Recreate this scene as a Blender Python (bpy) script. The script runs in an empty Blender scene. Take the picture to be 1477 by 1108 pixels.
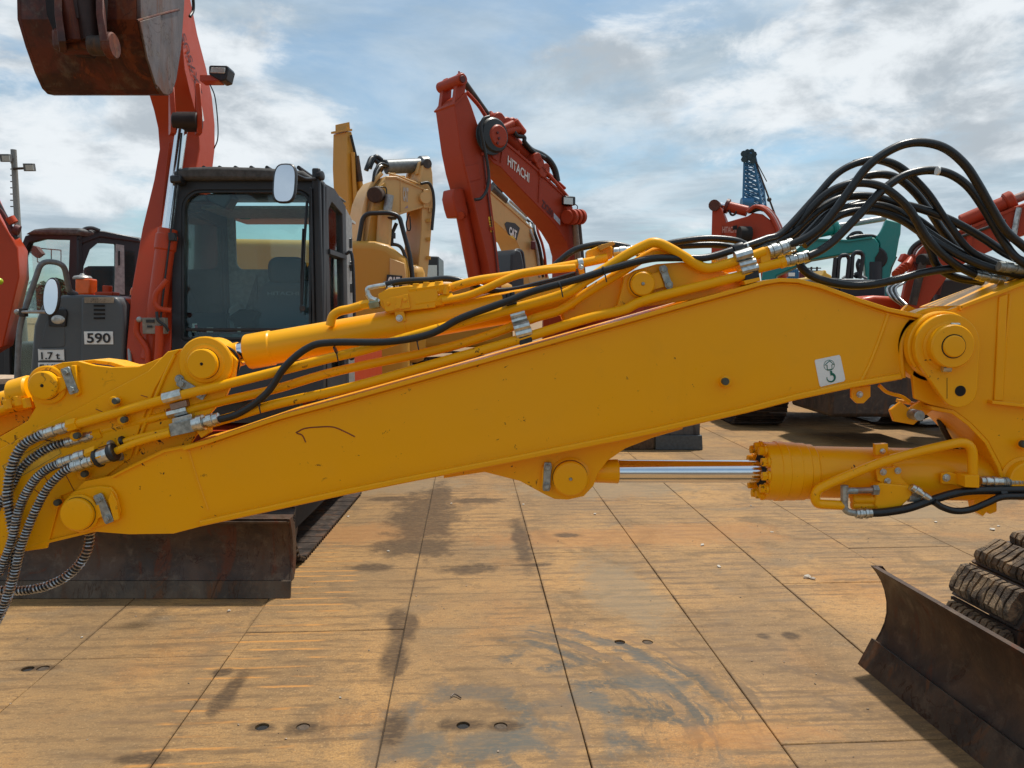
import bpy, bmesh, math, random
from mathutils import Vector as V, Matrix, Quaternion
random.seed(11)
SC = bpy.context.scene
COL = SC.collection
PI = math.pi
R = math.radians

# ------------------------------------------------------------------ camera
F = 1108.0; CH = 1.6; TH = math.atan((554 - 456) / F)
cd = bpy.data.cameras.new('camera'); cam = bpy.data.objects.new('camera', cd); COL.objects.link(cam)
cam.location = (0, 0, CH); cam.rotation_euler = (PI / 2 - TH, 0, 0)
cd.sensor_width = 36; cd.lens = F / 1477 * 36; cd.clip_start = 0.05; cd.clip_end = 3000
SC.camera = cam

# ------------------------------------------------------------------ light
SUN_DIR = V((0.27, 0.30, 1.0)).normalized()          # towards the sun
sl = bpy.data.lights.new('sun', 'SUN'); so = bpy.data.objects.new('sun', sl); COL.objects.link(so)
so.rotation_euler = (-SUN_DIR).to_track_quat('-Z', 'Y').to_euler()
so.location = (0, 0, 30)
sl.energy = 3.9; sl.angle = R(2.6); sl.color = (1.0, 0.95, 0.86)

def world():
    w = bpy.data.worlds.new('World'); SC.world = w; w.use_nodes = True
    nt = w.node_tree; nt.nodes.clear(); N = nt.nodes.new; L = nt.links.new
    out = N('ShaderNodeOutputWorld')
    sky = N('ShaderNodeTexSky'); sky.sky_type = 'NISHITA'; sky.sun_disc = False
    sky.sun_elevation = math.asin(SUN_DIR.z); sky.sun_rotation = math.atan2(SUN_DIR.x, SUN_DIR.y)
    sky.air_density = 1.0; sky.dust_density = 1.2
    b1 = N('ShaderNodeBackground'); b1.inputs[1].default_value = 0.125; tint = N('ShaderNodeMix'); tint.data_type = 'RGBA'; tint.blend_type = 'MULTIPLY'; tint.inputs[0].default_value = 1; L(sky.outputs[0], tint.inputs[6]); tint.inputs[7].default_value = (.80, .95, .93, 1); L(tint.outputs[2], b1.inputs[0])
    tc = N('ShaderNodeTexCoord'); sep = N('ShaderNodeSeparateXYZ'); L(tc.outputs['Generated'], sep.inputs[0])
    def m(op, a, b=None, c=None):
        n = N('ShaderNodeMath'); n.operation = op
        for i, x in enumerate((a, b, c)):
            if x is None: continue
            if isinstance(x, (int, float)): n.inputs[i].default_value = x
            else: L(x, n.inputs[i])
        return n.outputs[0]
    zc = m('MAXIMUM', m('ADD', sep.outputs[2], 0.10), 0.03)
    cx = m('DIVIDE', sep.outputs[0], zc); cy = m('DIVIDE', sep.outputs[1], zc)
    cmb = N('ShaderNodeCombineXYZ'); L(cx, cmb.inputs[0]); L(cy, cmb.inputs[1])
    def noise(vec, sc, det, rough, dist=0, off=(0, 0, 0), scl=(1, 1, 1)):
        mp = N('ShaderNodeMapping'); L(vec, mp.inputs[0]); mp.inputs[1].default_value = off; mp.inputs[3].default_value = scl
        n = N('ShaderNodeTexNoise'); L(mp.outputs[0], n.inputs[0])
        n.inputs['Scale'].default_value = sc; n.inputs['Detail'].default_value = det
        n.inputs['Roughness'].default_value = rough; n.inputs['Distortion'].default_value = dist
        return n.outputs[0]
    def rng(x, a, b, c=0.0, d=1.0, smooth=True):
        n = N('ShaderNodeMapRange'); n.interpolation_type = 'SMOOTHSTEP' if smooth else 'LINEAR'
        L(x, n.inputs[0]); n.inputs[1].default_value = a; n.inputs[2].default_value = b
        n.inputs[3].default_value = c; n.inputs[4].default_value = d
        return n.outputs[0]
    # a high layer of streaky cloud, and lumpy cumulus that stands up in direction space
    hi = noise(cmb.outputs[0], 0.62, 9, 0.58, 0.5, (1.3, 4.1, 0), (0.9, 1.1, 1))
    cover = rng(hi, 0.30, 0.54)
    wob = noise(tc.outputs['Generated'], 5.5, 9, 0.62, 0.3, (3.3, 0.0, 1.7), (1, 1, 2.2))
    def puff(px, py, sx, sz, amp):
        a = (px - 738.5) / F; b = (554 - py) / F
        d = V((a, math.cos(TH) + b * math.sin(TH), -math.sin(TH) + b * math.cos(TH))).normalized()
        s = N('ShaderNodeVectorMath'); s.operation = 'SUBTRACT'; L(tc.outputs['Generated'], s.inputs[0]); s.inputs[1].default_value = d
        k = N('ShaderNodeVectorMath'); k.operation = 'MULTIPLY'; L(s.outputs[0], k.inputs[0]); k.inputs[1].default_value = (1 / sx, 1 / sx, 1 / sz)
        l = N('ShaderNodeVectorMath'); l.operation = 'LENGTH'; L(k.outputs[0], l.inputs[0])
        return m('MULTIPLY', rng(l.outputs['Value'], 1.0, 0.0), amp)
    pf = None
    for a in ((300, 190, .26, .10, .42), (90, 170, .22, .10, .30), (560, 250, .14, .05, .30), (1000, 330, .10, .035, .34),
              (40, 90, .2, .08, .2), (640, 375, .10, .03, .30), (1250, 110, .40, .16, .30), (900, 70, .22, .08, .24), (180, 40, .3, .10, .30), (1450, 200, .2, .06, .26), (180, 290, .18, .05, .24),
              (-300, 250, .3, .08, .3), (1900, 250, .3, .08, .3), (1400, 210, .14, .05, .2)):
        p = puff(*a); pf = p if pf is None else m('MAXIMUM', pf, p)
    cum = rng(m('ADD', wob, pf), 0.60, 0.78)
    gaps = rng(noise(tc.outputs['Generated'], 2.6, 6, 0.6, 0.6, (7.0, 2.0, 0.4), (1, 1, 2.6)), 0.43, 0.60)
    thick = m('MULTIPLY', cover, m('MULTIPLY_ADD', gaps, 0.26, 0.72))
    # colours of the two layers
    shade = rng(noise(cmb.outputs[0], 1.5, 8, 0.62, 0.4, (9, 2, 0)), 0.34, 0.66)
    c1 = N('ShaderNodeMix'); c1.data_type = 'RGBA'; L(shade, c1.inputs[0])
    c1.inputs[6].default_value = (0.38, 0.465, 0.535, 1); c1.inputs[7].default_value = (0.61, 0.69, 0.75, 1)
    shade2 = rng(noise(tc.outputs['Generated'], 7.0, 7, 0.6, 0.2, (1.0, 5.0, 2.04), (1, 1, 1.8)), 0.38, 0.60)
    c2 = N('ShaderNodeMix'); c2.data_type = 'RGBA'; L(shade2, c2.inputs[0])
    c2.inputs[6].default_value = (0.42, 0.47, 0.515, 1); c2.inputs[7].default_value = (0.79, 0.83, 0.86, 1)
    bA = N('ShaderNodeBackground'); L(c1.outputs[2], bA.inputs[0]); bA.inputs[1].default_value = 1.0
    bB = N('ShaderNodeBackground'); L(c2.outputs[2], bB.inputs[0]); bB.inputs[1].default_value = 1.0
    m1 = N('ShaderNodeMixShader'); L(thick, m1.inputs[0]); L(b1.outputs[0], m1.inputs[1]); L(bA.outputs[0], m1.inputs[2])
    m2 = N('ShaderNodeMixShader'); L(m('MULTIPLY', cum, 0.92), m2.inputs[0]); L(m1.outputs[0], m2.inputs[1]); L(bB.outputs[0], m2.inputs[2])
    L(m2.outputs[0], out.inputs[0])
world()
SC.view_settings.view_transform = 'Standard'; SC.view_settings.look = 'None'
SC.view_settings.exposure = 0.15; SC.view_settings.gamma = 1.0; SC.view_settings.use_curve_mapping = False

# ------------------------------------------------------------------ pixel rays of the photograph -> places in the yard
def ray(px, py):
    a = (px - 738.5) / F; b = (554 - py) / F
    return V((a, math.cos(TH) + b * math.sin(TH), -math.sin(TH) + b * math.cos(TH)))
def G(px, py, z=0.0):
    r = ray(px, py); t = (z - CH) / r.z
    return V((r.x * t, r.y * t, z))
def P(px, py, Y):
    r = ray(px, py); t = Y / r.y
    return V((r.x * t, Y, CH + r.z * t))
class Plane:                                   # a vertical plane through (x at px, Y), turned by deg about z
    def __init__(s, px, Y, deg):
        q = P(px, 456, Y); s.q = q; s.c = V((math.cos(R(deg)), math.sin(R(deg)), 0)); s.w = V((-math.sin(R(deg)), math.cos(R(deg)), 0))
    def __call__(s, px, py, off=0.0):
        r = ray(px, py); q = s.q + s.w * off
        t = (q.x * s.c.y - q.y * s.c.x) / (r.x * s.c.y - r.y * s.c.x)
        return V((r.x * t, r.y * t, CH + r.z * t))

# ------------------------------------------------------------------ materials
def newmat(name):
    m = bpy.data.materials.new(name); m.use_nodes = True; nt = m.node_tree
    return m, nt, nt.nodes['Principled BSDF'], nt.nodes.new, nt.links.new
class NB:                                      # small node helper
    def __init__(s, nt):
        s.nt = nt; s.N = nt.nodes.new; s.L = nt.links.new
        s.pos = s.N('ShaderNodeNewGeometry').outputs['Position']
    def noise(s, sc, det=5, rough=.55, dist=0, scl=(1, 1, 1), off=(0, 0, 0), vec=None, rot=(0, 0, 0)):
        mp = s.N('ShaderNodeMapping'); s.L(vec or s.pos, mp.inputs[0]); mp.inputs[3].default_value = scl; mp.inputs[1].default_value = off; mp.inputs[2].default_value = rot
        n = s.N('ShaderNodeTexNoise'); s.L(mp.outputs[0], n.inputs[0]); n.inputs['Scale'].default_value = sc
        n.inputs['Detail'].default_value = det; n.inputs['Roughness'].default_value = rough; n.inputs['Distortion'].default_value = dist
        return n.outputs[0]
    def rng(s, x, a, b, c=0., d=1., smooth=True):
        n = s.N('ShaderNodeMapRange'); n.interpolation_type = 'SMOOTHSTEP' if smooth else 'LINEAR'
        s.L(x, n.inputs[0])
        for i, v in zip((1, 2, 3, 4), (a, b, c, d)): n.inputs[i].default_value = v
        return n.outputs[0]
    def m(s, op, a, b=None, c=None):
        n = s.N('ShaderNodeMath'); n.operation = op
        for i, x in enumerate((a, b, c)):
            if x is None: continue
            if isinstance(x, (int, float)): n.inputs[i].default_value = x
            else: s.L(x, n.inputs[i])
        return n.outputs[0]
    def mix(s, f, a, b, mode='MIX'):
        n = s.N('ShaderNodeMix'); n.data_type = 'RGBA'; n.blend_type = mode
        for i, x in ((0, f), (6, a), (7, b)):
            if isinstance(x, (int, float)): n.inputs[i].default_value = x
            elif isinstance(x, (tuple, list)): n.inputs[i].default_value = (*x[:3], 1)
            else: s.L(x, n.inputs[i])
        return n.outputs[2]
    def bump(s, h, st, dist, prev=None):
        n = s.N('ShaderNodeBump'); n.inputs['Strength'].default_value = st; n.inputs['Distance'].default_value = dist
        s.L(h, n.inputs['Height'])
        if prev: s.L(prev, n.inputs['Normal'])
        return n.outputs[0]

def paint(name, col, rough=.38, dust=.25, chips=.0, dustcol=(.30, .22, .14), coat=.25, fade=.12, spec=.5):
    m, nt, b, N, L = newmat(name); k = NB(nt)
    big = k.noise(1.3, 4, .55); med = k.noise(9, 6, .6, .3); fine = k.noise(90, 4, .6)
    c = k.mix(k.m('MULTIPLY', k.rng(big, .35, .7), fade), col, tuple(min(1, x * .8 + .06) for x in col))
    c = k.mix(k.m('MULTIPLY', k.rng(med, .50, .78), dust), c, dustcol)
    geo = N('ShaderNodeNewGeometry'); sx = N('ShaderNodeSeparateXYZ'); L(geo.outputs['Normal'], sx.inputs[0])
    up = k.m('MULTIPLY', k.rng(sx.outputs[2], .45, 1.0), k.rng(k.noise(22, 6, .65), .35, .75))
    c = k.mix(k.m('MULTIPLY', up, min(1, dust * 1.3)), c, dustcol)           # dust settles on what faces up
    streak = k.rng(k.noise(14, 4, .5, 0, (1, 1, .12)), .60, .80)
    c = k.mix(k.m('MULTIPLY', streak, dust * .55), c, tuple(x * .45 for x in col))
    if chips > 0:
        ch = k.rng(k.noise(34, 6, .72, .6), .735 - chips * .09, .75 - chips * .09, 0, 1)
        ch = k.m('MULTIPLY', ch, k.rng(k.noise(3.5, 3, .5, 0, off=(4, 4, 4)), .45, .6))
        c = k.mix(ch, c, (.045, .018, .012))
    L(c, b.inputs['Base Color'])
    L(k.m('ADD', k.m('MULTIPLY', med, .28), rough - .14), b.inputs['Roughness'])
    b.inputs['Coat Weight'].default_value = coat; b.inputs['Coat Roughness'].default_value = .18
    b.inputs['Specular IOR Level'].default_value = spec
    L(k.bump(fine, .10, .001, k.bump(k.noise(5, 3, .5), .10, .010)), b.inputs['Normal'])
    return m
def simple(name, col, rough=.5, metal=0., var=.2, bump=.1, scale=30, emis=None, spec=.5):
    m, nt, b, N, L = newmat(name); k = NB(nt)
    n = k.noise(scale, 6, .6)
    L(k.mix(k.rng(n, .3, .7), tuple(x * (1 - var) for x in col), tuple(min(1, x * (1 + var)) for x in col)), b.inputs['Base Color'])
    L(k.m('ADD', k.m('MULTIPLY', k.noise(scale * .3, 4), .2), rough - .1), b.inputs['Roughness'])
    b.inputs['Metallic'].default_value = metal; b.inputs['Specular IOR Level'].default_value = spec
    if bump: L(k.bump(n, bump, .002), b.inputs['Normal'])
    return m
def rusty(name, c1, c2, c3, rough=.6, metal=.25, vert=True):
    m, nt, b, N, L = newmat(name); k = NB(nt)
    a = k.noise(3.2, 7, .65, .8); s = k.noise(5, 8, .65, 1.6, (1, 1, .22) if vert else (1, .2, 1)); f = k.noise(70, 5, .7)
    c = k.mix(k.rng(a, .38, .62), c1, c2)
    c = k.mix(k.m('MULTIPLY', k.rng(s, .54, .64), .75), c, c3)
    w = k.m('ABSOLUTE', k.m('SUBTRACT', k.noise(4.2, 5, .55, 2.2, (1, 1, .5), (3, 1, 9)), .5))
    c = k.mix(k.m('MULTIPLY', k.m('MULTIPLY', k.rng(w, .016, .002), k.rng(k.noise(1.6, 4, .6), .45, .55)), .85), c, tuple(x * .30 for x in c3))
    c = k.mix(k.m('MULTIPLY', k.rng(k.noise(12, 8, .72, .3, off=(2, 7, 1)), .50, .70), .45), c, (.17, .125, .085))
    c = k.mix(k.rng(f, .60, .75), c, tuple(x * .45 for x in c1))
    L(c, b.inputs['Base Color']); b.inputs['Metallic'].default_value = metal
    L(k.rng(s, .3, .7, rough - .15, rough + .15), b.inputs['Roughness'])
    L(k.bump(f, .35, .002, k.bump(a, .3, .01)), b.inputs['Normal'])
    return m

YEL = paint('yellow_paint', (.93, .405, .0001), .33, .08, 1.0, (.52, .27, .03), .05, .10, .24)
YEL2 = paint('yellow_paint_worn', (.93, .415, .0002), .38, .07, 1.5, (.46, .28, .04), .04, .03, .22)
ORG = paint('orange_red_paint', (.47, .050, .010), .42, .14, .5, (.24, .11, .045), .08, .05, .3)
RED = paint('faded_red_paint', (.36, .042, .014), .50, .14, .7, (.20, .09, .04), .03, .05, .25)
TAN = paint('weathered_ochre_paint', (.62, .365, .125), .48, .26, .25, (.40, .24, .10), .08, .15)
OCH = paint('ochre_paint', (.52, .25, .020), .46, .16, .2, (.34, .20, .06), .1, .1)
TEAL = paint('teal_paint', (.004, .24, .20), .45, .12, 0, (.2, .25, .2), .2, .15)
BLUE = paint('blue_paint', (.02, .14, .30), .5, .1, 0, (.2, .25, .3), .1, .15)
DGREY = paint('charcoal_paint', (.028, .031, .036), .46, .10, 0, (.13, .125, .12), .08, .05, .35)
GREY = paint('grey_plastic_cover', (.075, .085, .092), .48, .14, 0, (.22, .19, .16), .1, .12)
LGREY = simple('light_grey_metal', (.34, .34, .33), .45, .5)
BLK = simple('black_rubber', (.014, .015, .016), .42, 0, .35, .15, 60)
BLKP = simple('black_plastic', (.018, .018, .020), .38, 0, .25, .05)
HOSE = simple('black_hose_rubber', (.010, .011, .012), .36, 0, .3, .12, 120)
CHR = simple('chrome', (.80, .82, .85), .13, 1, .03, 0)
ZINC = simple('zinc_plated_steel', (.60, .61, .58), .34, 1, .22, .15, 60)
ZINCD = simple('dull_zinc_plate', (.34, .36, .34), .5, .7, .3, .25, 60)
BRASS = simple('brownish_fitting', (.34, .24, .19), .4, .7, .2)
DARK = simple('dark_cavity', (.010, .009, .009), .85, 0, .3)
WHITE = simple('white_sticker', (.78, .80, .78), .45, 0, .03, .02)
PRN = simple('black_print', (.012, .012, .014), .5, 0, .05, 0)
GRNP = simple('green_print', (.0, .12, .075), .5, 0, .05, 0)
REDP = simple('red_print', (.45, .02, .03), .5, 0, .05, 0)
WPRN = simple('white_print', (.72, .70, .66), .55, 0, .15, 0)
YPRN = simple('yellow_print', (.85, .55, .04), .5, 0, .1, 0)
DPRN = simple('dark_red_print', (.10, .012, .010), .55, 0, .2, 0)
TAPE = simple('tan_tape', (.30, .24, .17), .6, 0, .25, .1)
LENS = simple('orange_lens', (.85, .13, .01), .22, 0, .08, 0)
LAMP = simple('lamp_lens', (.52, .53, .50), .18, .35, .15, .1, 90)
SEAT = simple('seat_fabric', (.085, .098, .115), .85, 0, .3, .3, 150)
BEIGE = simple('grey_plastic_trim', (.30, .31, .30), .6, 0, .1)
BLADE = rusty('worn_blade_steel', (.080, .046, .028), (.040, .026, .019), (.11, .030, .010), .55, .3)
EDGE = rusty('cutting_edge_steel', (.100, .070, .048), (.050, .038, .030), (.14, .060, .025), .45, .6)
BUCK = rusty('rusty_bucket_steel', (.120, .024, .010), (.040, .012, .008), (.22, .055, .014), .62, .2)
BUCKS = rusty('worn_bucket_side', (.16, .12, .11), (.11, .085, .08), (.16, .07, .045), .5, .45)
STEEL = rusty('track_steel', (.075, .055, .045), (.045, .036, .032), (.13, .065, .035), .55, .5)
WOOD = simple('dusty_wood', (.45, .33, .23), .8)
SCR = simple('scratch', (.20, .022, .008), .6, 0, .3, 0)

def mud():
    m, nt, b, N, L = newmat('muddy_rubber'); k = NB(nt)
    a = k.noise(11, 8, .68, .8); f = k.noise(80, 6, .7)
    L(k.mix(k.rng(a, .42, .60), (.060, .042, .028), (.27, .185, .105)), b.inputs['Base Color'])
    b.inputs['Roughness'].default_value = .85
    L(k.bump(f, .6, .004, k.bump(a, .9, .03)), b.inputs['Normal'])
    return m
MUD = mud()
def glass(name, tint, mixf=.12):
    m = bpy.data.materials.new(name); m.use_nodes = True; nt = m.node_tree; nt.nodes.clear(); N = nt.nodes.new; L = nt.links.new
    o = N('ShaderNodeOutputMaterial'); t = N('ShaderNodeBsdfTransparent'); t.inputs[0].default_value = (*tint, 1)
    g = N('ShaderNodeBsdfGlossy'); g.inputs['Roughness'].default_value = .03; g.inputs[0].default_value = (.9, .95, .95, 1)
    d = N('ShaderNodeBsdfDiffuse'); d.inputs[0].default_value = (.35, .36, .33, 1)
    fr = N('ShaderNodeFresnel'); fr.inputs[0].default_value = 1.5
    mm = N('ShaderNodeMath'); mm.operation = 'ADD'; L(fr.outputs[0], mm.inputs[0]); mm.inputs[1].default_value = mixf
    x = N('ShaderNodeMixShader'); L(mm.outputs[0], x.inputs[0]); L(t.outputs[0], x.inputs[1]); L(g.outputs[0], x.inputs[2])
    nz = N('ShaderNodeTexNoise'); nz.inputs['Scale'].default_value = 3; nz.inputs['Detail'].default_value = 8
    tcn = N('ShaderNodeNewGeometry'); L(tcn.outputs['Position'], nz.inputs[0])
    mr = N('ShaderNodeMapRange'); L(nz.outputs[0], mr.inputs[0]); mr.inputs[1].default_value = .4; mr.inputs[2].default_value = .8; mr.inputs[3].default_value = .0; mr.inputs[4].default_value = .05
    y = N('ShaderNodeMixShader'); L(mr.outputs[0], y.inputs[0]); L(x.outputs[0], y.inputs[1]); L(d.outputs[0], y.inputs[2])
    L(y.outputs[0], o.inputs[0]); return m
GLASS = glass('tinted_cab_glass', (.86, .96, .94), -.01)
GLASSC = glass('clear_side_glass', (.88, .94, .93), .0)
MIRR = simple('mirror_glass', (.85, .87, .88), .05, 1, .01, 0)

# ------------------------------------------------------------------ builders
ORIG = {}
def thing(name, label, cat, loc, group=None):
    o = bpy.data.objects.new(name, None); COL.objects.link(o); o.location = loc; o.empty_display_size = .2
    o['label'] = label; o['category'] = cat
    if group: o['group'] = group
    ORIG[o] = V(loc); return o
HEXM = {}
def frame_from(axis):
    a = V(axis).normalized(); u = a.orthogonal().normalized(); return u, a.cross(u), a
def crom(pts, sub=6):
    pts = [V(p) for p in pts]
    if len(pts) < 3: return pts
    q = [pts[0] * 2 - pts[1]] + pts + [pts[-1] * 2 - pts[-2]]; out = []
    for i in range(1, len(q) - 2):
        p0, p1, p2, p3 = q[i - 1:i + 3]
        for j in range(sub):
            t = j / sub
            out.append(.5 * ((2 * p1) + (-p0 + p2) * t + (2 * p0 - 5 * p1 + 4 * p2 - p3) * t * t + (-p0 + 3 * p1 - 3 * p2 + p3) * t ** 3))
    out.append(pts[-1]); return out
def frames(path):
    n = len(path); T = [(path[min(i + 1, n - 1)] - path[max(i - 1, 0)]).normalized() for i in range(n)]
    u = T[0].orthogonal().normalized(); out = []
    for i in range(n):
        if i:
            q = T[i - 1].rotation_difference(T[i]); u = q @ u
        u = (u - T[i] * u.dot(T[i])).normalized(); out.append((path[i], u, T[i].cross(u)))
    return out
def roundcorners(pts, r, k=5):
    pts = [V(p) for p in pts]; out = [pts[0]]
    for i in range(1, len(pts) - 1):
        a, b, c = pts[i - 1], pts[i], pts[i + 1]; d1 = (a - b); d2 = (c - b)
        rr = min(r, d1.length * .45, d2.length * .45); s = b + d1.normalized() * rr; e = b + d2.normalized() * rr
        for j in range(k + 1):
            t = j / k; out.append(s * (1 - t) ** 2 + b * 2 * t * (1 - t) + e * t * t)
    out.append(pts[-1]); return out
class MB:
    def __init__(s): s.b = bmesh.new()
    def face(s, vs):
        try: return s.b.faces.new(vs)
        except ValueError: return None
    def prism(s, pts, vec):
        vec = V(vec); a = [s.b.verts.new(V(p)) for p in pts]; c = [s.b.verts.new(V(p) + vec) for p in pts]; n = len(a)
        s.face(a[::-1]); s.face(c)
        for i in range(n): s.face([a[i], a[(i + 1) % n], c[(i + 1) % n], c[i]])
        return s
    def ringprism(s, outer, inner, vec):                       # frame with a hole; same number of points
        vec = V(vec); n = len(outer)
        A = [s.b.verts.new(V(p)) for p in outer]; B = [s.b.verts.new(V(p)) for p in inner]
        C = [s.b.verts.new(V(p) + vec) for p in outer]; D = [s.b.verts.new(V(p) + vec) for p in inner]
        for i in range(n):
            j = (i + 1) % n
            s.face([A[i], B[i], B[j], A[j]]); s.face([C[i], C[j], D[j], D[i]]); s.face([A[i], A[j], C[j], C[i]]); s.face([B[i], D[i], D[j], B[j]])
        return s
    def strip(s, line, th, vec, up=V((0, 0, 1)), ext=0):      # plate that follows a polyline in a vertical plane, thickness th below it
        line = [V(p) for p in line]; vec = V(vec); wn = vec.normalized(); low = []
        for i, p in enumerate(line):
            t = (line[min(i + 1, len(line) - 1)] - line[max(i - 1, 0)]).normalized(); nrm = t.cross(wn)
            if nrm.z * (1 if up.z > 0 else -1) > 0: nrm = -nrm
            low.append(p + nrm.normalized() * th)
        n = len(line); A = [s.b.verts.new(p) for p in line]; B = [s.b.verts.new(p) for p in low]
        C = [s.b.verts.new(p + vec) for p in line]; D = [s.b.verts.new(p + vec) for p in low]
        for i in range(n - 1):
            s.face([A[i], B[i], B[i + 1], A[i + 1]]); s.face([C[i], C[i + 1], D[i + 1], D[i]])
            s.face([A[i], A[i + 1], C[i + 1], C[i]]); s.face([B[i], D[i], D[i + 1], B[i + 1]])
        s.face([A[0], C[0], D[0], B[0]]); s.face([A[-1], B[-1], D[-1], C[-1]])
        return s
    def box(s, c, sz, M=None):
        M = M or Matrix.Identity(3); c = V(c); h = V(sz) / 2
        v = [s.b.verts.new(c + M @ V((x * h.x, y * h.y, z * h.z))) for x in (-1, 1) for y in (-1, 1) for z in (-1, 1)]
        for f in ((0, 1, 3, 2), (4, 6, 7, 5), (0, 4, 5, 1), (2, 3, 7, 6), (0, 2, 6, 4), (1, 5, 7, 3)): s.face([v[i] for i in f])
        return s
    def lathe(s, o, axis, prof, n=28):
        u, w, a = frame_from(axis); o = V(o); rings = []
        for r, h in prof:
            if r < 1e-6: rings.append([s.b.verts.new(o + a * h)])
            else: rings.append([s.b.verts.new(o + a * h + (u * math.cos(2 * PI * i / n) + w * math.sin(2 * PI * i / n)) * r) for i in range(n)])
        for A, B in zip(rings, rings[1:]):
            for i in range(n):
                j = (i + 1) % n
                if len(A) == 1 and len(B) == 1: continue
                if len(A) == 1: s.face([A[0], B[j], B[i]])
                elif len(B) == 1: s.face([A[i], A[j], B[0]])
                else: s.face([A[i], A[j], B[j], B[i]])
        if len(rings[0]) > 1: s.face(rings[0])
        if len(rings[-1]) > 1: s.face(rings[-1][::-1])
        return s
    def cyl(s, p0, p1, r, n=24, ch=0.0, r2=None):
        p0 = V(p0); p1 = V(p1); L = (p1 - p0).length; r2 = r if r2 is None else r2
        pr = [(r - ch, 0), (r, ch), (r2, L - ch), (r2 - ch, L)] if ch else [(r, 0), (r2, L)]
        return s.lathe(p0, p1 - p0, pr, n)
    def tube(s, pts, r, n=10, smooth=True, sub=6, rf=None):
        path = crom(pts, sub) if smooth else [V(p) for p in pts]; prev = None; L = 0; fr = frames(path)
        for i, (p, u, w) in enumerate(fr):
            if i: L += (path[i] - path[i - 1]).length
            rr = rf(L, i / (len(path) - 1)) if rf else r
            ring = [s.b.verts.new(p + (u * math.cos(2 * PI * k / n) + w * math.sin(2 * PI * k / n)) * rr) for k in range(n)]
            if prev:
                for k in range(n): s.face([prev[k], prev[(k + 1) % n], ring[(k + 1) % n], ring[k]])
            else: s.face(ring[::-1])
            prev = ring
        s.face(prev); return s
    def helix(s, pts, R_, pitch, r, n=5):
        path = crom(pts, 14); fr = frames(path); cum = [0]
        for a, b in zip(path, path[1:]): cum.append(cum[-1] + (b - a).length)
        L = cum[-1]; steps = int(L / pitch * 12); out = []; j = 0
        for i in range(steps + 1):
            d = L * i / steps
            while j < len(cum) - 2 and cum[j + 1] < d: j += 1
            t = (d - cum[j]) / max(1e-9, cum[j + 1] - cum[j])
            p = fr[j][0].lerp(fr[j + 1][0], t); u = fr[j][1].lerp(fr[j + 1][1], t); w = fr[j][2].lerp(fr[j + 1][2], t)
            a = 2 * PI * d / pitch; out.append(p + (u * math.cos(a) + w * math.sin(a)) * R_)
        return s.tube(out, r, n, smooth=False)
    def sphere(s, c, r, sc=(1, 1, 1), n=16):
        M = Matrix.Translation(V(c)) @ Matrix.Diagonal((r * sc[0], r * sc[1], r * sc[2], 1))
        bmesh.ops.create_uvsphere(s.b, u_segments=n, v_segments=max(6, n // 2), radius=1, matrix=M); return s
    def build(s, name, mat, parent=None, bevel=0, ang=38, label=None, kind=None, seg=2, origin=None):
        L = ORIG.get(parent, V((0, 0, 0))) if parent else V((0, 0, 0))
        sh = V(origin) if origin is not None and not parent else L
        bmesh.ops.recalc_face_normals(s.b, faces=s.b.faces)
        for v in s.b.verts: v.co -= sh
        me = bpy.data.meshes.new(name); s.b.to_mesh(me); s.b.free(); me.materials.append(mat)
        me.polygons.foreach_set('use_smooth', [True] * len(me.polygons))
        if hasattr(me, 'set_sharp_from_angle'): me.set_sharp_from_angle(angle=R(ang))
        o = bpy.data.objects.new(name, me); COL.objects.link(o)
        if parent: o.parent = parent; ORIG[o] = L
        else: o.location = sh; ORIG[o] = sh
        if bevel:
            m = o.modifiers.new('bevel', 'BEVEL'); m.width = bevel; m.segments = seg; m.limit_method = 'ANGLE'; m.angle_limit = R(42)
        if label: o['label'] = label
        if kind: o['kind'] = kind
        return o
def inst(name, me, M, parent):
    o = bpy.data.objects.new(name, me); COL.objects.link(o); L = ORIG[parent]; o.parent = parent
    o.matrix_local = Matrix.Translation(-L) @ M; ORIG[o] = L; return o
def bolt(p, axis, r, parent, mat=None, name='bolt'):
    mat = mat or ZINC
    if mat.name not in HEXM:
        b = MB(); b.lathe((0, 0, 0), (0, 0, 1), [(1.45, 0), (1.45, .22)], 20); b.lathe((0, 0, .22), (0, 0, 1), [(1.08, 0), (1.12, .12), (1.12, .68), (.95, .84)], 6)
        b.lathe((0, 0, 1.06), (0, 0, 1), [(.5, 0), (.5, .12)], 10)
        me = bpy.data.meshes.new('bolt'); bmesh.ops.recalc_face_normals(b.b, faces=b.b.faces); b.b.to_mesh(me); b.b.free(); me.materials.append(mat); HEXM[mat.name] = me
    u, w, a = frame_from(axis); M = Matrix((u, w, a)).transposed().to_4x4()
    return inst(name, HEXM[mat.name], Matrix.Translation(V(p)) @ M @ Matrix.Rotation(random.uniform(0, 1), 4, 'Z') @ Matrix.Scale(r, 4), parent)
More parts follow.
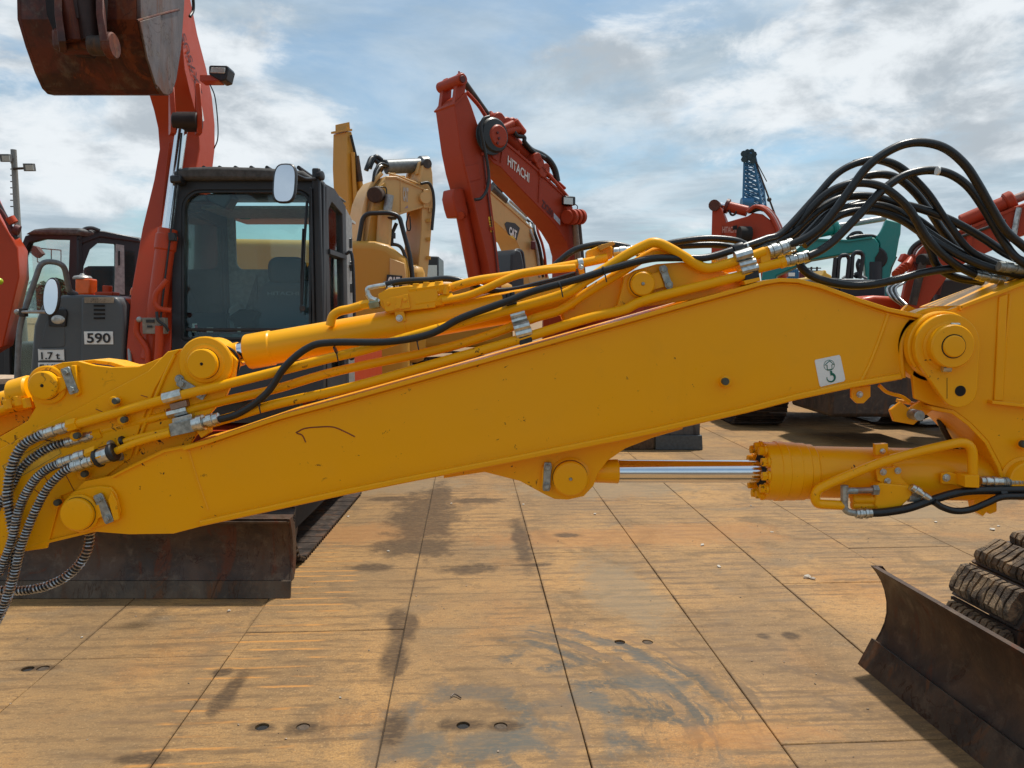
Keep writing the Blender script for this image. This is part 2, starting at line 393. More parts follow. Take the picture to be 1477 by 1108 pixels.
def text(body, o, xv, yv, mat, parent, name='lettering', bold=.012, lift=.003):
    cu = bpy.data.curves.new(name, 'FONT'); cu.body = body; cu.offset = bold; cu.resolution_u = 3
    ob = bpy.data.objects.new(name, cu); me0 = ob.to_mesh()
    me = me0.copy(); ob.to_mesh_clear(); bpy.data.objects.remove(ob)
    xs = [v.co.x for v in me.vertices]; ys = [v.co.y for v in me.vertices]
    x0, x1, y0, y1 = min(xs), max(xs), min(ys), max(ys); o = V(o); xv = V(xv); yv = V(yv); nn = xv.cross(yv).normalized() * lift; L = ORIG[parent]
    for v in me.vertices: v.co = o + xv * ((v.co.x - x0) / (x1 - x0)) + yv * ((v.co.y - y0) / (y1 - y0)) + nn - L
    me.materials.clear(); me.materials.append(mat); me.name = name
    q = bpy.data.objects.new(name, me); COL.objects.link(q); q.parent = parent; ORIG[q] = L; return q
def PX(pts, Y): return [P(x, y, Y) for x, y in pts]
def TB(name, pts, r, mat, parent, n=10, smooth=True, sub=6, label=None):
    return MB().tube(pts, r, n, smooth, sub).build(name, mat, parent, label=label)
YA = V((0, -1, 0))
def boss(px, py, Y, parent, prof, mat=YEL, name='pin_boss', h=0):
    """round boss that comes out of the plate at depth Y towards the viewer; profile radii and heights in metres"""
    return MB().lathe(P(px, py, Y) + V((0, -h, 0)), YA, prof, 40).build(name, mat, parent, ang=25)


# ================================================================== GROUND: steel plates on earth
AN = math.atan((676 - 738.5) / F)
DU = V((math.sin(AN), math.cos(AN), 0)); DV = V((DU.y, -DU.x, 0))       # along and across the joints
def ST(s, t, z=0.0): return DV * s + DU * t + V((0, 0, z))
def toST(p): return p.dot(DV), p.dot(DU)
def ground_mat(name, far=False):
    m, nt, b, N, L = newmat(name); k = NB(nt)
    # coordinates in the plates' own axes
    mp = N('ShaderNodeMapping'); mp.vector_type = 'POINT'; L(k.pos, mp.inputs[0]); mp.inputs[2].default_value = (0, 0, AN)
    st = mp.outputs[0]; sp = N('ShaderNodeSeparateXYZ'); L(st, sp.inputs[0]); S, T = sp.outputs[0], sp.outputs[1]
    big = k.noise(.9, 6, .6, .6, vec=st); med = k.noise(2.6, 8, .66, .9, vec=st, off=(5, 1, 0))
    stk = k.noise(2.2, 9, .68, .25, (.55, 7.5, 1), vec=st); stk2 = k.noise(5.0, 8, .7, .15, (.5, 10, 1), (8, 3, 0), vec=st)
    fine = k.noise(130, 5, .7); pit = k.noise(45, 4, .6, .2)
    c = k.mix(k.rng(big, .36, .64), (.56, .335, .135), (.33, .215, .108))
    c = k.mix(k.m('MULTIPLY', k.rng(med, .50, .70), .88), c, (.18, .128, .082))
    c = k.mix(k.m('MULTIPLY', k.rng(k.noise(1.1, 5, .6, .4, vec=st, off=(2, 9, 0)), .52, .68), .50), c, (.52, .25, .075))   # rust bloom
    c = k.mix(k.m('MULTIPLY', k.rng(stk, .53, .64), .70), c, (.14, .085, .045))
    c = k.mix(k.m('MULTIPLY', k.rng(stk2, .58, .70), .45), c, (.60, .40, .20))
    c = k.mix(k.m('MULTIPLY', k.rng(k.noise(1.7, 7, .62, .5, (1, 2.2, 1), (4, 7, 0), vec=st), .55, .70), .60), c, (.200, .170, .132))   # bare grey steel
    c = k.mix(k.m('MULTIPLY', k.rng(fine, .42, .62), .50), c, (.17, .110, .062))
    c = k.mix(k.m('MULTIPLY', k.rng(k.noise(26, 8, .75, .4, vec=st, scl=(.6, 1.6, 1)), .50, .62), .60), c, (.15, .098, .056))
    c = k.mix(k.m('MULTIPLY', k.rng(k.noise(75, 4, .7, off=(3, 3, 3)), .56, .68), .50), c, (.66, .47, .27))
    c = k.mix(k.m('MULTIPLY', k.rng(N('ShaderNodeObjectInfo').outputs['Random'], 0, 1, smooth=False), .28), c, (.24, .165, .095))
    c = k.mix(k.m('MULTIPLY', k.rng(k.noise(60, 3, .6, vec=st, scl=(.4, 1, 1)), .66, .74), .7), c, (.14, .095, .065))
    hb = None
    if not far:
        warp = k.m('MULTIPLY', k.m('SUBTRACT', k.noise(6, 9, .72, .5, vec=st), .5), 1.7)
        def blob(px, py, sx, sy, lo=1.0, hi=.45, ang=0):
            g = G(px, py); s, t = toST(g)
            a = N('ShaderNodeVectorMath'); a.operation = 'SUBTRACT'; L(st, a.inputs[0]); a.inputs[1].default_value = (s, t, 0)
            q = N('ShaderNodeMapping'); q.vector_type = 'TEXTURE'; L(a.outputs[0], q.inputs[0]); q.inputs[2].default_value = (0, 0, R(ang)); q.inputs[3].default_value = (sx, sy, 1)
            l = N('ShaderNodeVectorMath'); l.operation = 'LENGTH'; L(q.outputs[0], l.inputs[0])
            return k.rng(k.m('ADD', l.outputs['Value'], warp), lo, hi)
        def lay(c, masks, col, amt):
            a = masks[0]
            for x in masks[1:]: a = k.m('MAXIMUM', a, x)
            return k.mix(k.m('MULTIPLY', a, amt), c, col)
        # orange scrape lines left by crawler grousers, each about a hand wide
        def band(s0, w, t0, t1, period, col, amt, lo=.80, hi=.93, off=0):
            global_mask = k.m('MULTIPLY', k.rng(k.m('ABSOLUTE', k.m('ADD', k.m('SUBTRACT', S, s0), k.m('MULTIPLY', warp, .10))), w, w * .75),
                              k.m('MULTIPLY', k.rng(T, t0 - .3, t0), k.rng(T, t1 + .3, t1)))
            wv = k.m('SINE', k.m('MULTIPLY', k.m('ADD', k.m('ADD', T, k.m('MULTIPLY', warp, .016)), off), 2 * PI / period))
            ln = k.m('MULTIPLY', k.rng(wv, lo, hi), k.rng(k.noise(2.4, 4, .6, vec=st, scl=(1, 6, 1), off=(off + 3, 2, 0)), .44, .56))
            return k.mix(k.m('MULTIPLY', k.m('MULTIPLY', global_mask, ln), amt), c, col)
        c = band(-.95, .30, 2.7, 5.2, .095, (.64, .31, .085), .75, .72, .95)
        c = band(-1.30, .17, 2.8, 4.6, .12, (.20, .13, .08), .6, .2, .9, 4)
        c = band(1.10, .32, 3.6, 7.6, .10, (.17, .115, .075), .65, .15, .9, 6)
        c = band(1.72, .25, 4.0, 9.0, .11, (.17, .115, .075), .6, .15, .9, 8)
        c = band(.62, .28, 4.3, 8.5, .13, (.20, .13, .08), .6, .1, .9, 2)
        c = band(-.2, .35, 6.8, 11, .12, (.20, .13, .08), .4, .1, .9, 12)
        c = band(1.55, .55, 2.4, 3.0, .045, (.20, .13, .08), .7, .0, .9, 12)
        c = band(2.6, .35, 4, 9.0, .12, (.20, .13, .08), .6, .1, .9, 1)
        # turning scuffs: arcs of bare blue-grey steel and dark dirt
        def arc(px, py, r, w, masks, col, amt):
            g = G(px, py); s, t = toST(g)
            a = N('ShaderNodeVectorMath'); a.operation = 'SUBTRACT'; L(st, a.inputs[0]); a.inputs[1].default_value = (s, t, 0)
            l = N('ShaderNodeVectorMath'); l.operation = 'LENGTH'; L(a.outputs[0], l.inputs[0])
            d = k.m('ABSOLUTE', k.m('SUBTRACT', k.m('ADD', l.outputs['Value'], k.m('MULTIPLY', warp, .10)), r))
            x = k.m('MULTIPLY', k.rng(d, w, w * .3), masks)
            return k.mix(k.m('MULTIPLY', x, amt), c, col)
        rb = k.m('SINE', k.m('MULTIPLY', k.m('ADD', T, k.m('MULTIPLY', warp, .035)), 2 * PI / .105))
        rbm = k.m('MULTIPLY', k.rng(rb, -.1, .9), k.m('MULTIPLY', k.rng(k.noise(.85, 4, .6, .3, vec=st, scl=(1.6, .8, 1), off=(1, 6, 2)), .42, .56), k.rng(k.noise(5, 7, .7, vec=st, scl=(.7, 3, 1), off=(2, 2, 8)), .42, .60)))
        c = k.mix(k.m('MULTIPLY', rbm, .75), c, (.165, .108, .062))
        for j_ in (-1.14, -.338, .430, 1.163, 1.871, 2.616, -1.905):
            jm = k.rng(k.m('ABSOLUTE', k.m('ADD', k.m('SUBTRACT', S, j_), k.m('MULTIPLY', warp, .012))), .020, .003)
            c = k.mix(k.m('MULTIPLY', k.m('MULTIPLY', jm, k.rng(k.noise(3, 6, .7, vec=st, scl=(1, .7, 1), off=(j_, 0, 3)), .46, .62)), .70), c, (.10, .066, .040))
        def polar(px, py, r0, r1, mask, n, col, amt, kind, seed=0):
            g = G(px, py); s, t = toST(g)
            a = N('ShaderNodeVectorMath'); a.operation = 'SUBTRACT'; L(st, a.inputs[0]); a.inputs[1].default_value = (s, t, 0)
            l = N('ShaderNodeVectorMath'); l.operation = 'LENGTH'; L(a.outputs[0], l.inputs[0]); r = k.m('ADD', l.outputs['Value'], k.m('MULTIPLY', warp, .05))
            x = N('ShaderNodeSeparateXYZ'); L(a.outputs[0], x.inputs[0]); an = k.m('ARCTAN2', x.outputs[1], x.outputs[0])
            ring_ = k.m('MULTIPLY', k.rng(r, r0, r0 + .07), k.rng(r, r1, r1 - .10))
            if kind == 'lines':
                cc = N('ShaderNodeCombineXYZ'); L(r, cc.inputs[0]); L(k.m('MULTIPLY', an, .13), cc.inputs[1]); cc.inputs[2].default_value = seed
                pt_ = k.rng(k.noise(n, 6, .68, vec=cc.outputs[0]), .50, .60)
            else:
                pt_ = k.m('MULTIPLY', k.rng(k.m('SINE', k.m('MULTIPLY', k.m('ADD', an, k.m('MULTIPLY', r, .55)), n)), .0, .75), k.rng(k.noise(28, 6, .72, vec=st, off=(seed, 0, 0)), .34, .56))
            return k.mix(k.m('MULTIPLY', k.m('MULTIPLY', k.m('MULTIPLY', pt_, ring_), mask), amt), c, col)
        sec = blob(900, 980, .85, .75, 1.15, .55)
        c = polar(668, 1045, .62, 1.35, sec, 15, (.17, .118, .072), .85, 'lines', 1)
        c = polar(668, 1045, .70, 1.20, sec, 11, (.100, .100, .096), .92, 'lines', 5)
        c = polar(668, 1045, .52, .98, blob(800, 1010, .75, .55, 1.1, .6), 17, (.100, .098, .092), .95, 'teeth', 3)
        c = polar(668, 1045, .22, .50, blob(690, 1060, .50, .42, 1.1, .6), 13, (.112, .115, .115), .85, 'teeth', 6)
        c = polar(668, 1045, .10, .60, blob(680, 1050, .55, .42, 1.1, .5), 14, (.19, .13, .08), .8, 'lines', 8)
        c = polar(668, 1045, 1.45, 1.85, blob(1180, 985, .42, .42, 1.1, .6), 30, (.17, .115, .07), .85, 'teeth', 9)
        am = k.m('MULTIPLY', blob(890, 960, .62, .55, 1.1, .5, -25), k.rng(k.noise(20, 6, .7, 0, (.3, 1, 1), vec=st), .30, .55))
        am2 = k.m('MULTIPLY', blob(735, 1040, .60, .50, 1.1, .5), k.rng(k.noise(24, 6, .7, vec=st), .32, .55))
        c = arc(668, 1045, 1.00, .055, am, (.118, .120, .118), .9)
        c = arc(668, 1045, .88, .03, am, (.24, .16, .10), .8)
        c = arc(668, 1045, 1.13, .05, am, (.24, .16, .10), .75)
        c = arc(668, 1045, .60, .06, am2, (.11, .118, .122), .85)
        c = arc(668, 1045, .46, .04, am2, (.22, .15, .095), .7)
        c = arc(668, 1040, .24, .07, am2, (.11, .115, .115), .8)
        c = lay(c, [blob(935, 985, .20, .10, ang=-35), blob(850, 1010, .16, .09, ang=-45), blob(720, 1070, .22, .12), blob(610, 1075, .12, .12)], (.125, .128, .125), .75)
        c = lay(c, [blob(800, 1018, .12, .10), blob(905, 965, .13, .10), blob(690, 1000, .22, .08), blob(560, 1070, .14, .2)], (.16, .125, .095), .6)
        # grey clean patches and rust stripes further back
        c = lay(c, [blob(870, 705, 1.1, .5), blob(895, 850, .28, .8, ang=6), blob(1290, 735, .7, .5), blob(560, 700, .9, .5)], (.27, .225, .165), .60)
        c = lay(c, [blob(900, 775, 1.5, .30), blob(520, 770, .7, .35), blob(1000, 765, .8, .25), blob(1080, 1060, .35, .12)], (.46, .215, .070), .45)
        # wet / oily stains that follow the second joint, and round ones
        dk = [blob(612, 745, .36, 1.2), blob(600, 788, .42, .35), blob(632, 720, .16, .9), blob(580, 905, .10, .28), blob(570, 948, .09, .26), blob(570, 1050, .07, .16), blob(573, 890, .08, .2),
              blob(675, 821, .24, .14), blob(686, 722, .32, .14), blob(560, 720, .26, .12), blob(531, 819, .20, .10), blob(437, 1049, .10, .07), blob(378, 1049, .08, .05),
              blob(320, 970, .06, .05), blob(52, 964, .12, .04), blob(752, 780, .09, .8), blob(768, 815, .16, .05), blob(330, 1000, .06, .28, ang=-3), blob(200, 1095, .16, .05),
              blob(820, 772, .13, .08), blob(668, 1046, .12, .06), blob(725, 1047, .09, .05), blob(1100, 917, .05, .05), blob(1141, 917, .06, .06)]
        c = lay(c, dk, (.070, .045, .027), .85)
    if not far:
        gr = k.m('MULTIPLY', k.rng(k.noise(38, 8, .75, .3, vec=st, scl=(.5, 1.5, 1), off=(9, 9, 9)), .46, .64), .38)
        c = k.mix(gr, c, (.32, .21, .105))
    c = k.mix(1.0, c, (.80, .735, .625), 'MULTIPLY')
    L(c, b.inputs['Base Color'])
    L(k.rng(med, .3, .7, .55, .80), b.inputs['Roughness']); b.inputs['Specular IOR Level'].default_value = .3
    L(k.bump(fine, .35, .002, k.bump(stk, .35, .006, k.bump(pit, .2, .003))), b.inputs['Normal'])
    return m
GM = ground_mat('rusty_dusty_steel_plate'); GF = ground_mat('far_dusty_ground', True)
EARTH = simple('packed_earth', (.09, .065, .045), .95, 0, .35, .8, 14)
g = MB(); g.box((0, 0, -.064), (1600, 1600, .1)); ground = g.build('ground', EARTH, kind='structure')
g = MB(); g.prism([(-700, 19.42, -.030), (700, 19.42, -.030), (700, 780, -.030), (-700, 780, -.030)], (0, 0, .026)); g.build('yard_paving', GF, ground)
joints = [-1.14, -.338, .430, 1.163, 1.871]
while joints[-1] < 15: joints.append(joints[-1] + .745)
while joints[0] > -13: joints.insert(0, joints[0] - .765)
TOFF = {-1.14: 3.84, -.338: 4.82, .430: 5.07, 1.163: 5.74}
HOLES = [(378, 1048), (437, 1048), (668, 1046), (722, 1047), (40, 965), (62, 964), (894, 926), (934, 926)]
HC = [G(*h) for h in HOLES]
nplate = 0
for a, bb in zip(joints, joints[1:]):
    off = TOFF.get(round(a, 3) if round(a, 3) in TOFF else a)
    if off is None: off = 3.58 if a < -1.14 and a > -2.8 else random.uniform(0, 3)
    t = off - 3.05 * 3
    while t > -1.2: t -= 3.05
    while t < 19.4:
        t1 = min(t + 3.05, 19.4); c0 = ST((a + bb) / 2, (t + t1) / 2)
        if abs(c0.x) < .78 * (t1 + 1.0) + 2.2 and t1 > .3:
            gp = random.uniform(.0014, .0030); dz = random.uniform(-.002, .001); e = random.uniform(-.0015, .0015)
            nse = 11; jt = lambda: random.uniform(-.0013, .0013)
            lo_ = [(a + gp + (bb - a - 2 * gp) * i / 5, t + .003 + jt()) for i in range(6)]; rt_ = [(bb - gp + jt(), t + .003 + (t1 - t - .006) * i / nse) for i in range(1, nse)]
            hi_ = [(a + gp + (bb - a - 2 * gp) * i / 5, t1 - .003 + jt()) for i in range(5, -1, -1)]; lf_ = [(a + gp + jt(), t + .003 + (t1 - t - .006) * i / nse) for i in range(nse - 1, 0, -1)]
            loop = lo_ + rt_ + hi_ + lf_; cs_, ct_ = (a + bb) / 2, (t + t1) / 2; hs_, ht_ = (bb - a) / 2, (t1 - t) / 2; nl = len(loop)
            # bevelled slab: top ring slightly inside
            b = bmesh.new()
            def ring(off_, z): 
                return [b.verts.new(ST(cs_ + (s_ - cs_) * (1 - off_ / hs_), ct_ + (t_ - ct_) * (1 - off_ / ht_), z + dz + e * (s_ - cs_) * 2)) for s_, t_ in loop]
            r0 = ring(0, -.022); r1 = ring(0, -.003); r2 = ring(.003, 0)
            for A, B in ((r0, r1), (r1, r2)):
                for i in range(nl): b.faces.new([A[i], A[(i + 1) % nl], B[(i + 1) % nl], B[i]])
            b.faces.new(r2); b.faces.new(r0[::-1]); bmesh.ops.recalc_face_normals(b, faces=b.faces)
            me = bpy.data.meshes.new('steel_plate'); b.to_mesh(me); b.free(); me.materials.append(GM)
            o = bpy.data.objects.new('steel_plate', me); COL.objects.link(o); o.parent = ground; ORIG[o] = V((0, 0, 0)); nplate += 1
            for hc in HC:
                s_, t_ = toST(hc)
                if a < s_ < bb and t < t_ < t1:
                    mc = MB().cyl(hc + V((0, 0, -.05)), hc + V((0, 0, .05)), .027, 20)
                    mm = bpy.data.meshes.new('cut'); bmesh.ops.recalc_face_normals(mc.b, faces=mc.b.faces); mc.b.to_mesh(mm); mc.b.free()
                    co = bpy.data.objects.new('cut', mm); COL.objects.link(co)
                    md = o.modifiers.new('b', 'BOOLEAN'); md.object = co; md.operation = 'DIFFERENCE'; md.solver = 'EXACT'
                    dg = bpy.context.evaluated_depsgraph_get(); nm = bpy.data.meshes.new_from_object(o.evaluated_get(dg))
                    o.modifiers.clear(); o.data = nm; nm.name = 'steel_plate'; bpy.data.objects.remove(co)
                    fl_ = HC.index(hc) % 2; MB().lathe(hc + V((0, 0, -.0136 + .004 * fl_)), (0, 0, 1), [(.0262, 0), (.0262, .003), (.016, .007 + .002 * fl_), (.006, .004), (0, .006)], 14).build('dirt_in_hole', EARTH if fl_ else DARK, o)
        t += 3.05
# loose gravel, chips and twigs
g = MB(); rnd = random.Random(5)
def pebble(p, r):
    M = Matrix.Translation(p + V((0, 0, r * .4))) @ Matrix.Rotation(rnd.uniform(0, 6), 4, 'Z') @ Matrix.Diagonal((r * rnd.uniform(.8, 1.6), r * rnd.uniform(.6, 1.1), r * rnd.uniform(.35, .7), 1))
    v = bmesh.ops.create_icosphere(g.b, subdivisions=1, radius=1, matrix=M)['verts']
    for w in v: w.co += V((rnd.uniform(-1, 1), rnd.uniform(-1, 1), rnd.uniform(-1, 1))) * r * .22
for _ in range(900):
    y = rnd.uniform(2.3, 14); x = rnd.uniform(-.72, .72) * y
    pebble(V((x, y, 0)), rnd.choice((.0016, .0022, .003, .0045)))
g.build('gravel_bits', simple('gravel', (.24, .18, .13), .9, 0, .6, .3), kind='stuff', ang=20)['label'] = 'scattered gravel and grit on the steel plates'
g = MB()
for px, py, r in ((1165, 834, .022), (1172, 836, .014), (1432, 765, .02), (1440, 760, .014), (491, 1007, .006), (560, 796, .012), (755, 728, .010), (858, 742, .012), (1013, 787, .013), (1083, 730, .010), (651, 727, .012), (502, 746, .012), (1037, 818, .012), (330, 882, .010), (1113, 768, .010), (1350, 754, .012), (118, 920, .007)):
    pebble(G(px, py), r)
g.build('stone_chips', simple('pale_stone', (.50, .45, .38), .85, 0, .3, .3), kind='stuff', ang=20)['label'] = 'pale stone chips lying on the plates'
tw = MB(); tw.tube([G(650, 1005, .006), G(655, 1001, .010), G(661, 1004, .007), G(665, 1007, .006)], .0028, 6)
tw = tw.build('twig', STEEL); tw['label'] = 'thin bent rusty wire scrap on the plates at the lower middle'; tw['category'] = 'scrap'
for px, py, lab in ((478, 1002, 0),): pass

# ================================================================== THE YELLOW EXCAVATOR WHOSE BOOM CROSSES THE PICTURE
EX = thing('excavator', 'bright yellow two-piece boom excavator reaching across the foreground with its dozer blade at lower right', 'excavator', (2.6, 2.5, 0))
Y0, Y1 = 2.40, 2.64
D_ = lambda d: V((0, d, 0))
# ---- front boom section
top = [(300, 634), (400, 600), (500, 573), (700, 517), (900, 461), (1000, 433), (1073, 413), (1100, 405), (1125, 401), (1152, 402), (1185, 410), (1240, 430), (1283, 444), (1342, 456)]
bot = [(1302, 547), (1229, 560), (1150, 577), (1077, 596), (940, 627), (850, 645), (750, 665), (600, 694), (500, 714), (362, 744), (288, 760)]
lip = [(250, 770), (186, 771), (135, 767), (112, 768), (96, 760), (91, 745), (94, 728), (104, 712), (122, 694), (162, 686), (190, 670), (236, 648), (271, 641)]
side = top + [(1345, 462), (1322, 466), (1306, 480), (1301, 500), (1302, 530)] + bot + lip
boom = MB().prism(PX(side, Y0 + .012), D_(.016)).build('boom', YEL, EX, bevel=.002)
MB().prism(PX([p for p in side], Y1 - .028), D_(.016)).build('far_side_plate', YEL, boom, bevel=.002)
MB().strip(PX([(262, 645)] + top, Y0 - .006), .013, D_(Y1 - Y0 + .006)).build('top_flange', YEL, boom, bevel=.002)
MB().strip(PX(bot[::-1], Y0 - .014), -.018, D_(Y1 - Y0 + .014)).build('bottom_flange', YEL, boom, bevel=.004)
MB().prism(PX([(330, 640), (1290, 452), (1290, 540), (300, 740)], Y0 + .10), D_(.03)).build('inner_web', YEL, boom)
for nm, line, r in (('weld_seam', top, .004), ('weld_seam', bot[::-1], .004)):
    off = 9 if line is top else -8
    MB().tube([P(x, y + off, Y0 + .011) for x, y in line], r, 6, True, 4).build(nm, YEL, boom)
MB().tube([P(x, y, Y0 + .012) for x, y in ((1281, 452), (1268, 490), (1252, 530), (1238, 556))], .0065, 8).build('weld_seam', YEL, boom)
MB().tube([P(x, y, Y0 + .012) for x, y in ((272, 650), (284, 690), (300, 735))], .004, 6).build('weld_seam', YEL, boom)
MB().strip(PX([(160, 687), (190, 672), (236, 650), (271, 643), (300, 634)], Y0 + .004), .006, D_(.03)).build('plate_edge', YEL, boom)
# curved end plate round the middle pivot
MB().tube([P(x, y, Y0 + .014) for x, y in ((1340, 460), (1318, 468), (1305, 484), (1300, 505), (1302, 545))], .009, 8).build('pivot_collar', YEL, boom)
# pads and studs
def stud(px, py, Y, parent, r=.0135):
    o = MB().lathe(P(px, py, Y), YA, [(r * 1.1, 0), (r * 1.1, .022), (r * .95, .024)], 20).build('stud', YEL, parent, ang=30)
    MB().lathe(P(px, py, Y - .022), YA, [(r * .72, 0), (r * .72, .014), (r * .6, .017)], 16).build('stud_cap', simple_cap, o, ang=30)
simple_cap = simple('greenish_cap', (.06, .065, .05), .6)
stud(1045, 550, Y0 + .012, boom, .016)
def lock_plate(px, py, dx, dy, Y, parent, w=.026):
    """bolted keeper plate centred on a pixel, pointing along (dx,dy) pixels, half length given by them"""
    a = P(px - dx, py - dy, Y); b_ = P(px + dx, py + dy, Y); t = (b_ - a).normalized(); n = t.cross(V((0, 1, 0))).normalized()
    k = w / 2; e = t * .006
    o = MB().prism([a - e - n * k * .8, a - n * k - e * .0, b_ - n * k, b_ + e - n * k * .8, b_ + e + n * k * .8, b_ + n * k, a + n * k, a - e + n * k * .8], (0, -.009, 0)).build('keeper_plate', ZINCD, parent, bevel=.0015)
    for s in (.12, .88): bolt(a.lerp(b_, s) + V((0, -.009, 0)), YA, .0088, o, ZINCD)
    return o
# pivot at the boom tip
MB().prism(PX([(92, 745), (95, 722), (108, 708), (126, 703), (146, 700), (163, 702), (170, 712), (176, 735), (172, 750), (150, 757), (136, 762), (118, 768), (100, 763)], Y0 + .012), (0, -.010, 0)).build('pivot_pad', YEL, boom, bevel=.004)
boss(118, 739, Y0 + .002, boom, [(.060, 0), (.060, .012), (.057, .015), (.052, .016), (.052, .030), (.048, .034), (.043, .035), (0, .035)], YEL2)
lock_plate(151, 733, 8, 18, Y0 - .004, boom, .030)
MB().prism(PX([(128, 735), (145, 726), (150, 744), (133, 752)], Y0 - .002), (0, -.012, 0)).build('pin_flag', YEL, boom, bevel=.002)
MB().prism(PX([(163, 708), (170, 722), (174, 748), (166, 750), (158, 720)], Y0 - .002), (0, -.010, 0)).build('stop_block', YEL, boom, bevel=.002)
# lug under the boom for the lower cylinder
lug = [(640, 690), (699, 681), (750, 694), (785, 713), (800, 720), (819, 721), (842, 716), (856, 701), (862, 684), (876, 665), (902, 647), (940, 632), (985, 619), (985, 600), (640, 660)]
for yy in (2.455, 2.565):
    MB().prism(PX(lug, yy), D_(.020)).build('cylinder_lug', YEL, boom, bevel=.002)
boss(822, 688, 2.457, boom, [(.066, 0), (.066, .004), (.060, .008), (.056, .010), (.056, .030), (.052, .034), (.046, .035), (0, .035)], YEL)
boss(822, 688, 2.457, boom, [(.006, 0), (.004, .006), (0, .007)], ZINCD, 'grease_nipple', .034)
lock_plate(789, 687, -1, 18, 2.448, boom, .024)
MB().prism(PX([(782, 672), (786, 672), (786, 705), (780, 704)], 2.456), (0, -.014, 0)).build('stop_block', YEL, boom, bevel=.002)
# hooks below at the right end
o = MB().prism(PX([(1228, 560), (1256, 556), (1256, 572), (1246, 582), (1236, 582), (1228, 574)], 2.44), D_(.012)).build('hose_guide_tab', YEL, boom, bevel=.002)
bolt(P(1240, 569, 2.438), YA, .007, o)
MB().tube([P(1268, 556, 2.46), P(1280, 566, 2.46), P(1300, 572, 2.46), P(1312, 580, 2.46)], .006, 8).build('hose_guide_rod', YEL, boom)
# lifting decal
dc = [(1176, 519), (1210, 512), (1212, 514), (1219, 547), (1217, 550), (1184, 558), (1182, 556), (1175, 521)]
dec = MB().prism(PX(dc, Y0 + .0115), (0, -.0012, 0)).build('lifting_decal', WHITE, boom)
cxp = P(1196, 527, Y0 + .0095)
def ringflat(c, r0, r1, mat, parent, name, a0=0, a1=360, n=28, squash=1, Y=None, taper=False):
    b = MB(); full = abs(a1 - a0) >= 360; pts = []
    for i in range(n + 1):
        a = R(a0 + (a1 - a0) * i / n); k = (1 - .75 * i / n) if taper else 1; mid = (r0 + r1) / 2; hw = (r1 - r0) / 2 * k
        pts.append([b.b.verts.new(c + V((math.cos(a) * q, 0, math.sin(a) * q * squash))) for q in (mid - hw, mid + hw)])
    for A, B in zip(pts, pts[1:]): b.face([A[0], A[1], B[1], B[0]])
    return b.build(name, mat, parent)
ringflat(cxp, .0158, .0172, GRNP, boom, 'decal_circle')
MB().prism(PX([(1196.5, 520), (1189, 527), (1192.5, 527), (1193, 534), (1200.5, 533), (1200, 526.5), (1203.5, 526)], Y0 + .0093), (0, -.0004, 0)).build('decal_arrow_outline', GRNP, boom)
MB().prism(PX([(1196.4, 521.6), (1191, 526.2), (1193.4, 526.2), (1194, 532.8), (1199.5, 532), (1199, 526), (1201.3, 525.4)], Y0 + .0088), (0, -.0004, 0)).build('decal_arrow', WHITE, boom)
MB().prism(PX([(1197, 535), (1200, 535), (1201, 541), (1198, 542)], Y0 + .0093), (0, -.0004, 0)).build('decal_hook_shank', GRNP, boom)
ringflat(P(1198.5, 545, Y0 + .0092), .0085, .0165, GRNP, boom, 'decal_hook', 75, -190, 24, taper=True)
# scratches
for pts in (((427, 624), (440, 618), (460, 616), (480, 616), (496, 622), (512, 630)), ((428, 625), (436, 628), (441, 638))):
    MB().tube([P(x, y, Y0 + .012) for x, y in pts], .0022, 5).build('scratch_mark', SCR, boom)

# ---- mud: arm (dipper) seen at the left
AY = 2.455
armp = [(-170, 720), (0, 630), (40, 607), (51, 588), (46, 575), (44, 556), (52, 540), (66, 530), (90, 523), (112, 521), (135, 527), (160, 530), (200, 529), (232, 516), (262, 503), (290, 500), (310, 499), (328, 505), (342, 520), (338, 545), (326, 570), (300, 600), (262, 660), (236, 700), (190, 760), (135, 768), (60, 786), (0, 809), (-170, 880)]
arm = MB().prism(PX(armp, AY), D_(.018)).build('arm', YEL2, EX, bevel=.002)
MB().prism(PX(armp, AY + .125), D_(.018)).build('far_side_plate', YEL2, arm, bevel=.002)
MB().strip(PX([(-170, 880), (0, 809), (60, 786), (135, 768)], AY - .008), -.010, D_(.16)).build('bottom_flange', YEL2, arm, bevel=.002)
MB().strip(PX([(-170, 722), (0, 632), (110, 575), (200, 528)], AY + .01), .010, D_(.12)).build('top_flange', YEL2, arm)
MB().strip(PX([(66, 531), (90, 524), (112, 521), (135, 519), (160, 522), (180, 528), (208, 528), (232, 516), (262, 503), (300, 499)], AY + .03), .012, D_(.10)).build('top_edge_plate', YEL2, arm, bevel=.002)
# raised reinforcement with a diagonal edge
MB().prism(PX([(-170, 742), (0, 648), (55, 618), (120, 585), (215, 535), (243, 507), (262, 503), (253, 512), (225, 560), (205, 610), (190, 660), (150, 690), (90, 715), (70, 790), (0, 800), (-170, 872)], AY), (0, -.007, 0)).build('doubler_plate', YEL2, arm, bevel=.003)
MB().tube([P(x, y, AY - .004) for x, y in ((252, 512), (236, 545), (222, 580), (206, 620), (196, 655))], .006, 8).build('weld_seam', YEL2, arm)
for px, py in ((169, 578), (181, 605), (124, 683), (85, 724), (113, 628)): stud(px, py, AY - .006, arm, .0145)
boss(70, 555, AY, arm, [(.062, 0), (.062, .008), (.058, .011), (.046, .012), (.046, .03), (.042, .034), (.038, .035), (0, .035)], YEL2)
MB().prism(PX([(75, 541), (98, 546), (98, 560), (78, 572)], AY - .008), (0, -.012, 0)).build('pin_flag', YEL2, arm, bevel=.003)
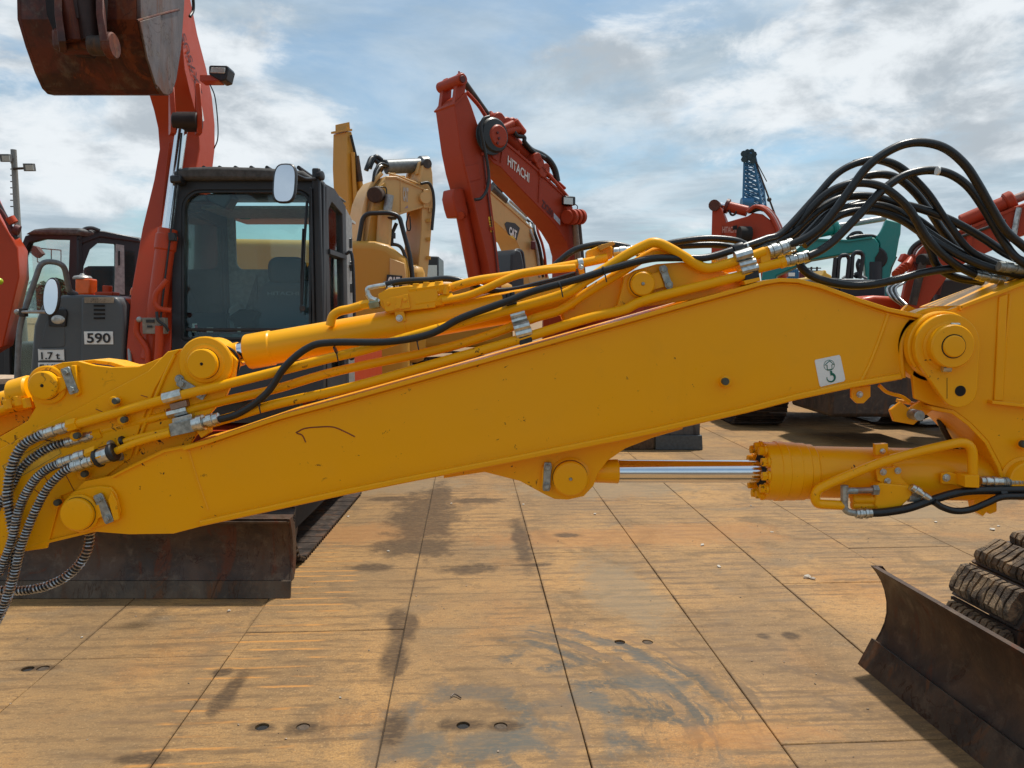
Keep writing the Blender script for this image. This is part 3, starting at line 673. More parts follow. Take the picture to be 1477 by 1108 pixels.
boss(70, 555, AY, arm, [(.006, 0), (.004, .004), (0, .005)], DARK, 'grease_hole', .034)
lock_plate(102, 549, 6, 16, AY - .012, arm, .030)
MB().prism(PX([(106, 527), (112, 527), (118, 568), (112, 572)], AY), (0, -.016, 0)).build('stop_block', YEL2, arm, bevel=.002)
boss(298, 524, AY, arm, [(.086, 0), (.086, .008), (.082, .012), (.064, .014), (.060, .018), (.048, .020), (.048, .036), (.044, .040), (0, .041)], YEL2)
boss(298, 524, AY, arm, [(.0055, 0), (.0035, .004), (0, .005)], DARK, 'grease_hole', .040)
o = lock_plate(277, 561, 17, 10, AY - .012, arm, .028)
MB().prism(PX([(262, 541), (275, 543), (296, 560), (286, 575), (262, 556)], AY), (0, -.011, 0)).build('pin_flag', YEL2, arm, bevel=.002)
# scratches / sticker outline on the arm
for pts in (((203, 570), (213, 573)), ((138, 590), (152, 596)), ((90, 676), (108, 710)), ((60, 680), (72, 700)), ((130, 650), (160, 640)), ((48, 705), (60, 712), (75, 706))):
    MB().tube([P(x, y, AY - .0075) for x, y in pts], .0012, 5).build('scratch_mark', SCR, arm)
lbl = [(2, 672), (78, 630), (90, 655), (14, 698)]
MB().prism(PX(lbl, AY - .0075), (0, -.0008, 0)).build('range_decal', simple('amber_decal', (.80, .42, .02), .5), arm)
for pts in ([(4, 672), (77, 632), (88, 654), (15, 696), (4, 672)], [(6, 676), (22, 668), (25, 674), (9, 682), (6, 676)]):
    MB().tube([P(x, y, AY - .0085) for x, y in pts], .0006, 4, False).build('decal_line', PRN, arm)
MB().tube([P(x, y, AY - .009) for x, y in ((44, 641), (58, 633), (76, 637))], .0017, 5, False).build('decal_line', DPRN, arm)
# bucket cylinder end at the far left
bc = MB().cyl(P(-160, 625, 2.53), P(46, 571, 2.53), .040, 28, .004).build('bucket_cylinder', YEL2, EX, ang=30)
MB().cyl(P(20, 570, 2.50), P(48, 562, 2.50), .050, 24, .006).build('cylinder_eye', YEL2, bc)
MB().tube([P(-60, 610, 2.47), P(0, 592, 2.465), P(22, 580, 2.465), P(40, 576, 2.47)], .012, 12).build('oil_pipe', YEL2, bc)
for px, py in ((26, 577), (38, 580), (10, 582)): MB().cyl(P(px, py - 6, 2.455), P(px + 3, py + 8, 2.455), .014, 6, .002).build('pipe_nut', YEL2, bc)
MB().prism(PX([(-160, 655), (46, 586), (46, 604), (0, 628), (-160, 712)], 2.56), D_(.02)).build('link_plate', YEL2, bc)

# ---- arm cylinder lying on top of the boom
CY = 2.53
ac = MB().lathe(P(356, 508, CY), P(842, 424, CY) - P(356, 508, CY), [(.050, 0), (.056, .004), (.058, .010), (.058, .085), (.0545, .090), (.0545, 1.00), (.058, 1.06), (.055, 1.085), (.050, 1.09)], 40).build('arm_cylinder', YEL, EX, ang=25)
MB().cyl(P(340, 511, CY), P(362, 507, CY), .036, 28).build('piston_rod', CHR, ac)
MB().lathe(P(298, 524, CY), P(352, 509, CY) - P(298, 524, CY), [(.058, 0), (.056, .05), (.044, .085), (.040, .10), (.040, .118)], 32).build('rod_end', YEL2, ac)
MB().cyl(P(300, 522, CY - .045), P(300, 522, CY - .045) + D_(.09), .077, 36, .006).build('rod_eye', YEL2, ac)
MB().tube([P(x, y, CY - .056) for x, y in ((330, 560), (338, 545), (344, 525), (338, 508), (322, 498))], .005, 6).build('weld_seam', DARK, ac)
# head end eye
MB().prism(PX([(800, 432), (862, 410), (890, 398), (925, 390), (948, 396), (955, 415), (935, 432), (900, 445), (815, 470)], CY - .035), D_(.07)).build('head_eye', YEL, ac, bevel=.008)
# clamp band
def band_on(cyl_a, cyl_b, t, w, r, parent, mat, name):
    d = (cyl_b - cyl_a); p = cyl_a + d * t; d = d.normalized()
    return MB().lathe(p - d * w / 2, d, [(r, 0), (r + .003, .0), (r + .003, w), (r, w)], 36).build(name, mat, parent, ang=30)
A_, B_ = P(356, 508, CY), P(842, 424, CY)
cb = band_on(A_, B_, .462, .030, .0545, ac, YEL, 'clamp_band')
MB().prism(PX([(568, 447), (581, 445), (586, 463), (573, 466)], CY - .058), D_(.006)).build('clamp_plate', YEL, cb, bevel=.001)
bolt(P(576, 459, CY - .060), YA, .0075, cb)
# lugs that hold the cylinder head on the boom
for yy in (2.455, 2.585):
    lg = MB().prism(PX([(880, 450), (891, 440), (896, 420), (900, 399), (915, 390), (947, 381), (984, 378), (1020, 385), (1057, 396), (1085, 408), (1085, 420)], yy), D_(.018)).build('cylinder_bracket', YEL, boom, bevel=.003)
boss(925, 410, 2.455, boom, [(.046, 0), (.046, .006), (.042, .010), (.038, .011), (.038, .028), (.034, .032), (0, .033)], YEL)
boss(925, 410, 2.455, boom, [(.006, 0), (.004, .006), (0, .007)], ZINCD, 'grease_nipple', .032)
MB().prism(PX([(930, 398), (950, 392), (958, 414), (938, 420)], 2.450), (0, -.010, 0)).build('pin_flag', YEL, boom, bevel=.002)
lock_plate(960, 400, 5, 14, 2.442, boom, .022)

# ---- valve block and fittings on the cylinder
vb = MB(); 
vb.prism(PX([(545, 424), (560, 416), (588, 412), (628, 415), (632, 425), (628, 444), (560, 452), (548, 440)], 2.47), D_(.07))
vb = vb.build('valve_block', YEL, ac, bevel=.003)
for a_, b_, r in (((628, 434), (654, 429), .016), ((628, 420), (650, 414), .013), ((590, 420), (640, 413), .018), ((600, 440), (640, 434), .017)):
    MB().cyl(P(*a_, 2.485), P(*b_, 2.485), r, 6, .002).build('port_nut', YEL, vb)
for x, y in ((600, 418), (615, 416), (632, 415), (643, 419)): MB().cyl(P(x, y + 6, 2.48), P(x, y - 9, 2.48), .011, 6, .001).build('port_nut', YEL, vb)
MB().prism(PX([(552, 432), (588, 424), (592, 444), (556, 450)], 2.462), D_(.008)).build('cover_plate', YEL, vb, bevel=.001)
for x, y in ((560, 438), (584, 433)): bolt(P(x, y, 2.462), YA, .005, vb, YEL)
MB().prism(PX([(569, 446), (577, 444), (580, 430), (572, 430)], 2.458), D_(.006)).build('bracket_leg', YEL, vb)
bolt(P(563, 417, 2.50), (0, -.3, 1), .009, vb)
MB().cyl(P(533, 431, 2.475), P(547, 437, 2.475), .012, 6, .001).build('hose_fitting', ZINC, vb)
MB().cyl(P(530, 424, 2.475), P(537, 436, 2.475), .009, 12, .001).build('hose_fitting', ZINC, vb)
TB('hose_fitting', [P(531, 425, 2.475), P(530, 417, 2.475), P(538, 414, 2.475), P(556, 411, 2.475)], .0075, ZINC, vb)
MB().cyl(P(533, 440, 2.475), P(547, 437, 2.475), .017, 6, .001).build('port_nut', simple('olive_fitting', (.30, .33, .22), .45, .5), vb)
MB().cyl(P(519, 441, 2.475), P(534, 438, 2.475), .015, 6, .001).build('port_nut', YEL, vb)

# ---- yellow pipes along the boom
PYELL = [
 ([(103, 614), (160, 598), (238, 576), (320, 556), (400, 536), (470, 518), (528, 504), (600, 483), (727, 449), (811, 425), (845, 405), (874, 387), (905, 367), (930, 354), (943, 350), (958, 354), (985, 369), (1010, 384), (1030, 386), (1071, 374), (1103, 363)], 2.43, .0155),
 ([(138, 625), (190, 611), (244, 598), (320, 579), (398, 561), (484, 536), (630, 505), (700, 485), (771, 459), (809, 447), (847, 422), (900, 390), (935, 368), (952, 362), (975, 367), (1010, 380)], 2.46, .0145),
 ([(290, 614), (333, 602), (398, 583), (509, 558), (630, 524), (738, 493), (771, 483), (852, 458), (900, 447), (935, 432), (1065, 399), (1092, 388), (1130, 378)], 2.425, .0155),
 ([(476, 470), (480, 456), (490, 449), (504, 446), (521, 441)], 2.475, .0145),
 ([(650, 415), (687, 405), (740, 397), (833, 381), (876, 372)], 2.50, .0145),
 ([(638, 434), (665, 429), (690, 421), (738, 400), (771, 392), (830, 386)], 2.475, .0125),
 ([(165, 652), (190, 641), (215, 633), (246, 625)], 2.40, .0115),
 ([(172, 640), (205, 630), (246, 621)], 2.43, .0115),
 ([(1040, 390), (1075, 383), (1100, 377)], 2.50, .013),
]
pipes = []
for pts, Y, r in PYELL:
    dens = [P(x, y, Y) for x, y in pts]
    pipes.append(TB('oil_pipe', dens, r, YEL2 if pts[0][0] < 300 else YEL, EX, 16))
def nutseg(px0, py0, px1, py1, Y, segs, parent, mats=None, name='hose_fitting'):
    """crimped fitting made of stepped sleeves between two pixels"""
    a, b_ = P(px0, py0, Y), P(px1, py1, Y); L_ = (b_ - a).length; prof = []; h = 0
    for r, f in segs:
        prof += [(r * .90, h * L_), (r, h * L_ + .001), (r, (h + f) * L_ - .001), (r * .90, (h + f) * L_)]; h += f
    return MB().lathe(a, b_ - a, prof, 16).build(name, mats or ZINC, parent, ang=30)
SG = [(.020, .16), (.022, .22), (.017, .12), (.021, .2), (.020, .10), (.022, .2)]
SG2 = [(.015, .2), (.017, .2), (.014, .15), (.017, .2), (.015, .25)]
for x0, y0, x1, y1, Y, s, p in ((101, 614, 58, 628, 2.425, SG, 0), (137, 627, 96, 639, 2.455, SG, 1), (124, 655, 86, 669, 2.40, SG, 6), (135, 664, 105, 674, 2.385, SG, 6)):
    nutseg(x0, y0, x1, y1, Y, [(r * .83, f) for r, f in s], pipes[p])
MB().cyl(P(98, 615, 2.427), P(112, 611, 2.427), .021, 6, .002).build('pipe_nut', YEL2, pipes[0])
MB().cyl(P(134, 628, 2.457), P(148, 624, 2.457), .020, 6, .002).build('pipe_nut', YEL2, pipes[1])
MB().cyl(P(125, 656, 2.40), P(140, 650, 2.40), .018, 6, .002).build('pipe_nut', YEL2, pipes[6])
MB().cyl(P(134, 664, 2.385), P(150, 658, 2.385), .017, 6, .002).build('pipe_nut', YEL2, pipes[6])
# round clamp with the bright sleeve
cl = MB().lathe(P(139, 662, 2.395), P(167, 651, 2.395) - P(139, 662, 2.395), [(.028, 0), (.030, .003), (.030, .012), (.024, .013), (.024, .050), (.030, .051), (.030, .062), (.027, .066)], 24).build('pipe_clamp', BLK, EX, ang=30)
MB().lathe(P(144, 660, 2.395), P(160, 654, 2.395) - P(144, 660, 2.395), [(.0255, 0), (.0255, .034)], 24).build('clamp_sleeve', ZINC, cl, ang=30)
for x, y, m_ in ((158, 643, ZINCD), (174, 637, BLK), (170, 659, ZINCD)): MB().cyl(P(x, y, 2.43), P(x + 5, y - 2, 2.43), .016, 18, .002).build('clamp_washer', m_, cl)
# clamp stacks
def shell(px0, py0, px1, py1, Y, r, parent, mat=ZINC, name='clamp_shell'):
    return MB().cyl(P(px0, py0, Y), P(px1, py1, Y), r, 10, .001).build(name, mat, parent, ang=25)
def clampbox(pts, Y, d, parent, mat, name): return MB().prism(PX(pts, Y), D_(d)).build(name, mat, parent, bevel=.0015)
cs = clampbox([(243, 612), (279, 604), (283, 622), (246, 630)], 2.395, .055, EX, ZINCD, 'pipe_clamp')
shell(236, 575, 263, 568, 2.43, .0185, cs); shell(243, 597, 271, 590, 2.455, .0180, cs)
clampbox([(244, 583), (268, 577), (270, 586), (246, 592)], 2.432, .03, cs, BRASS, 'clamp_spacer'); clampbox([(248, 604), (276, 597), (277, 604), (248, 611)], 2.43, .03, cs, ZINC, 'clamp_spacer')
clampbox([(262, 560), (276, 572), (286, 596), (280, 604), (270, 596), (262, 575)], 2.475, .01, cs, ZINCD, 'clamp_bracket')
clampbox([(283, 622), (283, 602), (300, 600), (300, 625), (290, 632)], 2.41, .04, cs, YEL2, 'clamp_seat')
bolt(P(259, 547, 2.44), YA, .010, cs, ZINCD)
nutseg(279, 613, 316, 603, 2.40, [(.022, .2), (.026, .22), (.015, .14), (.021, .22), (.018, .22)], cs)
cs = clampbox([(741, 472), (763, 466), (766, 480), (744, 486)], 2.41, .04, EX, ZINC, 'pipe_clamp')
clampbox([(748, 486), (766, 481), (768, 493), (750, 498)], 2.41, .05, cs, BLK, 'clamp_rubber')
shell(741, 474, 764, 468, 2.418, .0150, cs); shell(744, 483, 767, 477, 2.418, .0145, cs)
shell(736, 456, 757, 450, 2.435, .0105, cs); shell(738, 464, 760, 458, 2.435, .0105, cs); shell(733, 443, 754, 438, 2.44, .0085, cs)
clampbox([(728, 428), (743, 424), (746, 438), (731, 442)], 2.418, .04, cs, BLK, 'clamp_rubber')
for x in (730, 736, 742): MB().cyl(P(x, 441 - (x - 730) * .3, 2.412), P(x - 3, 425 - (x - 730) * .3, 2.412), .007, 8).build('clamp_rib', BLK, cs)
MB().prism(PX([(764, 492), (790, 484), (800, 482), (800, 478), (764, 488)], 2.42), D_(.06)).build('clamp_seat', YEL, cs, bevel=.002)
cs = clampbox([(1066, 381), (1089, 375), (1094, 388), (1071, 395)], 2.405, .05, EX, ZINC, 'pipe_clamp')
shell(1066, 383, 1090, 377, 2.412, .012, cs); shell(1069, 391, 1093, 385, 2.412, .013, cs); shell(1060, 371, 1084, 364, 2.415, .0175, cs); shell(1027, 375, 1048, 369, 2.47, .011, cs); shell(1040, 381, 1062, 375, 2.44, .010, cs, ZINCD)
clampbox([(1074, 395), (1094, 389), (1096, 401), (1076, 406)], 2.41, .05, cs, BLK, 'clamp_rubber')
clampbox([(1073, 405), (1096, 400), (1097, 405), (1075, 411)], 2.402, .07, cs, YEL, 'clamp_seat')
band = MB().lathe(P(834, 381, 2.50), P(840, 380, 2.50) - P(834, 381, 2.50), [(.0185, 0), (.0185, .016)], 20).build('pipe_clamp', ZINC, EX); clampbox([(833, 384), (841, 383), (845, 400), (838, 402)], 2.49, .02, band, YEL, 'clamp_bracket'); bolt(P(838, 385, 2.478), YA, .006, band)
# right-hand pipe ends and crimped fittings
MB().prism(PX([(1096, 361), (1107, 355), (1112, 362), (1112, 385), (1098, 386)], 2.42), D_(.04)).build('pipe_elbow', YEL, pipes[0], bevel=.003)
nutseg(1108, 364, 1143, 353, 2.43, SG, pipes[0]); MB().cyl(P(1124, 380, 2.425), P(1133, 377, 2.425), .018, 8, .002).build('pipe_nut', YEL, pipes[2])
nutseg(1132, 378, 1166, 369, 2.425, [(r * .85, f) for r, f in SG], pipes[2])
MB().prism(PX([(846, 384), (884, 372), (884, 356), (870, 352), (846, 362)], 2.52), D_(.05)).build('pipe_manifold', YEL, EX, bevel=.004)
nutseg(884, 364, 930, 360, 2.50, SG2, pipes[4]); MB().prism(PX([(862, 355), (884, 348), (888, 352), (866, 362)], 2.49), D_(.03)).build('pipe_elbow', OCH, pipes[4], bevel=.002)
nutseg(1120, 366, 1146, 357, 2.50, SG2, pipes[8])

# ---- black hoses
def hose(pts, Y, r, label=None, dY=None, mat=HOSE):
    n = len(pts); ys = dY or [0] * n
    return TB('hydraulic_hose', [P(x, y, Y + ys[i]) for i, (x, y) in enumerate(pts)], r, mat, EX, 14, True, 8, label=label)
h1 = hose([(305, 608), (345, 596), (385, 567), (412, 528), (446, 501), (480, 494), (560, 493), (620, 482), (665, 459), (728, 436), (770, 420), (836, 402), (881, 388), (935, 374), (973, 372), (1017, 372), (1057, 361), (1079, 354), (1104, 345), (1129, 335), (1174, 287), (1207, 251), (1240, 234), (1270, 231), (1300, 242), (1336, 276), (1365, 318), (1400, 362), (1452, 389)], 2.40, .0115,
     dY=[0, 0, 0, 0, 0, 0, 0, 0, 0, .0, .01, .01, .01, .01, .03, .03, .04, .05, .07, .08, .1, .11, .11, .11, .1, .1, .1, .1, .1])
for x, y in ((372, 580), (484, 505), (600, 488), (808, 412), (871, 390)):
    MB().lathe(P(x - 1, y + .5, 2.405), V((1, 0, .4)), [(.0135, 0), (.0135, .005)], 12).build('cable_tie', BLKP, h1); MB().tube([P(x + 1, y + 3, 2.392), P(x + 4, y + 17, 2.392)], .0022, 5, False).build('tie_tail', BLKP, h1)
hose([(554, 411), (581, 406), (620, 404), (655, 403), (720, 420), (790, 407), (830, 396)], 2.52, .0105)
hose([(800, 383), (825, 363), (849, 355), (876, 352), (905, 357), (930, 372)], 2.56, .011)
hose([(925, 366), (950, 355), (990, 347), (1025, 344), (1060, 347), (1079, 355), (1100, 365), (1130, 370), (1150, 366)], 2.56, .011)
hose([(925, 372), (960, 358), (1000, 354), (1040, 354), (1085, 362), (1128, 352), (1160, 330), (1194, 300), (1226, 274)], 2.59, .011)
# lower-left of the arch: collars
MB().lathe(P(1058, 361, 2.44), P(1072, 356, 2.44) - P(1058, 361, 2.44), [(.0155, 0), (.017, .004), (.017, .028), (.0155, .032)], 16).build('hose_collar', BLK, h1)
MB().lathe(P(1076, 356, 2.45), P(1079, 355, 2.45) - P(1076, 356, 2.45), [(.014, 0), (.014, .006)], 16).build('hose_collar', ZINC, h1)
arch = [
 [(1139, 354), (1165, 342), (1187, 325), (1207, 300), (1226, 274), (1249, 243), (1275, 222), (1305, 208), (1335, 206), (1365, 215), (1392, 238), (1412, 268), (1430, 300), (1450, 332), (1477, 356), (1530, 400)],
 [(1165, 370), (1184, 361), (1203, 347), (1224, 326), (1246, 303), (1270, 277), (1297, 257), (1322, 248), (1347, 246), (1372, 252), (1396, 269), (1417, 297), (1434, 326), (1450, 352), (1470, 375), (1520, 402)],
 [(1145, 330), (1170, 301), (1194, 279), (1220, 267), (1245, 264), (1270, 269), (1290, 281), (1312, 303), (1336, 342), (1358, 366), (1382, 384), (1410, 398)],
 [(1087, 360), (1112, 350), (1139, 339), (1160, 320), (1181, 303), (1205, 289), (1230, 283), (1260, 284), (1290, 292), (1323, 300), (1350, 309), (1380, 322), (1420, 345), (1455, 368), (1500, 385)],
 [(1150, 352), (1172, 330), (1190, 312), (1210, 302), (1236, 298), (1262, 296), (1288, 302), (1312, 316), (1345, 340), (1388, 366), (1430, 382), (1480, 392)],
 [(1160, 354), (1182, 335), (1202, 316), (1222, 307), (1246, 304), (1270, 306), (1300, 317), (1328, 335), (1360, 356), (1400, 376), (1440, 390), (1490, 400)],
 [(1152, 375), (1158, 388), (1175, 400), (1200, 408), (1230, 412), (1262, 410), (1295, 403), (1330, 394), (1370, 388), (1420, 388), (1470, 394)],
 [(1232, 236), (1262, 231), (1290, 239), (1312, 256), (1335, 286), (1356, 322), (1378, 352), (1400, 378), (1422, 402)],
 [(1120, 358), (1150, 338), (1178, 308), (1204, 282), (1232, 262), (1262, 252), (1292, 256), (1318, 276), (1340, 304), (1362, 336), (1390, 366), (1430, 388)],
 [(1160, 340), (1190, 318), (1220, 300), (1256, 290), (1290, 296), (1326, 318), (1362, 344), (1400, 364), (1450, 384)],
 [(1290, 294), (1315, 318), (1340, 356), (1352, 384), (1378, 400), (1416, 407)],
]
for i, a in enumerate(arch):
    n = len(a); yy = (2.42, 2.41, 2.50, 2.47, 2.55, 2.45, 2.53, 2.60, 2.62, 2.64, 2.58)[i]
    h = hose(a, yy, .0130 if i != 7 else .0122, dY=[.0 + .05 * math.sin(j / (n - 1) * PI) * (1 if i % 2 else -1) for j in range(n)])
    if i in (2,): nutseg(a[-1][0] - 4, a[-1][1] - 2, a[-1][0] + 36, a[-1][1] + 6, yy, [(r * .8, f) for r, f in SG], h)
MB().lathe(P(1351, 246.5, 2.405), V((1, 0, -.1)), [(.0135, 0), (.0135, .006)], 16).build('hose_tag', WHITE, h)
for i in range(6):
    nutseg(1440 + i * 7, 384 + (i * 7) % 15, 1490 + i * 6, 390 + (i * 7) % 15, 2.44 + .03 * i, [(r * .8, f) for r, f in SG], EX, name='hose_fitting', mats=ZINC if i % 2 else ZINCD)

# ---- spring-guarded hoses at the left end
def spring_hose(pts, Y, r, pitch=.0115):
    pp = [P(x, y, Y + (q[2] if len(q) > 2 else 0)) for q in pts for x, y in [q[:2]]]
    o = TB('spring_guarded_hose', pp, r * .86, HOSE, EX, 12, True, 6)
    MB().helix(pp, r * .93, pitch, r * .20).build('spring_coil', simple_spr, o, ang=60); return o
simple_spr = simple('spring_wire', (.42, .43, .43), .32, .8, .3)
spring_hose([(60, 627), (36, 640), (22, 660), (14, 686), (11, 713), (14, 740), (20, 775), (22, 810), (14, 850), (0, 885), (-20, 920)], 2.415, .0150)
spring_hose([(97, 638), (78, 643), (54, 656), (32, 675), (18, 700), (4, 722), (-14, 745)], 2.45, .0142)
spring_hose([(87, 668), (68, 677), (50, 693), (34, 719), (25, 744), (20, 770), (10, 800), (-4, 830)], 2.395, .0135, .0095)
spring_hose([(106, 673), (90, 682), (70, 702), (54, 730), (41, 760), (30, 790), (20, 832), (8, 866), (-8, 900)], 2.38, .0125, .0105)
spring_hose([(130, 766), (127, 790), (115, 813), (95, 832), (68, 845), (40, 851), (10, 852), (-30, 848)], 2.50, .0145, .0125)
spring_hose([(4, 720), (-2, 745), (-8, 770)], 2.46, .014)

# ---- lower (boom) cylinder
LY = 2.51
rod = MB().cyl(P(890, 680, LY), P(1108, 680, LY), .0375, 40).build('piston_rod', CHR, EX, ang=30)
MB().lathe(P(850, 680, LY), P(893, 680, LY) - P(850, 680, LY), [(.036, 0), (.038, .05), (.040, .093), (.038, .096)], 32).build('rod_end', YEL, rod, ang=30)
MB().cyl(P(822, 688, LY - .035), P(822, 688, LY - .035) + D_(.07), .055, 28).build('rod_eye', YEL, rod)
a_, b_ = P(1098, 679, LY), P(1440, 686, LY); L_ = (b_ - a_).length
bcy = MB().lathe(a_, b_ - a_, [(.060, 0), (.093, .0005), (.096, .004), (.096, .040), (.0985, .042), (.0985, .066), (.096, .069), (.096, .105), (.0945, .107), (.0945, .135), (.091, .139), (.091, .160), (.085, .166), (.085, L_ - .06), (.080, L_ - .03), (.07, L_)], 56).build('boom_cylinder', YEL, EX, ang=22)
MB().lathe(a_ - (b_ - a_).normalized() * .004, b_ - a_, [(.040, 0), (.058, 0), (.058, .006), (.040, .006)], 30).build('rod_seal', DARK, bcy)
ax = (b_ - a_).normalized(); u_, w_, _ = frame_from(ax)
for i in range(11):
    an = 2 * PI * i / 11 + .1; p = a_ + (u_ * math.cos(an) + w_ * math.sin(an)) * .080
    MB().cyl(p + ax * .0, p - ax * .024, .0150, 6, .002).build('flange_bolt', YEL2, bcy)
    MB().cyl(p + ax * .0, p - ax * .007, .0185, 16).build('flange_washer', YEL2, bcy)
cc = MB().lathe(a_ + ax * .395, ax, [(.0852, 0), (.088, 0), (.088, .020), (.0852, .020)], 44).build('clamp_band', YEL, bcy)
MB().prism(PX([(1263, 641), (1281, 640), (1281, 650), (1277, 655), (1263, 657)], LY - .080), D_(.02)).build('clamp_ear', YEL, cc, bevel=.001)
bolt(P(1273, 651, LY - .082), YA, .0062, cc)
cy2 = TB('oil_pipe', roundcorners([P(x, y, LY - .125) for x, y in ((1216, 729), (1176, 727), (1176, 708), (1195, 698), (1267, 668), (1330, 650), (1403, 634), (1403, 690))], .055, 6), .0150, YEL, bcy, 16, False)
MB().prism(PX([(1392, 686), (1413, 686), (1413, 704), (1392, 703)], LY - .15), D_(.06)).build('pipe_block', YEL, bcy, bevel=.002)
pb = MB().prism(PX([(1358, 683), (1370, 681), (1380, 684), (1396, 684), (1396, 704), (1385, 703), (1374, 699), (1359, 698)], LY - .105), D_(.012)).build('pipe_bracket', YEL, bcy, bevel=.002)
bolt(P(1365, 689, LY - .107), YA, .0085, pb)
vp = MB().prism(PX([(1263, 677), (1297, 673), (1300, 690), (1312, 702), (1300, 712), (1284, 702), (1266, 693)], LY - .105), D_(.008)).build('valve_bracket', YEL, bcy, bevel=.001)
for x, y in ((1274, 681), (1295, 679), (1280, 694), (1298, 703)): bolt(P(x, y, LY - .107), YA, .0072, vp)
vbk = MB().prism(PX([(1264, 700), (1270, 697), (1315, 701), (1316, 716), (1300, 731), (1266, 735), (1262, 728)], LY - .12), D_(.05)).build('valve_block', YEL, bcy, bevel=.004)
for y, r in ((720, .016), (729, .013)): MB().cyl(P(1228, y, LY - .10), P(1266, y, LY - .10), r, 18, .003).build('valve_cap', YEL, vbk)
MB().cyl(P(1226, 708, LY - .13), P(1262, 707, LY - .13), .010, 16).build('adapter', BRASS, vbk); MB().cyl(P(1258, 707, LY - .13), P(1266, 707, LY - .13), .017, 6, .001).build('adapter_nut', ZINCD, vbk)
TB('adapter_elbow', roundcorners([P(1236, 708, LY - .13), P(1218, 708, LY - .13), P(1218, 738, LY - .13), P(1238, 741, LY - .13)], .02), .0105, ZINCD, vbk, 12, False)
MB().cyl(P(1218, 700, LY - .13), P(1218, 722, LY - .13), .0125, 8, .001).build('adapter_nut', ZINCD, vbk)
nutseg(1234, 741, 1257, 740, LY - .13, SG2, vbk)
MB().cyl(P(1310, 718, LY - .11), P(1326, 718, LY - .11), .015, 6, .001).build('adapter_nut', ZINCD, vbk)
nutseg(1314, 702, 1348, 725, LY - .13, [(.012, .15), (.014, .2), (.010, .15), (.012, .25), (.011, .25)], vbk)
hose([(1256, 740), (1275, 739), (1310, 733), (1348, 720), (1380, 711), (1402, 708), (1440, 707), (1500, 706), (1560, 704)], LY - .13, .0130)
hose([(1347, 724), (1360, 732), (1378, 737), (1400, 735), (1425, 725), (1445, 717), (1477, 716), (1540, 714)], LY - .145, .0105)
nutseg(1413, 694, 1445, 695, LY - .12, SG2, bcy); MB().helix([P(1440, 695, LY - .12), P(1480, 695, LY - .12), P(1560, 696, LY - .12)], .0115, .0065, .0035).build('braided_hose', ZINCD, bcy)
MB().lathe(P(1440, 712, LY - .13), V((1, 0, 0)), [(.017, 0), (.017, .02)], 16).build('hose_clip', BLK, bcy)
bb_ = MB().prism(PX([(1404, 716), (1438, 716), (1438, 738), (1428, 742), (1424, 738), (1418, 745), (1408, 738)], LY - .05), D_(.04)).build('grease_bracket', YEL, bcy, bevel=.002)

for px, py, rr_, h_, par in ((118, 739, .0535, .0185, boom), (822, 688, .0575, .0105 - .055 + .055, boom), (70, 555, .0475, .0125, arm), (298, 524, .0495, .0205, arm), (925, 410, .0395, .0115, boom)):
    yb = {118: Y0 + .002, 822: 2.457, 70: AY, 298: AY, 925: 2.455}[px]
    MB().lathe(P(px, py, yb) + V((0, -h_ + .001, 0)), YA, [(rr_, 0), (rr_, .0008), (rr_ - .004, .0008)], 40).build('greasy_gap', DARK, par)

# ---- rear boom section at the right with its pivot link
rb_side = [(1330, 470), (1342, 456), (1385, 441), (1477, 407), (1620, 352), (1760, 360), (1760, 800), (1640, 800), (1560, 720), (1500, 705), (1452, 700), (1444, 672), (1425, 636), (1400, 610), (1376, 592), (1345, 585), (1320, 575), (1316, 540)]
rb = MB().prism(PX(rb_side, Y0 + .012), D_(.016)).build('rear_boom', YEL, EX, bevel=.002)
MB().prism(PX(rb_side, Y1 - .028), D_(.016)).build('far_side_plate', YEL, rb, bevel=.002)
MB().strip(PX([(1385, 441), (1477, 406), (1620, 350), (1760, 356)], Y0), .012, D_(Y1 - Y0)).build('top_flange', YEL, rb, bevel=.002)
MB().prism([P(1385, 441, Y0), P(1385, 441, Y0) + D_(Y1 - Y0), P(1352, 450, Y1), P(1388, 442.5, Y0)], (0, 0, -.012)).build('flange_tip', YEL, rb)
MB().strip(PX([(1452, 700), (1444, 672), (1425, 636), (1400, 610), (1376, 592), (1345, 586)], Y0 + .004), .012, D_(Y1 - Y0 - .01)).build('throat_plate', YEL, rb, bevel=.002)
MB().strip(PX([(1432, 578), (1477, 583), (1600, 596)], Y0 - .014), .010, D_(.03)).build('side_rib', YEL, rb, bevel=.001)
MB().prism(PX([(1440, 428), (1452, 424), (1446, 578), (1432, 578)], Y0 + .012), (0, -.006, 0)).build('weld_backing', YEL, rb, bevel=.003)
MB().tube([P(1457, 424, Y0 + .012), P(1450, 500, Y0 + .012), P(1444, 575, Y0 + .012)], .005, 8).build('weld_seam', YEL, rb)
boss(1474, 690, Y0 + .012, rb, [(.070, 0), (.070, .004), (.060, .008), (.058, .03), (.054, .034), (0, .035)], YEL)
stud(1474, 640, Y0 + .012, rb, .016)
# clevis behind the joint
for yy in (2.46, 2.54):
    MB().prism(PX([(1350, 560), (1395, 575), (1390, 602), (1345, 592), (1330, 602), (1318, 613), (1290, 608), (1284, 592), (1300, 580), (1312, 590), (1326, 580)], yy), D_(.016)).build('stop_lug', YEL, rb, bevel=.002)
MB().cyl(P(1327, 600, 2.41), P(1327, 600, 2.41) + D_(.17), .017, 20, .002).build('lug_pin', ZINCD, rb)
MB().prism(PX([(1310, 440), (1342, 456), (1310, 470), (1295, 455)], 2.60), D_(.02)).build('cover_edge', YEL, rb)
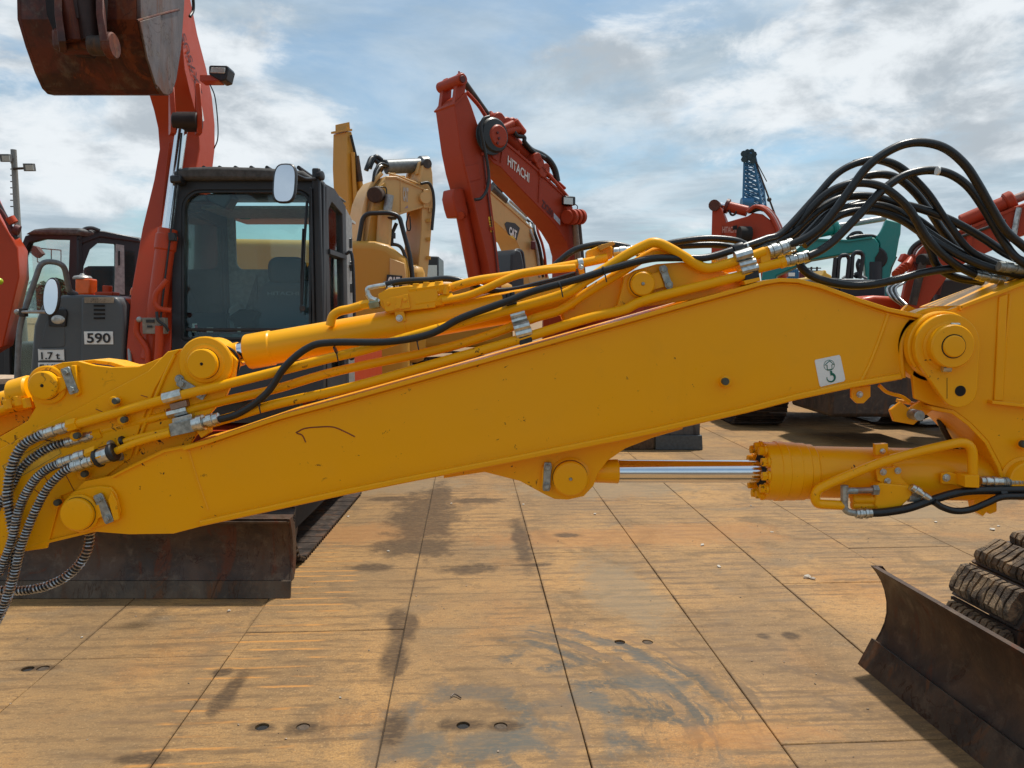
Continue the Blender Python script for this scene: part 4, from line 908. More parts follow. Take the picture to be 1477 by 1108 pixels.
# link: stacked collars, then the long teardrop
def teardrop(c0, r0, c1, r1, Y, d, parent, name, mat=YEL, bev=.003):
    pts = []; a, b2 = P(*c0, Y), P(*c1, Y); dv = b2 - a; base = math.atan2(dv.z, dv.x); q = math.acos((r0 - r1) / dv.length)
    for i in range(25): t = base + q + (2 * PI - 2 * q) * i / 24; pts.append(a + V((math.cos(t) * r0, 0, math.sin(t) * r0)))
    for i in range(13): t = base - q + (2 * q) * i / 12; pts.append(b2 + V((math.cos(t) * r1, 0, math.sin(t) * r1)))
    return MB().prism(pts, D_(d)).build(name, mat, parent, bevel=bev)
boss(1366, 499, Y0 - .058, rb, [(.118, -.05), (.118, .0), (.114, .006)], YEL, 'hub_collar', -.076)
boss(1366, 499, Y0 - .058, rb, [(.104, 0), (.106, .004), (.106, .028), (.102, .032)], YEL, 'hub_collar', -.056)
lk = teardrop((1367, 500), .0995, (1384, 562), .056, Y0 - .058, .022, EX, 'pivot_link')
MB().lathe(P(1385, 564, Y0 - .058), YA, [(.0165, 0), (.0165, .0015), (0, .0016)], 24).build('link_hole', DARK, lk)
boss(1366, 499, Y0 - .058, lk, [(.074, 0), (.074, .003), (.064, .006)], YEL, 'link_boss')
boss(1366, 499, Y0 - .058, lk, [(.064, 0), (.066, .004), (.066, .026), (.062, .031), (.0345, .031), (.034, .029)], YEL, 'pin_sleeve', .004)
boss(1366, 499, Y0 - .058, lk, [(.0335, 0), (.033, .006), (.030, .009), (0, .010)], YEL, 'pin_head', .034)
boss(1366, 499, Y0 - .058, lk, [(.0365, 0), (.0365, .0012)], DARK, 'pin_groove', .0348)
MB().cyl(P(1359, 532, Y0 - .078), P(1371, 532, Y0 - .078), .011, 6, .001).build('lock_nut', ZINC, lk); MB().cyl(P(1363, 522, Y0 - .078), P(1363, 530, Y0 - .078), .007, 10, .001).build('lock_screw', ZINCD, lk)
MB().cyl(P(1371, 469, Y0 - .076), P(1384, 469, Y0 - .076), .007, 6, .001).build('lock_nut', ZINCD, lk)
TB('weld_crack', [P(1366, 545, Y0 - .0585), P(1366, 575, Y0 - .0585)], .0008, DARK, lk, 4, False)
# hose in the throat
hose([(1355, 605), (1360, 618), (1370, 636), (1380, 650), (1400, 660)], 2.58, .010)

# ---- dozer blade lower right
bd = (G(1420, 1108) - G(1237, 957)).normalized(); B0 = G(1237, 957)
YB = B0.y; pl = Plane(1237, YB, 0)
blv = bd * 2.3
edgepts = [P(1237, 957, YB), P(1258, 920, YB), P(1264, 923, YB), P(1246, 962, YB)]
prof = [(1262, 926), (1270, 912), (1276, 898), (1279, 884), (1279, 868), (1276, 852), (1271, 838), (1264, 826), (1256, 816)]
fr_ = PX(prof, YB); bk = [p + V((.018 + .01 * (i == len(fr_) - 1), 0, 0)) for i, p in enumerate(fr_)]
bl = MB().prism(fr_ + bk[::-1], blv).build('blade', BLADE, EX, bevel=.002, ang=50)
ep = [P(1236, 959, YB), P(1257, 920, YB)]; nrm = (ep[1] - ep[0]).cross(V((0, 1, 0))).normalized(); nrm = nrm if nrm.x > 0 else -nrm
MB().prism([ep[0], ep[1], ep[1] + nrm * .022, ep[0] + nrm * .022], blv).build('cutting_edge', EDGE, bl, bevel=.002)
MB().prism([p + bd * -.004 for p in (fr_ + [q + V((.05, 0, 0)) for q in fr_[::-1]])], bd * .012).build('end_plate', BLADE, bl)
MB().box(P(1262, 940, YB) + blv * .5 + V((.11, 0, .05)), (.14, 1.9, .12)).build('back_beam', BLADE, bl)
for tt in (.3, .7): MB().box(B0 + blv * tt + V((.66, 0, .22)), (.9, .12, .12)).build('push_arm', YEL, bl, bevel=.01)

# ---- crawler tracks
def make_track(parent, o, heading, length, rad, width, pitch, kind, shoe_mat, pad_mat, shown=None, name='track'):
    """o: ground point under the middle of the front wheel's track; heading: unit vector the track runs back along"""
    hd = V(heading).normalized(); sd = V((-hd.y, hd.x, 0)); Lr = length; per = 2 * Lr + 2 * PI * rad; n = int(round(per / pitch)); pt = per / n
    fr0 = MB(); fr0.box(o + hd * Lr / 2 + V((0, 0, rad)), (1, 1, 1), Matrix((hd, sd, V((0, 0, 1)))).transposed() @ Matrix.Diagonal((Lr, width * .45, rad * .7)))
    tr = fr0.build(name, DARK if kind != 'orange' else STEEL, parent, bevel=.01)
    for q in (0, Lr): MB().lathe(o + hd * q + V((0, 0, rad)) - sd * width * .22, sd, [(rad * .45, 0), (rad * .8, .01), (rad * .82, .02), (rad * .82, width * .44 - .02), (rad * .8, width * .44 - .01), (rad * .45, width * .44)], 26).build('idler_wheel', STEEL, tr)
    b = MB(); w = width
    if kind == 'pad':
        b.box((0, 0, -.004), (pt * .97, w * 1.04, .012)); b.box((pt * .38, 0, -.016), (.014, w, .024)); b.box((-pt * .38, 0, -.016), (.014, w, .024))
    else:
        b.box((0, 0, -.005), (pt * .93, w, .010))
        for x in (-.32, 0, .32): b.box((x * pt, 0, .010), (pt * .10, w, .022))
    bmesh.ops.recalc_face_normals(b.b, faces=b.b.faces); me = bpy.data.meshes.new('track_shoe'); b.b.to_mesh(me); b.b.free(); me.materials.append(shoe_mat)
    mp_ = None
    if pad_mat:
        b = MB(); x = pt * .43; hh = .050; K = 10
        for i in range(K):
            y0 = -w * .47 + w * .94 * i / K; y1 = y0 + w * .94 / K
            rr = random.uniform(.94, 1.04)
            for half in (0, 1):
              ya, yb = (y0, y0 + (y1 - y0) * .72) if not half else (y0 + (y1 - y0) * .72, y1); hq = hh if not half else hh * .80; xq = x * (1 if not half else .93)
              b.prism([(-xq, ya, .003), (xq, ya, .003), (xq * .99, ya + .004, hq * .62), (xq * .70, ya + .008, hq * rr), (0, ya + .014, hq * rr * 1.03), (-xq * .70, ya + .008, hq), (-xq * .99, ya + .004, hq * .62)], (0, yb - ya + .0005, 0))
            continue
            b.prism([(-x, y0, .003), (x, y0, .003), (x * .98, y0, hh * .6), (x * .66 * rr, y0, hh * rr), (-x * .66, y0, hh), (-x * .98, y0, hh * .6)], (0, y1 - y0 + .001, 0))
        bmesh.ops.triangulate(b.b, faces=b.b.faces)
        bmesh.ops.subdivide_edges(b.b, edges=b.b.edges, cuts=2, use_grid_fill=True)
        from mathutils import noise as NZ
        for v in b.b.verts: v.co += V((NZ.noise(v.co * 30), NZ.noise(v.co * 28 + V((5, 0, 0))), NZ.noise(v.co * 22 + V((0, 9, 0))) * 1.1)) * .0045
        bmesh.ops.recalc_face_normals(b.b, faces=b.b.faces); mp_ = bpy.data.meshes.new('rubber_pad'); b.b.to_mesh(mp_); b.b.free(); mp_.materials.append(pad_mat)
        mp_.polygons.foreach_set('use_smooth', [True] * len(mp_.polygons)); mp_.set_sharp_from_angle(angle=R(40))
    up = V((0, 0, 1)); c0 = o + V((0, 0, rad)); c1 = o + hd * Lr + V((0, 0, rad))
    for i in range(n):
        d = i * pt
        if d < Lr: p = c0 + up * rad + hd * d; x = hd; nn = up
        elif d < Lr + PI * rad: a = (d - Lr) / rad; nn = hd * math.sin(a) + up * math.cos(a); p = c1 + nn * rad; x = hd * math.cos(a) - up * math.sin(a)
        elif d < 2 * Lr + PI * rad: p = c1 - up * rad - hd * (d - Lr - PI * rad); x = -hd; nn = -up
        else: a = (d - 2 * Lr - PI * rad) / rad; nn = -up * math.cos(a) - hd * math.sin(a); p = c0 + nn * rad; x = -hd * math.cos(a) + up * math.sin(a)
        gap = .012 if kind == 'steel' else .0
        yv_ = nn.cross(x); M = Matrix((x, yv_, nn)).transposed().to_4x4(); M = Matrix.Translation(p + V((0, 0, .024 if kind != 'pad' else .065))) @ M
        if shown and not shown(p): continue
        q = inst('track_shoe', me, M, tr)
        if mp_: 
            w2 = inst('rubber_pad', mp_, M @ Matrix.Rotation(PI if i % 2 else 0, 4, 'Z'), tr)
    return tr
hd_ = V((bd.y, -bd.x, 0)); hd_ = hd_ if hd_.x > 0 else -hd_
o1 = V((2.16, 2.98, 0)); make_track(EX, o1, hd_, 1.9, .295, .36, .155, 'pad', STEEL, MUD)
o2 = o1 + bd * 1.75; make_track(EX, o2, hd_, 1.9, .295, .36, .155, 'pad', STEEL, MUD)
MB().box(o1 + bd * .87 + hd_ * .95 + V((0, 0, .38)), (1.5, 1.5, .22)).build('undercarriage', YEL, EX, bevel=.02)
sw = MB(); sw.box(P(1640, 700, 2.52) + V((.12, 0, -.1)), (.32, .40, .5)); sw.build('swing_post', YEL, EX, bevel=.03)
MB().box((4.0, 2.5, 1.15), (1.7, 1.8, 1.0)).build('upper_body', YEL, EX, bevel=.06)

# ================================================================== ORANGE EXCAVATOR WITH THE RAISED BUCKET (faces the camera)
OX = thing('excavator', 'orange-red excavator facing the camera, raised rusty bucket and white 590 plate on grey cover', 'excavator', (-2.25, 6.0, 0))
# --- boom: profile in a plane along Y, real width across X
XR, XL = -2.17, -2.45
def PXx(px, py, X):                 # point of the plane x = X seen at a pixel
    r = ray(px, py); t = X / r.x; return V((X, r.y * t, CH + r.z * t))
front = [(246, 560), (246, 500), (252, 420), (266, 330), (281, 260), (288, 215), (286, 185), (281, 160), (273, 130), (266, 100), (262, 50), (260, 0), (258, -60), (250, -140)]
back = [(282, -140), (274, -60), (275, 0), (285, 50), (298, 100), (306, 140), (310, 180), (310, 215), (306, 250), (302, 330), (300, 420), (300, 500), (300, 560)]
profb = [PXx(x, y, XR) for x, y in front + back]
bo = MB().prism(profb, (XL - XR, 0, 0)).build('boom', ORG, OX, bevel=.006)
# side reinforcing plate and lettering band
t_ = MB(); 
o_ = PXx(268, 50, XR + .004); 
text('ZX75US', PXx(292, 136, XR + .004), PXx(266, 47, XR + .004) - PXx(292, 136, XR + .004), (PXx(262, 50, XR + .004) - PXx(268, 47, XR + .004)) * 1.0, DPRN, bo)
MB().prism([PXx(x, y, XR) for x, y in ((286, 147), (290, 150), (294, 174), (290, 177))], (.003, 0, 0)).build('white_tag', WHITE, bo)
# boom cylinder with bright rod in front of the boom
c0, c1 = P(216, 520, 4.86), P(262, 186, 5.02); dd = (c1 - c0)
cyl = MB().lathe(c0, dd, [(.05, 0), (.058, .01), (.058, .70), (.066, .71), (.066, .80), (.058, .81), (.058, .84)], 28).build('boom_cylinder', ORG, OX, ang=25)
MB().cyl(c0 + dd.normalized() * .80, c1, .036, 24).build('piston_rod', CHR, cyl)
MB().cyl(P(252, 176, 5.02), P(288, 176, 5.02), .062, 22, .006).build('rod_pin', simple('greasy_dark_steel', (.03, .018, .015), .5, .3), cyl)
for x0 in (243, 281): MB().prism([P(x0, 120, 5.06), P(x0 + 3, 165, 4.98), P(x0 + 3, 192, 4.98), P(x0, 196, 5.10), P(x0, 150, 5.25)], (.035, 0, 0)).build('boom_bracket', ORG, bo, bevel=.004)
TB('oil_line', [P(228, 500, 4.84), P(236, 420, 4.86), P(247, 330, 4.9), P(257, 240, 4.95), P(262, 192, 4.97)], .006, BLK, cyl)
# left hand front edge of the boom foot, wider to the left in the picture
MB().prism([P(205, 560, 5.02), P(206, 470, 5.04), P(228, 350, 5.14), P(238, 250, 5.26), P(243, 205, 5.34), P(248, 205, 5.34), P(246, 560, 5.02)], (0, .25, 0)).build('side_plate', ORG, bo, bevel=.004)
# pipes and junction box at the foot
pts = [P(241, 404, 4.8), P(224, 424, 4.78), P(223, 438, 4.78), P(230, 446, 4.78), P(247, 448, 4.8)]
MB().tube(roundcorners(pts, .03), .017, 12, False).build('oil_pipe', ORG, bo)
MB().tube(roundcorners([P(198, 462, 4.78), P(196, 480, 4.78), P(214, 504, 4.78), P(214, 540, 4.78)], .05), .020, 12, False).build('oil_pipe', ORG, bo)
MB().tube(roundcorners([P(230, 470, 4.76), P(230, 500, 4.76), P(226, 545, 4.76)], .05), .026, 12, False).build('oil_pipe', ORG, bo)
jb = MB().box((P(224, 470, 4.78)), (.14, .05, .10)).build('junction_box', simple('grey_box', (.25, .22, .18), .6, .2), OX, bevel=.004)
MB().sphere(P(201, 461, 4.76), .018).build('breather', LGREY, jb)
for dx, dz, w_, h_ in ((-.03, .028, .05, .018), (-.035, -.005, .03, .012), (.035, -.012, .016, .03)): MB().box(P(224, 470, 4.75) + V((dx, 0, dz)), (w_, .004, h_)).build('box_label', BLKP, jb)
TB('hose', [P(226, 450, 4.74), P(228, 462, 4.73), P(238, 470, 4.73), P(243, 478, 4.74)], .009, BLK, jb)
TB('hose', [P(186, 500, 4.9), P(188, 530, 4.85), P(184, 560, 4.85)], .012, LGREY, OX)
# work lamp on the boom and its wire
lb = MB().prism([P(288, 108, 5.28), P(314, 108, 5.24), P(316, 117, 5.24), P(288, 117, 5.28)], (0, .10, 0)).build('lamp_bracket', ORG, bo, bevel=.003)
wl = MB().prism(PX([(303, 94), (328, 94.5), (330, 99), (326, 115), (318, 117), (301, 107), (301, 96)], 5.22), (0, .12, 0)).build('work_lamp', BLKP, bo, bevel=.008)
MB().prism(PX([(304, 97), (325, 97.5), (324, 106), (303, 105)], 5.215), (0, .01, 0)).build('lamp_glass', LAMP, wl, bevel=.004)
TB('wire', [P(303, 122, 5.3), P(310, 140, 5.3), P(314, 175, 5.3), P(314, 200, 5.3), P(309, 214, 5.4)], .004, BLK, bo)
TB('wire', [P(277, -20, 5.15), P(279, 12, 5.2), P(274, 24, 5.15)], .010, BLK, bo)
# --- arm coming forward over the camera side, bucket hung under it
MB().prism([V((-2.08, 5.2, 3.85)), V((-2.08, 4.9, 4.15)), V((-2.08, 3.9, 3.55)), V((-2.08, 3.9, 3.35)), V((-2.08, 5.0, 3.55))], (-.2, 0, 0)).build('arm', ORG, OX, bevel=.01)
YA_ = V((0, 1, 0))
bx0, bx1 = -2.45, -1.875
# bucket shell: underside curve traced on the right side plate
sp = [(196, -30), (197, 28), (206, 68), (216, 105), (224, 128), (230, 136)]
def Bp(px, py): return PXx(px, py, bx1)
lip_ = [(237, 138), (243, 134), (249, 115), (256, 70), (260, 15), (263, -40)]
shellp = [Bp(x, y) for x, y in sp + lip_]
bk_ = MB()
inner = []
cen = sum(shellp, V()) / len(shellp)
for p in shellp: inner.append(p + (cen - p).normalized() * .018)
for i in range(len(shellp) - 1):
    if i >= len(sp) + 3: break
    a, b2, c, d = shellp[i], shellp[i + 1], inner[i + 1], inner[i]
    bk_.prism([a, b2, c, d], (bx0 - bx1, 0, 0))
bmesh.ops.remove_doubles(bk_.b, verts=bk_.b.verts, dist=.0005)
bu = bk_.build('bucket', BUCK, OX, bevel=.0, ang=50)
for X, s in ((bx1, 1), (bx0, -1)):
    MB().prism([V((X, p.y, p.z)) for p in shellp], (.022 * s, 0, 0)).build('side_plate', BUCKS if s > 0 else BUCK, bu, bevel=.004)
MB().tube([PXx(x, y, bx1 + .026) for x, y in ((230, 20), (229, 60), (227, 100), (226, 128))], .006, 6, False).build('weld_seam', BUCKS, bu)
MB().tube([PXx(x, y, bx1 + .026) for x, y in ((198, 30), (230, 21), (258, 14))], .006, 6, False).build('weld_seam', BUCK, bu)
MB().prism([PXx(x, y, bx1 + .022) for x, y in ((199, 31), (229, 22), (228, 128), (222, 122), (210, 84))], (.010, 0, 0)).build('wear_plate', BUCKS, bu, bevel=.003)
MB().prism([P(60, -40, 3.74), P(66, 20, 3.70), P(84, 66, 3.72), P(112, 70, 3.74), P(128, 40, 3.72), P(132, -40, 3.74)], (0, .16, 0)).build('link_housing', simple('greasy_black_iron', (.018, .009, .007), .6, .2), bu, bevel=.01)
# ears and pins on the underside (towards the camera)
for x0, x1 in ((78, 92), (138, 150)):
    Yb = 3.78
    ear = [P(x0, -30, 3.70), P(x0, 20, 3.62), P(x0 + 6, 60, 3.60), P(x0 + 8, 76, 3.66), P(x0 + 8, 70, 4.0), P(x0, -30, 4.0)]
    MB().prism(ear, (.035, 0, 0)).build('bucket_ear', BUCK, bu, bevel=.004)
MB().cyl(P(130, 66, 3.68), P(166, 66, 3.68), .045, 20, .004).build('bucket_pin', STEEL, bu)
MB().cyl(P(154, 66, 3.66), P(166, 66, 3.66), .058, 20, .006).build('pin_collar', BUCK, bu)
for a, b2, r in (((92, -40), (110, 62), .05), ((120, -40), (132, 60), .045), ((106, -40), (118, 30), .035)):
    MB().tube([P(*a, 3.72), P(*b2, 3.72)], r, 12, False).build('bucket_link', simple('greasy_rust', (.035, .014, .010), .6, .2) if r < .05 else BUCK, bu)
MB().box(P(112, 60, 3.76), (.20, .10, .10)).build('link_boss', BUCK, bu, bevel=.02)
# --- cab
CFY = 4.90                                          # front plane
xl, xr = -2.17, -1.20
def cabz(py, Y=CFY): return P(300, py, Y).z
zt = cabz(250); zb = 1.05
cabm = thing
cab = MB()
# front frame: rounded opening
def rrect(x0, z0, x1, z1, r, k=6, rs=None):
    rs = rs or (r, r, r, r); out = []
    for (cx_, cz_, a0, rr) in ((x1 - rs[0], z1 - rs[0], 0, rs[0]), (x0 + rs[1], z1 - rs[1], 90, rs[1]), (x0 + rs[2], z0 + rs[2], 180, rs[2]), (x1 - rs[3], z0 + rs[3], 270, rs[3])):
        for i in range(k + 1): a = R(a0 + 90 * i / k); out.append((cx_ + rr * math.cos(a), cz_ + rr * math.sin(a)))
    return out
out_ = rrect(xl, zb, xr, zt - .01, .10, rs=(.05, .10, .03, .03)); inn = rrect(xl + .065, 1.45, xr - .080, zt - .090, .11, rs=(.10, .12, .02, .02))
rake = lambda z: (z - 1.45) * .10                    # the screen leans back a little
cab.ringprism([V((x, CFY + rake(z), z)) for x, z in out_], [V((x, CFY + rake(z), z)) for x, z in inn], (0, .07, 0))
cb_ = cab.build('cab', DGREY, OX, bevel=.012)
seal = rrect(xl + .065, 1.45, xr - .080, zt - .090, .11, rs=(.10, .12, .02, .02)); sea2 = rrect(xl + .080, 1.465, xr - .095, zt - .105, .10, rs=(.09, .11, .01, .01))
MB().ringprism([V((x, CFY + rake(z) - .004, z)) for x, z in seal], [V((x, CFY + rake(z) - .004, z)) for x, z in sea2], (0, .03, 0)).build('screen_seal', BLK, cb_, bevel=.002)
MB().prism([V((x, CFY + rake(z) + .02, z)) for x, z in rrect(xl + .070, 1.455, xr - .085, zt - .095, .10, rs=(.10, .12, .01, .01))], (0, .006, 0)).build('windscreen', GLASS, cb_)
MB().box((( xl + xr) / 2 - .02, CFY + .01, 1.515), (.74, .03, .018)).build('screen_bar', BLKP, cb_, bevel=.003)
# right-hand side wall with door
DY = CFY + .98
def YZ(X, pts): return [V((X, y, z)) for y, z in pts]
op = [(CFY + .20, 1.2), (CFY + .62, 1.2), (CFY + .62, zt - .17), (CFY + .30, zt - .13), (CFY + .20, zt - .20)]
outs = [(CFY + .07, zb), (CFY + .74, zb), (CFY + .74, zt - .10), (CFY + .40, zt - .03), (CFY + .13, zt - .04)]
MB().ringprism(YZ(xr - .05, outs), YZ(xr - .05, op), (.05, 0, 0)).build('door_frame', DGREY, cb_, bevel=.008)
MB().prism(YZ(xr - .03, [(y, z) for y, z in op]), (.006, 0, 0)).build('door_glass', GLASSC, cb_)
MB().box((xr - .01, CFY + .42, zt - .47), (.05, .50, .03)).build('door_bar', DGREY, cb_)
MB().prism(YZ(xr - .05, [(CFY + .74, zb), (DY, zb), (DY, zt - .16), (CFY + .74, zt - .10)]), (.045, 0, 0)).build('rear_side_panel', LGREY, cb_, bevel=.01)
for z in (zt - .35, zt - .52, zt - .68): MB().cyl((xr - .01, CFY + .88, z - .035), (xr - .01, CFY + .88, z + .035), .022, 12, .003).build('door_hinge', DGREY, cb_)
MB().tube([(xr + .0, CFY + .70, 1.3), (xr + .05, CFY + .70, 1.35), (xr + .05, CFY + .70, 2.0), (xr, CFY + .70, 2.05)], .012, 8).build('grab_rail', DGREY, cb_)
# left wall, rear wall with window, floor, roof
MB().ringprism(YZ(xl + .04, [(CFY + .05, zb), (DY, zb), (DY, zt - .1), (CFY + .15, zt - .04)]), YZ(xl + .04, [(CFY + .18, 1.62), (DY - .12, 1.62), (DY - .12, zt - .24), (CFY + .24, zt - .2)]), (-.04, 0, 0)).build('left_wall', DGREY, cb_)
MB().prism(YZ(xl + .02, [(CFY + .18, 1.62), (DY - .12, 1.62), (DY - .12, zt - .24), (CFY + .24, zt - .2)]), (.005, 0, 0)).build('side_glass', GLASSC, cb_)
ro = rrect(xl + .02, zb, xr - .02, zt - .12, .04); ri = rrect(-2.08, 1.95, -1.52, 2.39, .06)
MB().ringprism([V((x, DY - .05, z)) for x, z in ro], [V((x, DY - .05, z)) for x, z in ri], (0, .04, 0)).build('rear_wall', simple('cab_lining', (.26, .29, .30), .8), cb_)
MB().prism([V((x, DY - .03, z)) for x, z in ri], (0, .005, 0)).build('rear_glass', GLASSC, cb_)
MB().box(((xl + xr) / 2, (CFY + DY) / 2, 1.1), (xr - xl - .04, 1.0, .06)).build('cab_floor', BLKP, cb_)
rf = MB(); rf.prism([V((x, CFY + .04, z)) for x, z in ((xl + .06, zt - .03), (xl + .02, zt + .015), (xl + .10, zt + .045), (-1.9, zt + .052), (-1.6, zt + .045), (xr - .12, zt + .025), (xr - .05, zt - .03))], (0, 1.02, 0))
rf.build('roof', simple('roof_cover', (.065, .062, .060), .75, 0, .3, .3), cb_, bevel=.02)
for i in range(7): MB().tube([(xl + .22 + i * .10, CFY + .06, zt + .046), (xl + .22 + i * .10, CFY + 1.0, zt + .046)], .013, 8, False).build('roof_rib', DGREY, cb_)
MB().box((xl + .06, CFY + .05, zt - .035), (.07, .10, .05)).build('cab_lamp', BLKP, cb_, bevel=.012)
MB().box(((xl + xr) / 2, DY - .10, zt - .15), (xr - xl - .1, .9, .02)).build('headliner', simple('headliner', (.36, .38, .38), .9), cb_)
# front pillar trim on the right
MB().box((xr - .03, CFY + .03, 1.8), (.05, .04, 1.45)).build('pillar_trim', DGREY, cb_, bevel=.01)
MB().box((xr - .060, CFY + .00, 1.75), (.015, .03, 1.3)).build('pillar_trim', BLKP, cb_, bevel=.004)
# inside: seat, console, things on the dash
st_ = MB().prism([V((x, 5.50, z)) for x, z in ((-1.84, 1.2), (-1.86, 1.55), (-1.82, 1.78), (-1.74, 1.86), (-1.46, 1.86), (-1.38, 1.78), (-1.36, 1.55), (-1.38, 1.2))], (0, .12, 0)).build('seat', SEAT, cb_, bevel=.045, seg=4)
MB().prism([V((x, 5.50, z)) for x, z in rrect(-1.74, 1.82, -1.47, 2.02, .07)], (0, .09, 0)).build('headrest', SEAT, st_, bevel=.03, seg=3)
MB().box((-1.6, 5.3, 1.32), (.46, .46, .14)).build('seat_cushion', SEAT, st_, bevel=.04)
text('HITACHI', P(386, 426, 5.495), P(431, 426, 5.495) - P(386, 426, 5.495), V((0, 0, .026)), simple('grey_print', (.22, .25, .28), .6), st_)
for sx in (-1.92, -1.36): MB().box((sx, 5.35, 1.42), (.10, .42, .16)).build('side_console', BEIGE if sx < -1.5 else BLKP, cb_, bevel=.02); MB().tube([(sx, 5.2, 1.5), (sx + .01, 5.18, 1.62)], .014, 8, False).build('joystick', BLKP, cb_)
MB().prism([V((x, 5.75, z)) for x, z in ((-2.12, 1.15), (-2.12, 1.66), (-2.04, 1.70), (-2.0, 1.62), (-1.99, 1.15))], (0, .15, 0)).build('side_trim', BEIGE, cb_, bevel=.02)
MB().prism([V((x, 5.70, z)) for x, z in ((-1.98, 1.1), (-1.88, 1.5), (-1.88, 1.90), (-1.98, 1.62), (-2.05, 1.1))], (0, .02, 0)).build('side_trim', simple('dark_trim', (.11, .12, .13), .7), cb_)
MB().box((-1.55, 5.84, 1.79), (.62, .06, .10)).build('rear_shelf', BEIGE, cb_, bevel=.01)
MB().prism(PX([(328, 458), (345, 446), (366, 447), (372, 452), (366, 462), (372, 482), (340, 482), (336, 466)], 5.05), (0, .10, 0)).build('cloth_bundle', simple('black_cloth', (.012, .010, .009), .9), cb_, bevel=.01)
MB().box(((xl + xr) / 2, 5.06, 1.50), (.7, .12, .03)).build('dash_rail', DPRN, cb_, bevel=.005)
for x, w_ in ((280, 7), (345, 5), (303, 10)): MB().box(P(x, 476, 5.0), (.004 * w_, .01, .03)).build('dash_sticker', WHITE, cb_)
stk_ = MB().box(P(281, 472, 4.985), (.030, .003, .046)).build('screen_sticker', WHITE, cb_); MB().box(P(283, 472, 4.982), (.018, .002, .032)).build('sticker_print', REDP, stk_)
# overhead box, tinted band and green sticker on the rear glass
MB().prism(PX([(296, 280), (330, 276), (334, 285), (324, 301), (300, 290)], 5.05), (0, .14, 0)).build('overhead_unit', BLKP, cb_, bevel=.01)
MB().prism(PX([(268, 280), (296, 280), (300, 290), (272, 292)], 5.03), (0, .14, 0)).build('overhead_unit', BLKP, cb_, bevel=.01)
gs = MB().box(P(354, 313, DY - .04), (.075, .003, .035)).build('green_sticker', simple('teal_sticker', (.02, .30, .18), .5), cb_)
MB().tube([P(272, 304, 5.05), P(285, 305, 5.05), P(296, 307, 5.05)], .006, 6, False).build('interior_bracket', BLKP, cb_)
# wiper
wp = MB().tube([P(443, 290, 4.96), P(439, 350, 4.93), P(435, 440, 4.90)], .009, 8, False).build('wiper', BLKP, cb_)
MB().tube([P(437, 330, 4.925), P(434, 400, 4.905), P(434, 452, 4.89)], .006, 6, False).build('wiper_blade', BLK, wp)
MB().cyl(P(436, 445, 4.90), P(436, 445, 4.86), .020, 12, .003).build('wiper_hub', BLKP, wp)
# mirror on an arm
def oval(px, py, Y, w, h, n=28, pw=2.6, tilt=0):
    c = P(px, py, Y); out = []
    for i in range(n):
        a = 2 * PI * i / n; cx_ = math.cos(a); sx_ = math.sin(a)
        x = math.copysign(abs(cx_) ** (2 / pw), cx_) * w / 2; z = math.copysign(abs(sx_) ** (2 / pw), sx_) * h / 2
        out.append(c + V((x, -z * math.sin(tilt), z * math.cos(tilt))))
    return out
mt = R(-16)
om = oval(410, 264, 4.55, .140, .250, pw=3.2, tilt=mt)
mi = MB().prism(om, V((0, .035, 0))).build('mirror', BLKP, cb_, bevel=.010)
im = oval(410, 264, 4.545, .118, .228, pw=3.2, tilt=mt); MB().prism(im, V((0, .004, 0))).build('mirror_glass', MIRR, mi)
MB().tube(roundcorners([P(410, 252, 4.60), P(426, 252, 4.62), P(440, 258, 4.75), P(456, 258, 4.92), P(458, 266, 4.94)], .03), .010, 8, False).build('mirror_arm', BLKP, mi)
MB().box(P(458, 264, 4.95), (.03, .03, .07)).build('mirror_clamp', BLKP, mi, bevel=.004)
MB().box(P(249, 342, 4.88), (.04, .04, .05)).build('hinge_block', BLKP, cb_, bevel=.004)
MB().cyl(P(496, 383, 5.75), P(510, 384, 5.75), .014, 10, .003).build('door_catch', BLKP, cb_)
MB().lathe(P(459, 254, 4.93), V((1, -.3, 0)), [(.0, 0), (.03, .0), (.03, .03), (.02, .035)], 16).build('corner_lamp', BLKP, cb_)
# --- body left of the boom: grey cover with 590, red deck, filler, beacon
gy = 4.92
gc = MB().prism(PX([(38, 640), (44, 520), (48, 470), (60, 438), (88, 426), (118, 425), (150, 426), (152, 640)], gy), (0, .6, 0)).build('front_cover', GREY, OX, bevel=.02, seg=3)
gc2 = MB().prism(PX([(114, 640), (116, 429), (152, 428), (166, 428), (176, 440), (180, 470), (178, 530), (182, 640)], gy - .03), (0, .5, 0)).build('front_cover', GREY, OX, bevel=.018, seg=3)
MB().prism(PX([(58, 500), (66, 466), (78, 447), (92, 443), (94, 498), (90, 501), (60, 502)], gy - .004), (0, .01, 0)).build('cover_recess', GREY, gc, bevel=.008)
hl = MB().prism(PX([(68, 450), (70, 445), (94, 446), (96, 452), (94, 471), (70, 471)], gy - .016), (0, .03, 0)).build('headlamp', BLKP, gc, bevel=.005)
MB().sphere(P(84, 461, gy - .012), .040, (1.15, .35, .75), 20).build('lamp_glass', LAMP, hl)
for i in range(4): MB().box(P(143.5, 441 + i * 6, gy - .030), (.070, .012, .012)).build('vent_slot', DARK, gc2, bevel=.002)
pl9 = MB().box(P(142.5, 487.5, gy - .034), (.183, .006, .082)).build('number_plate', WHITE, gc2, bevel=.001)
text('590', P(126, 495, gy - .040), P(160, 495, gy - .040) - P(126, 495, gy - .040), V((0, 0, .064)), PRN, pl9, bold=.022)
plt = MB().box(P(74, 512, gy - .008), (.165, .006, .075)).build('load_plate', WHITE, gc, bevel=.001)
text('1.7 t', P(60, 518.5, gy - .014), P(87, 518.5, gy - .014) - P(60, 518.5, gy - .014), V((0, 0, .046)), PRN, plt, bold=.02)
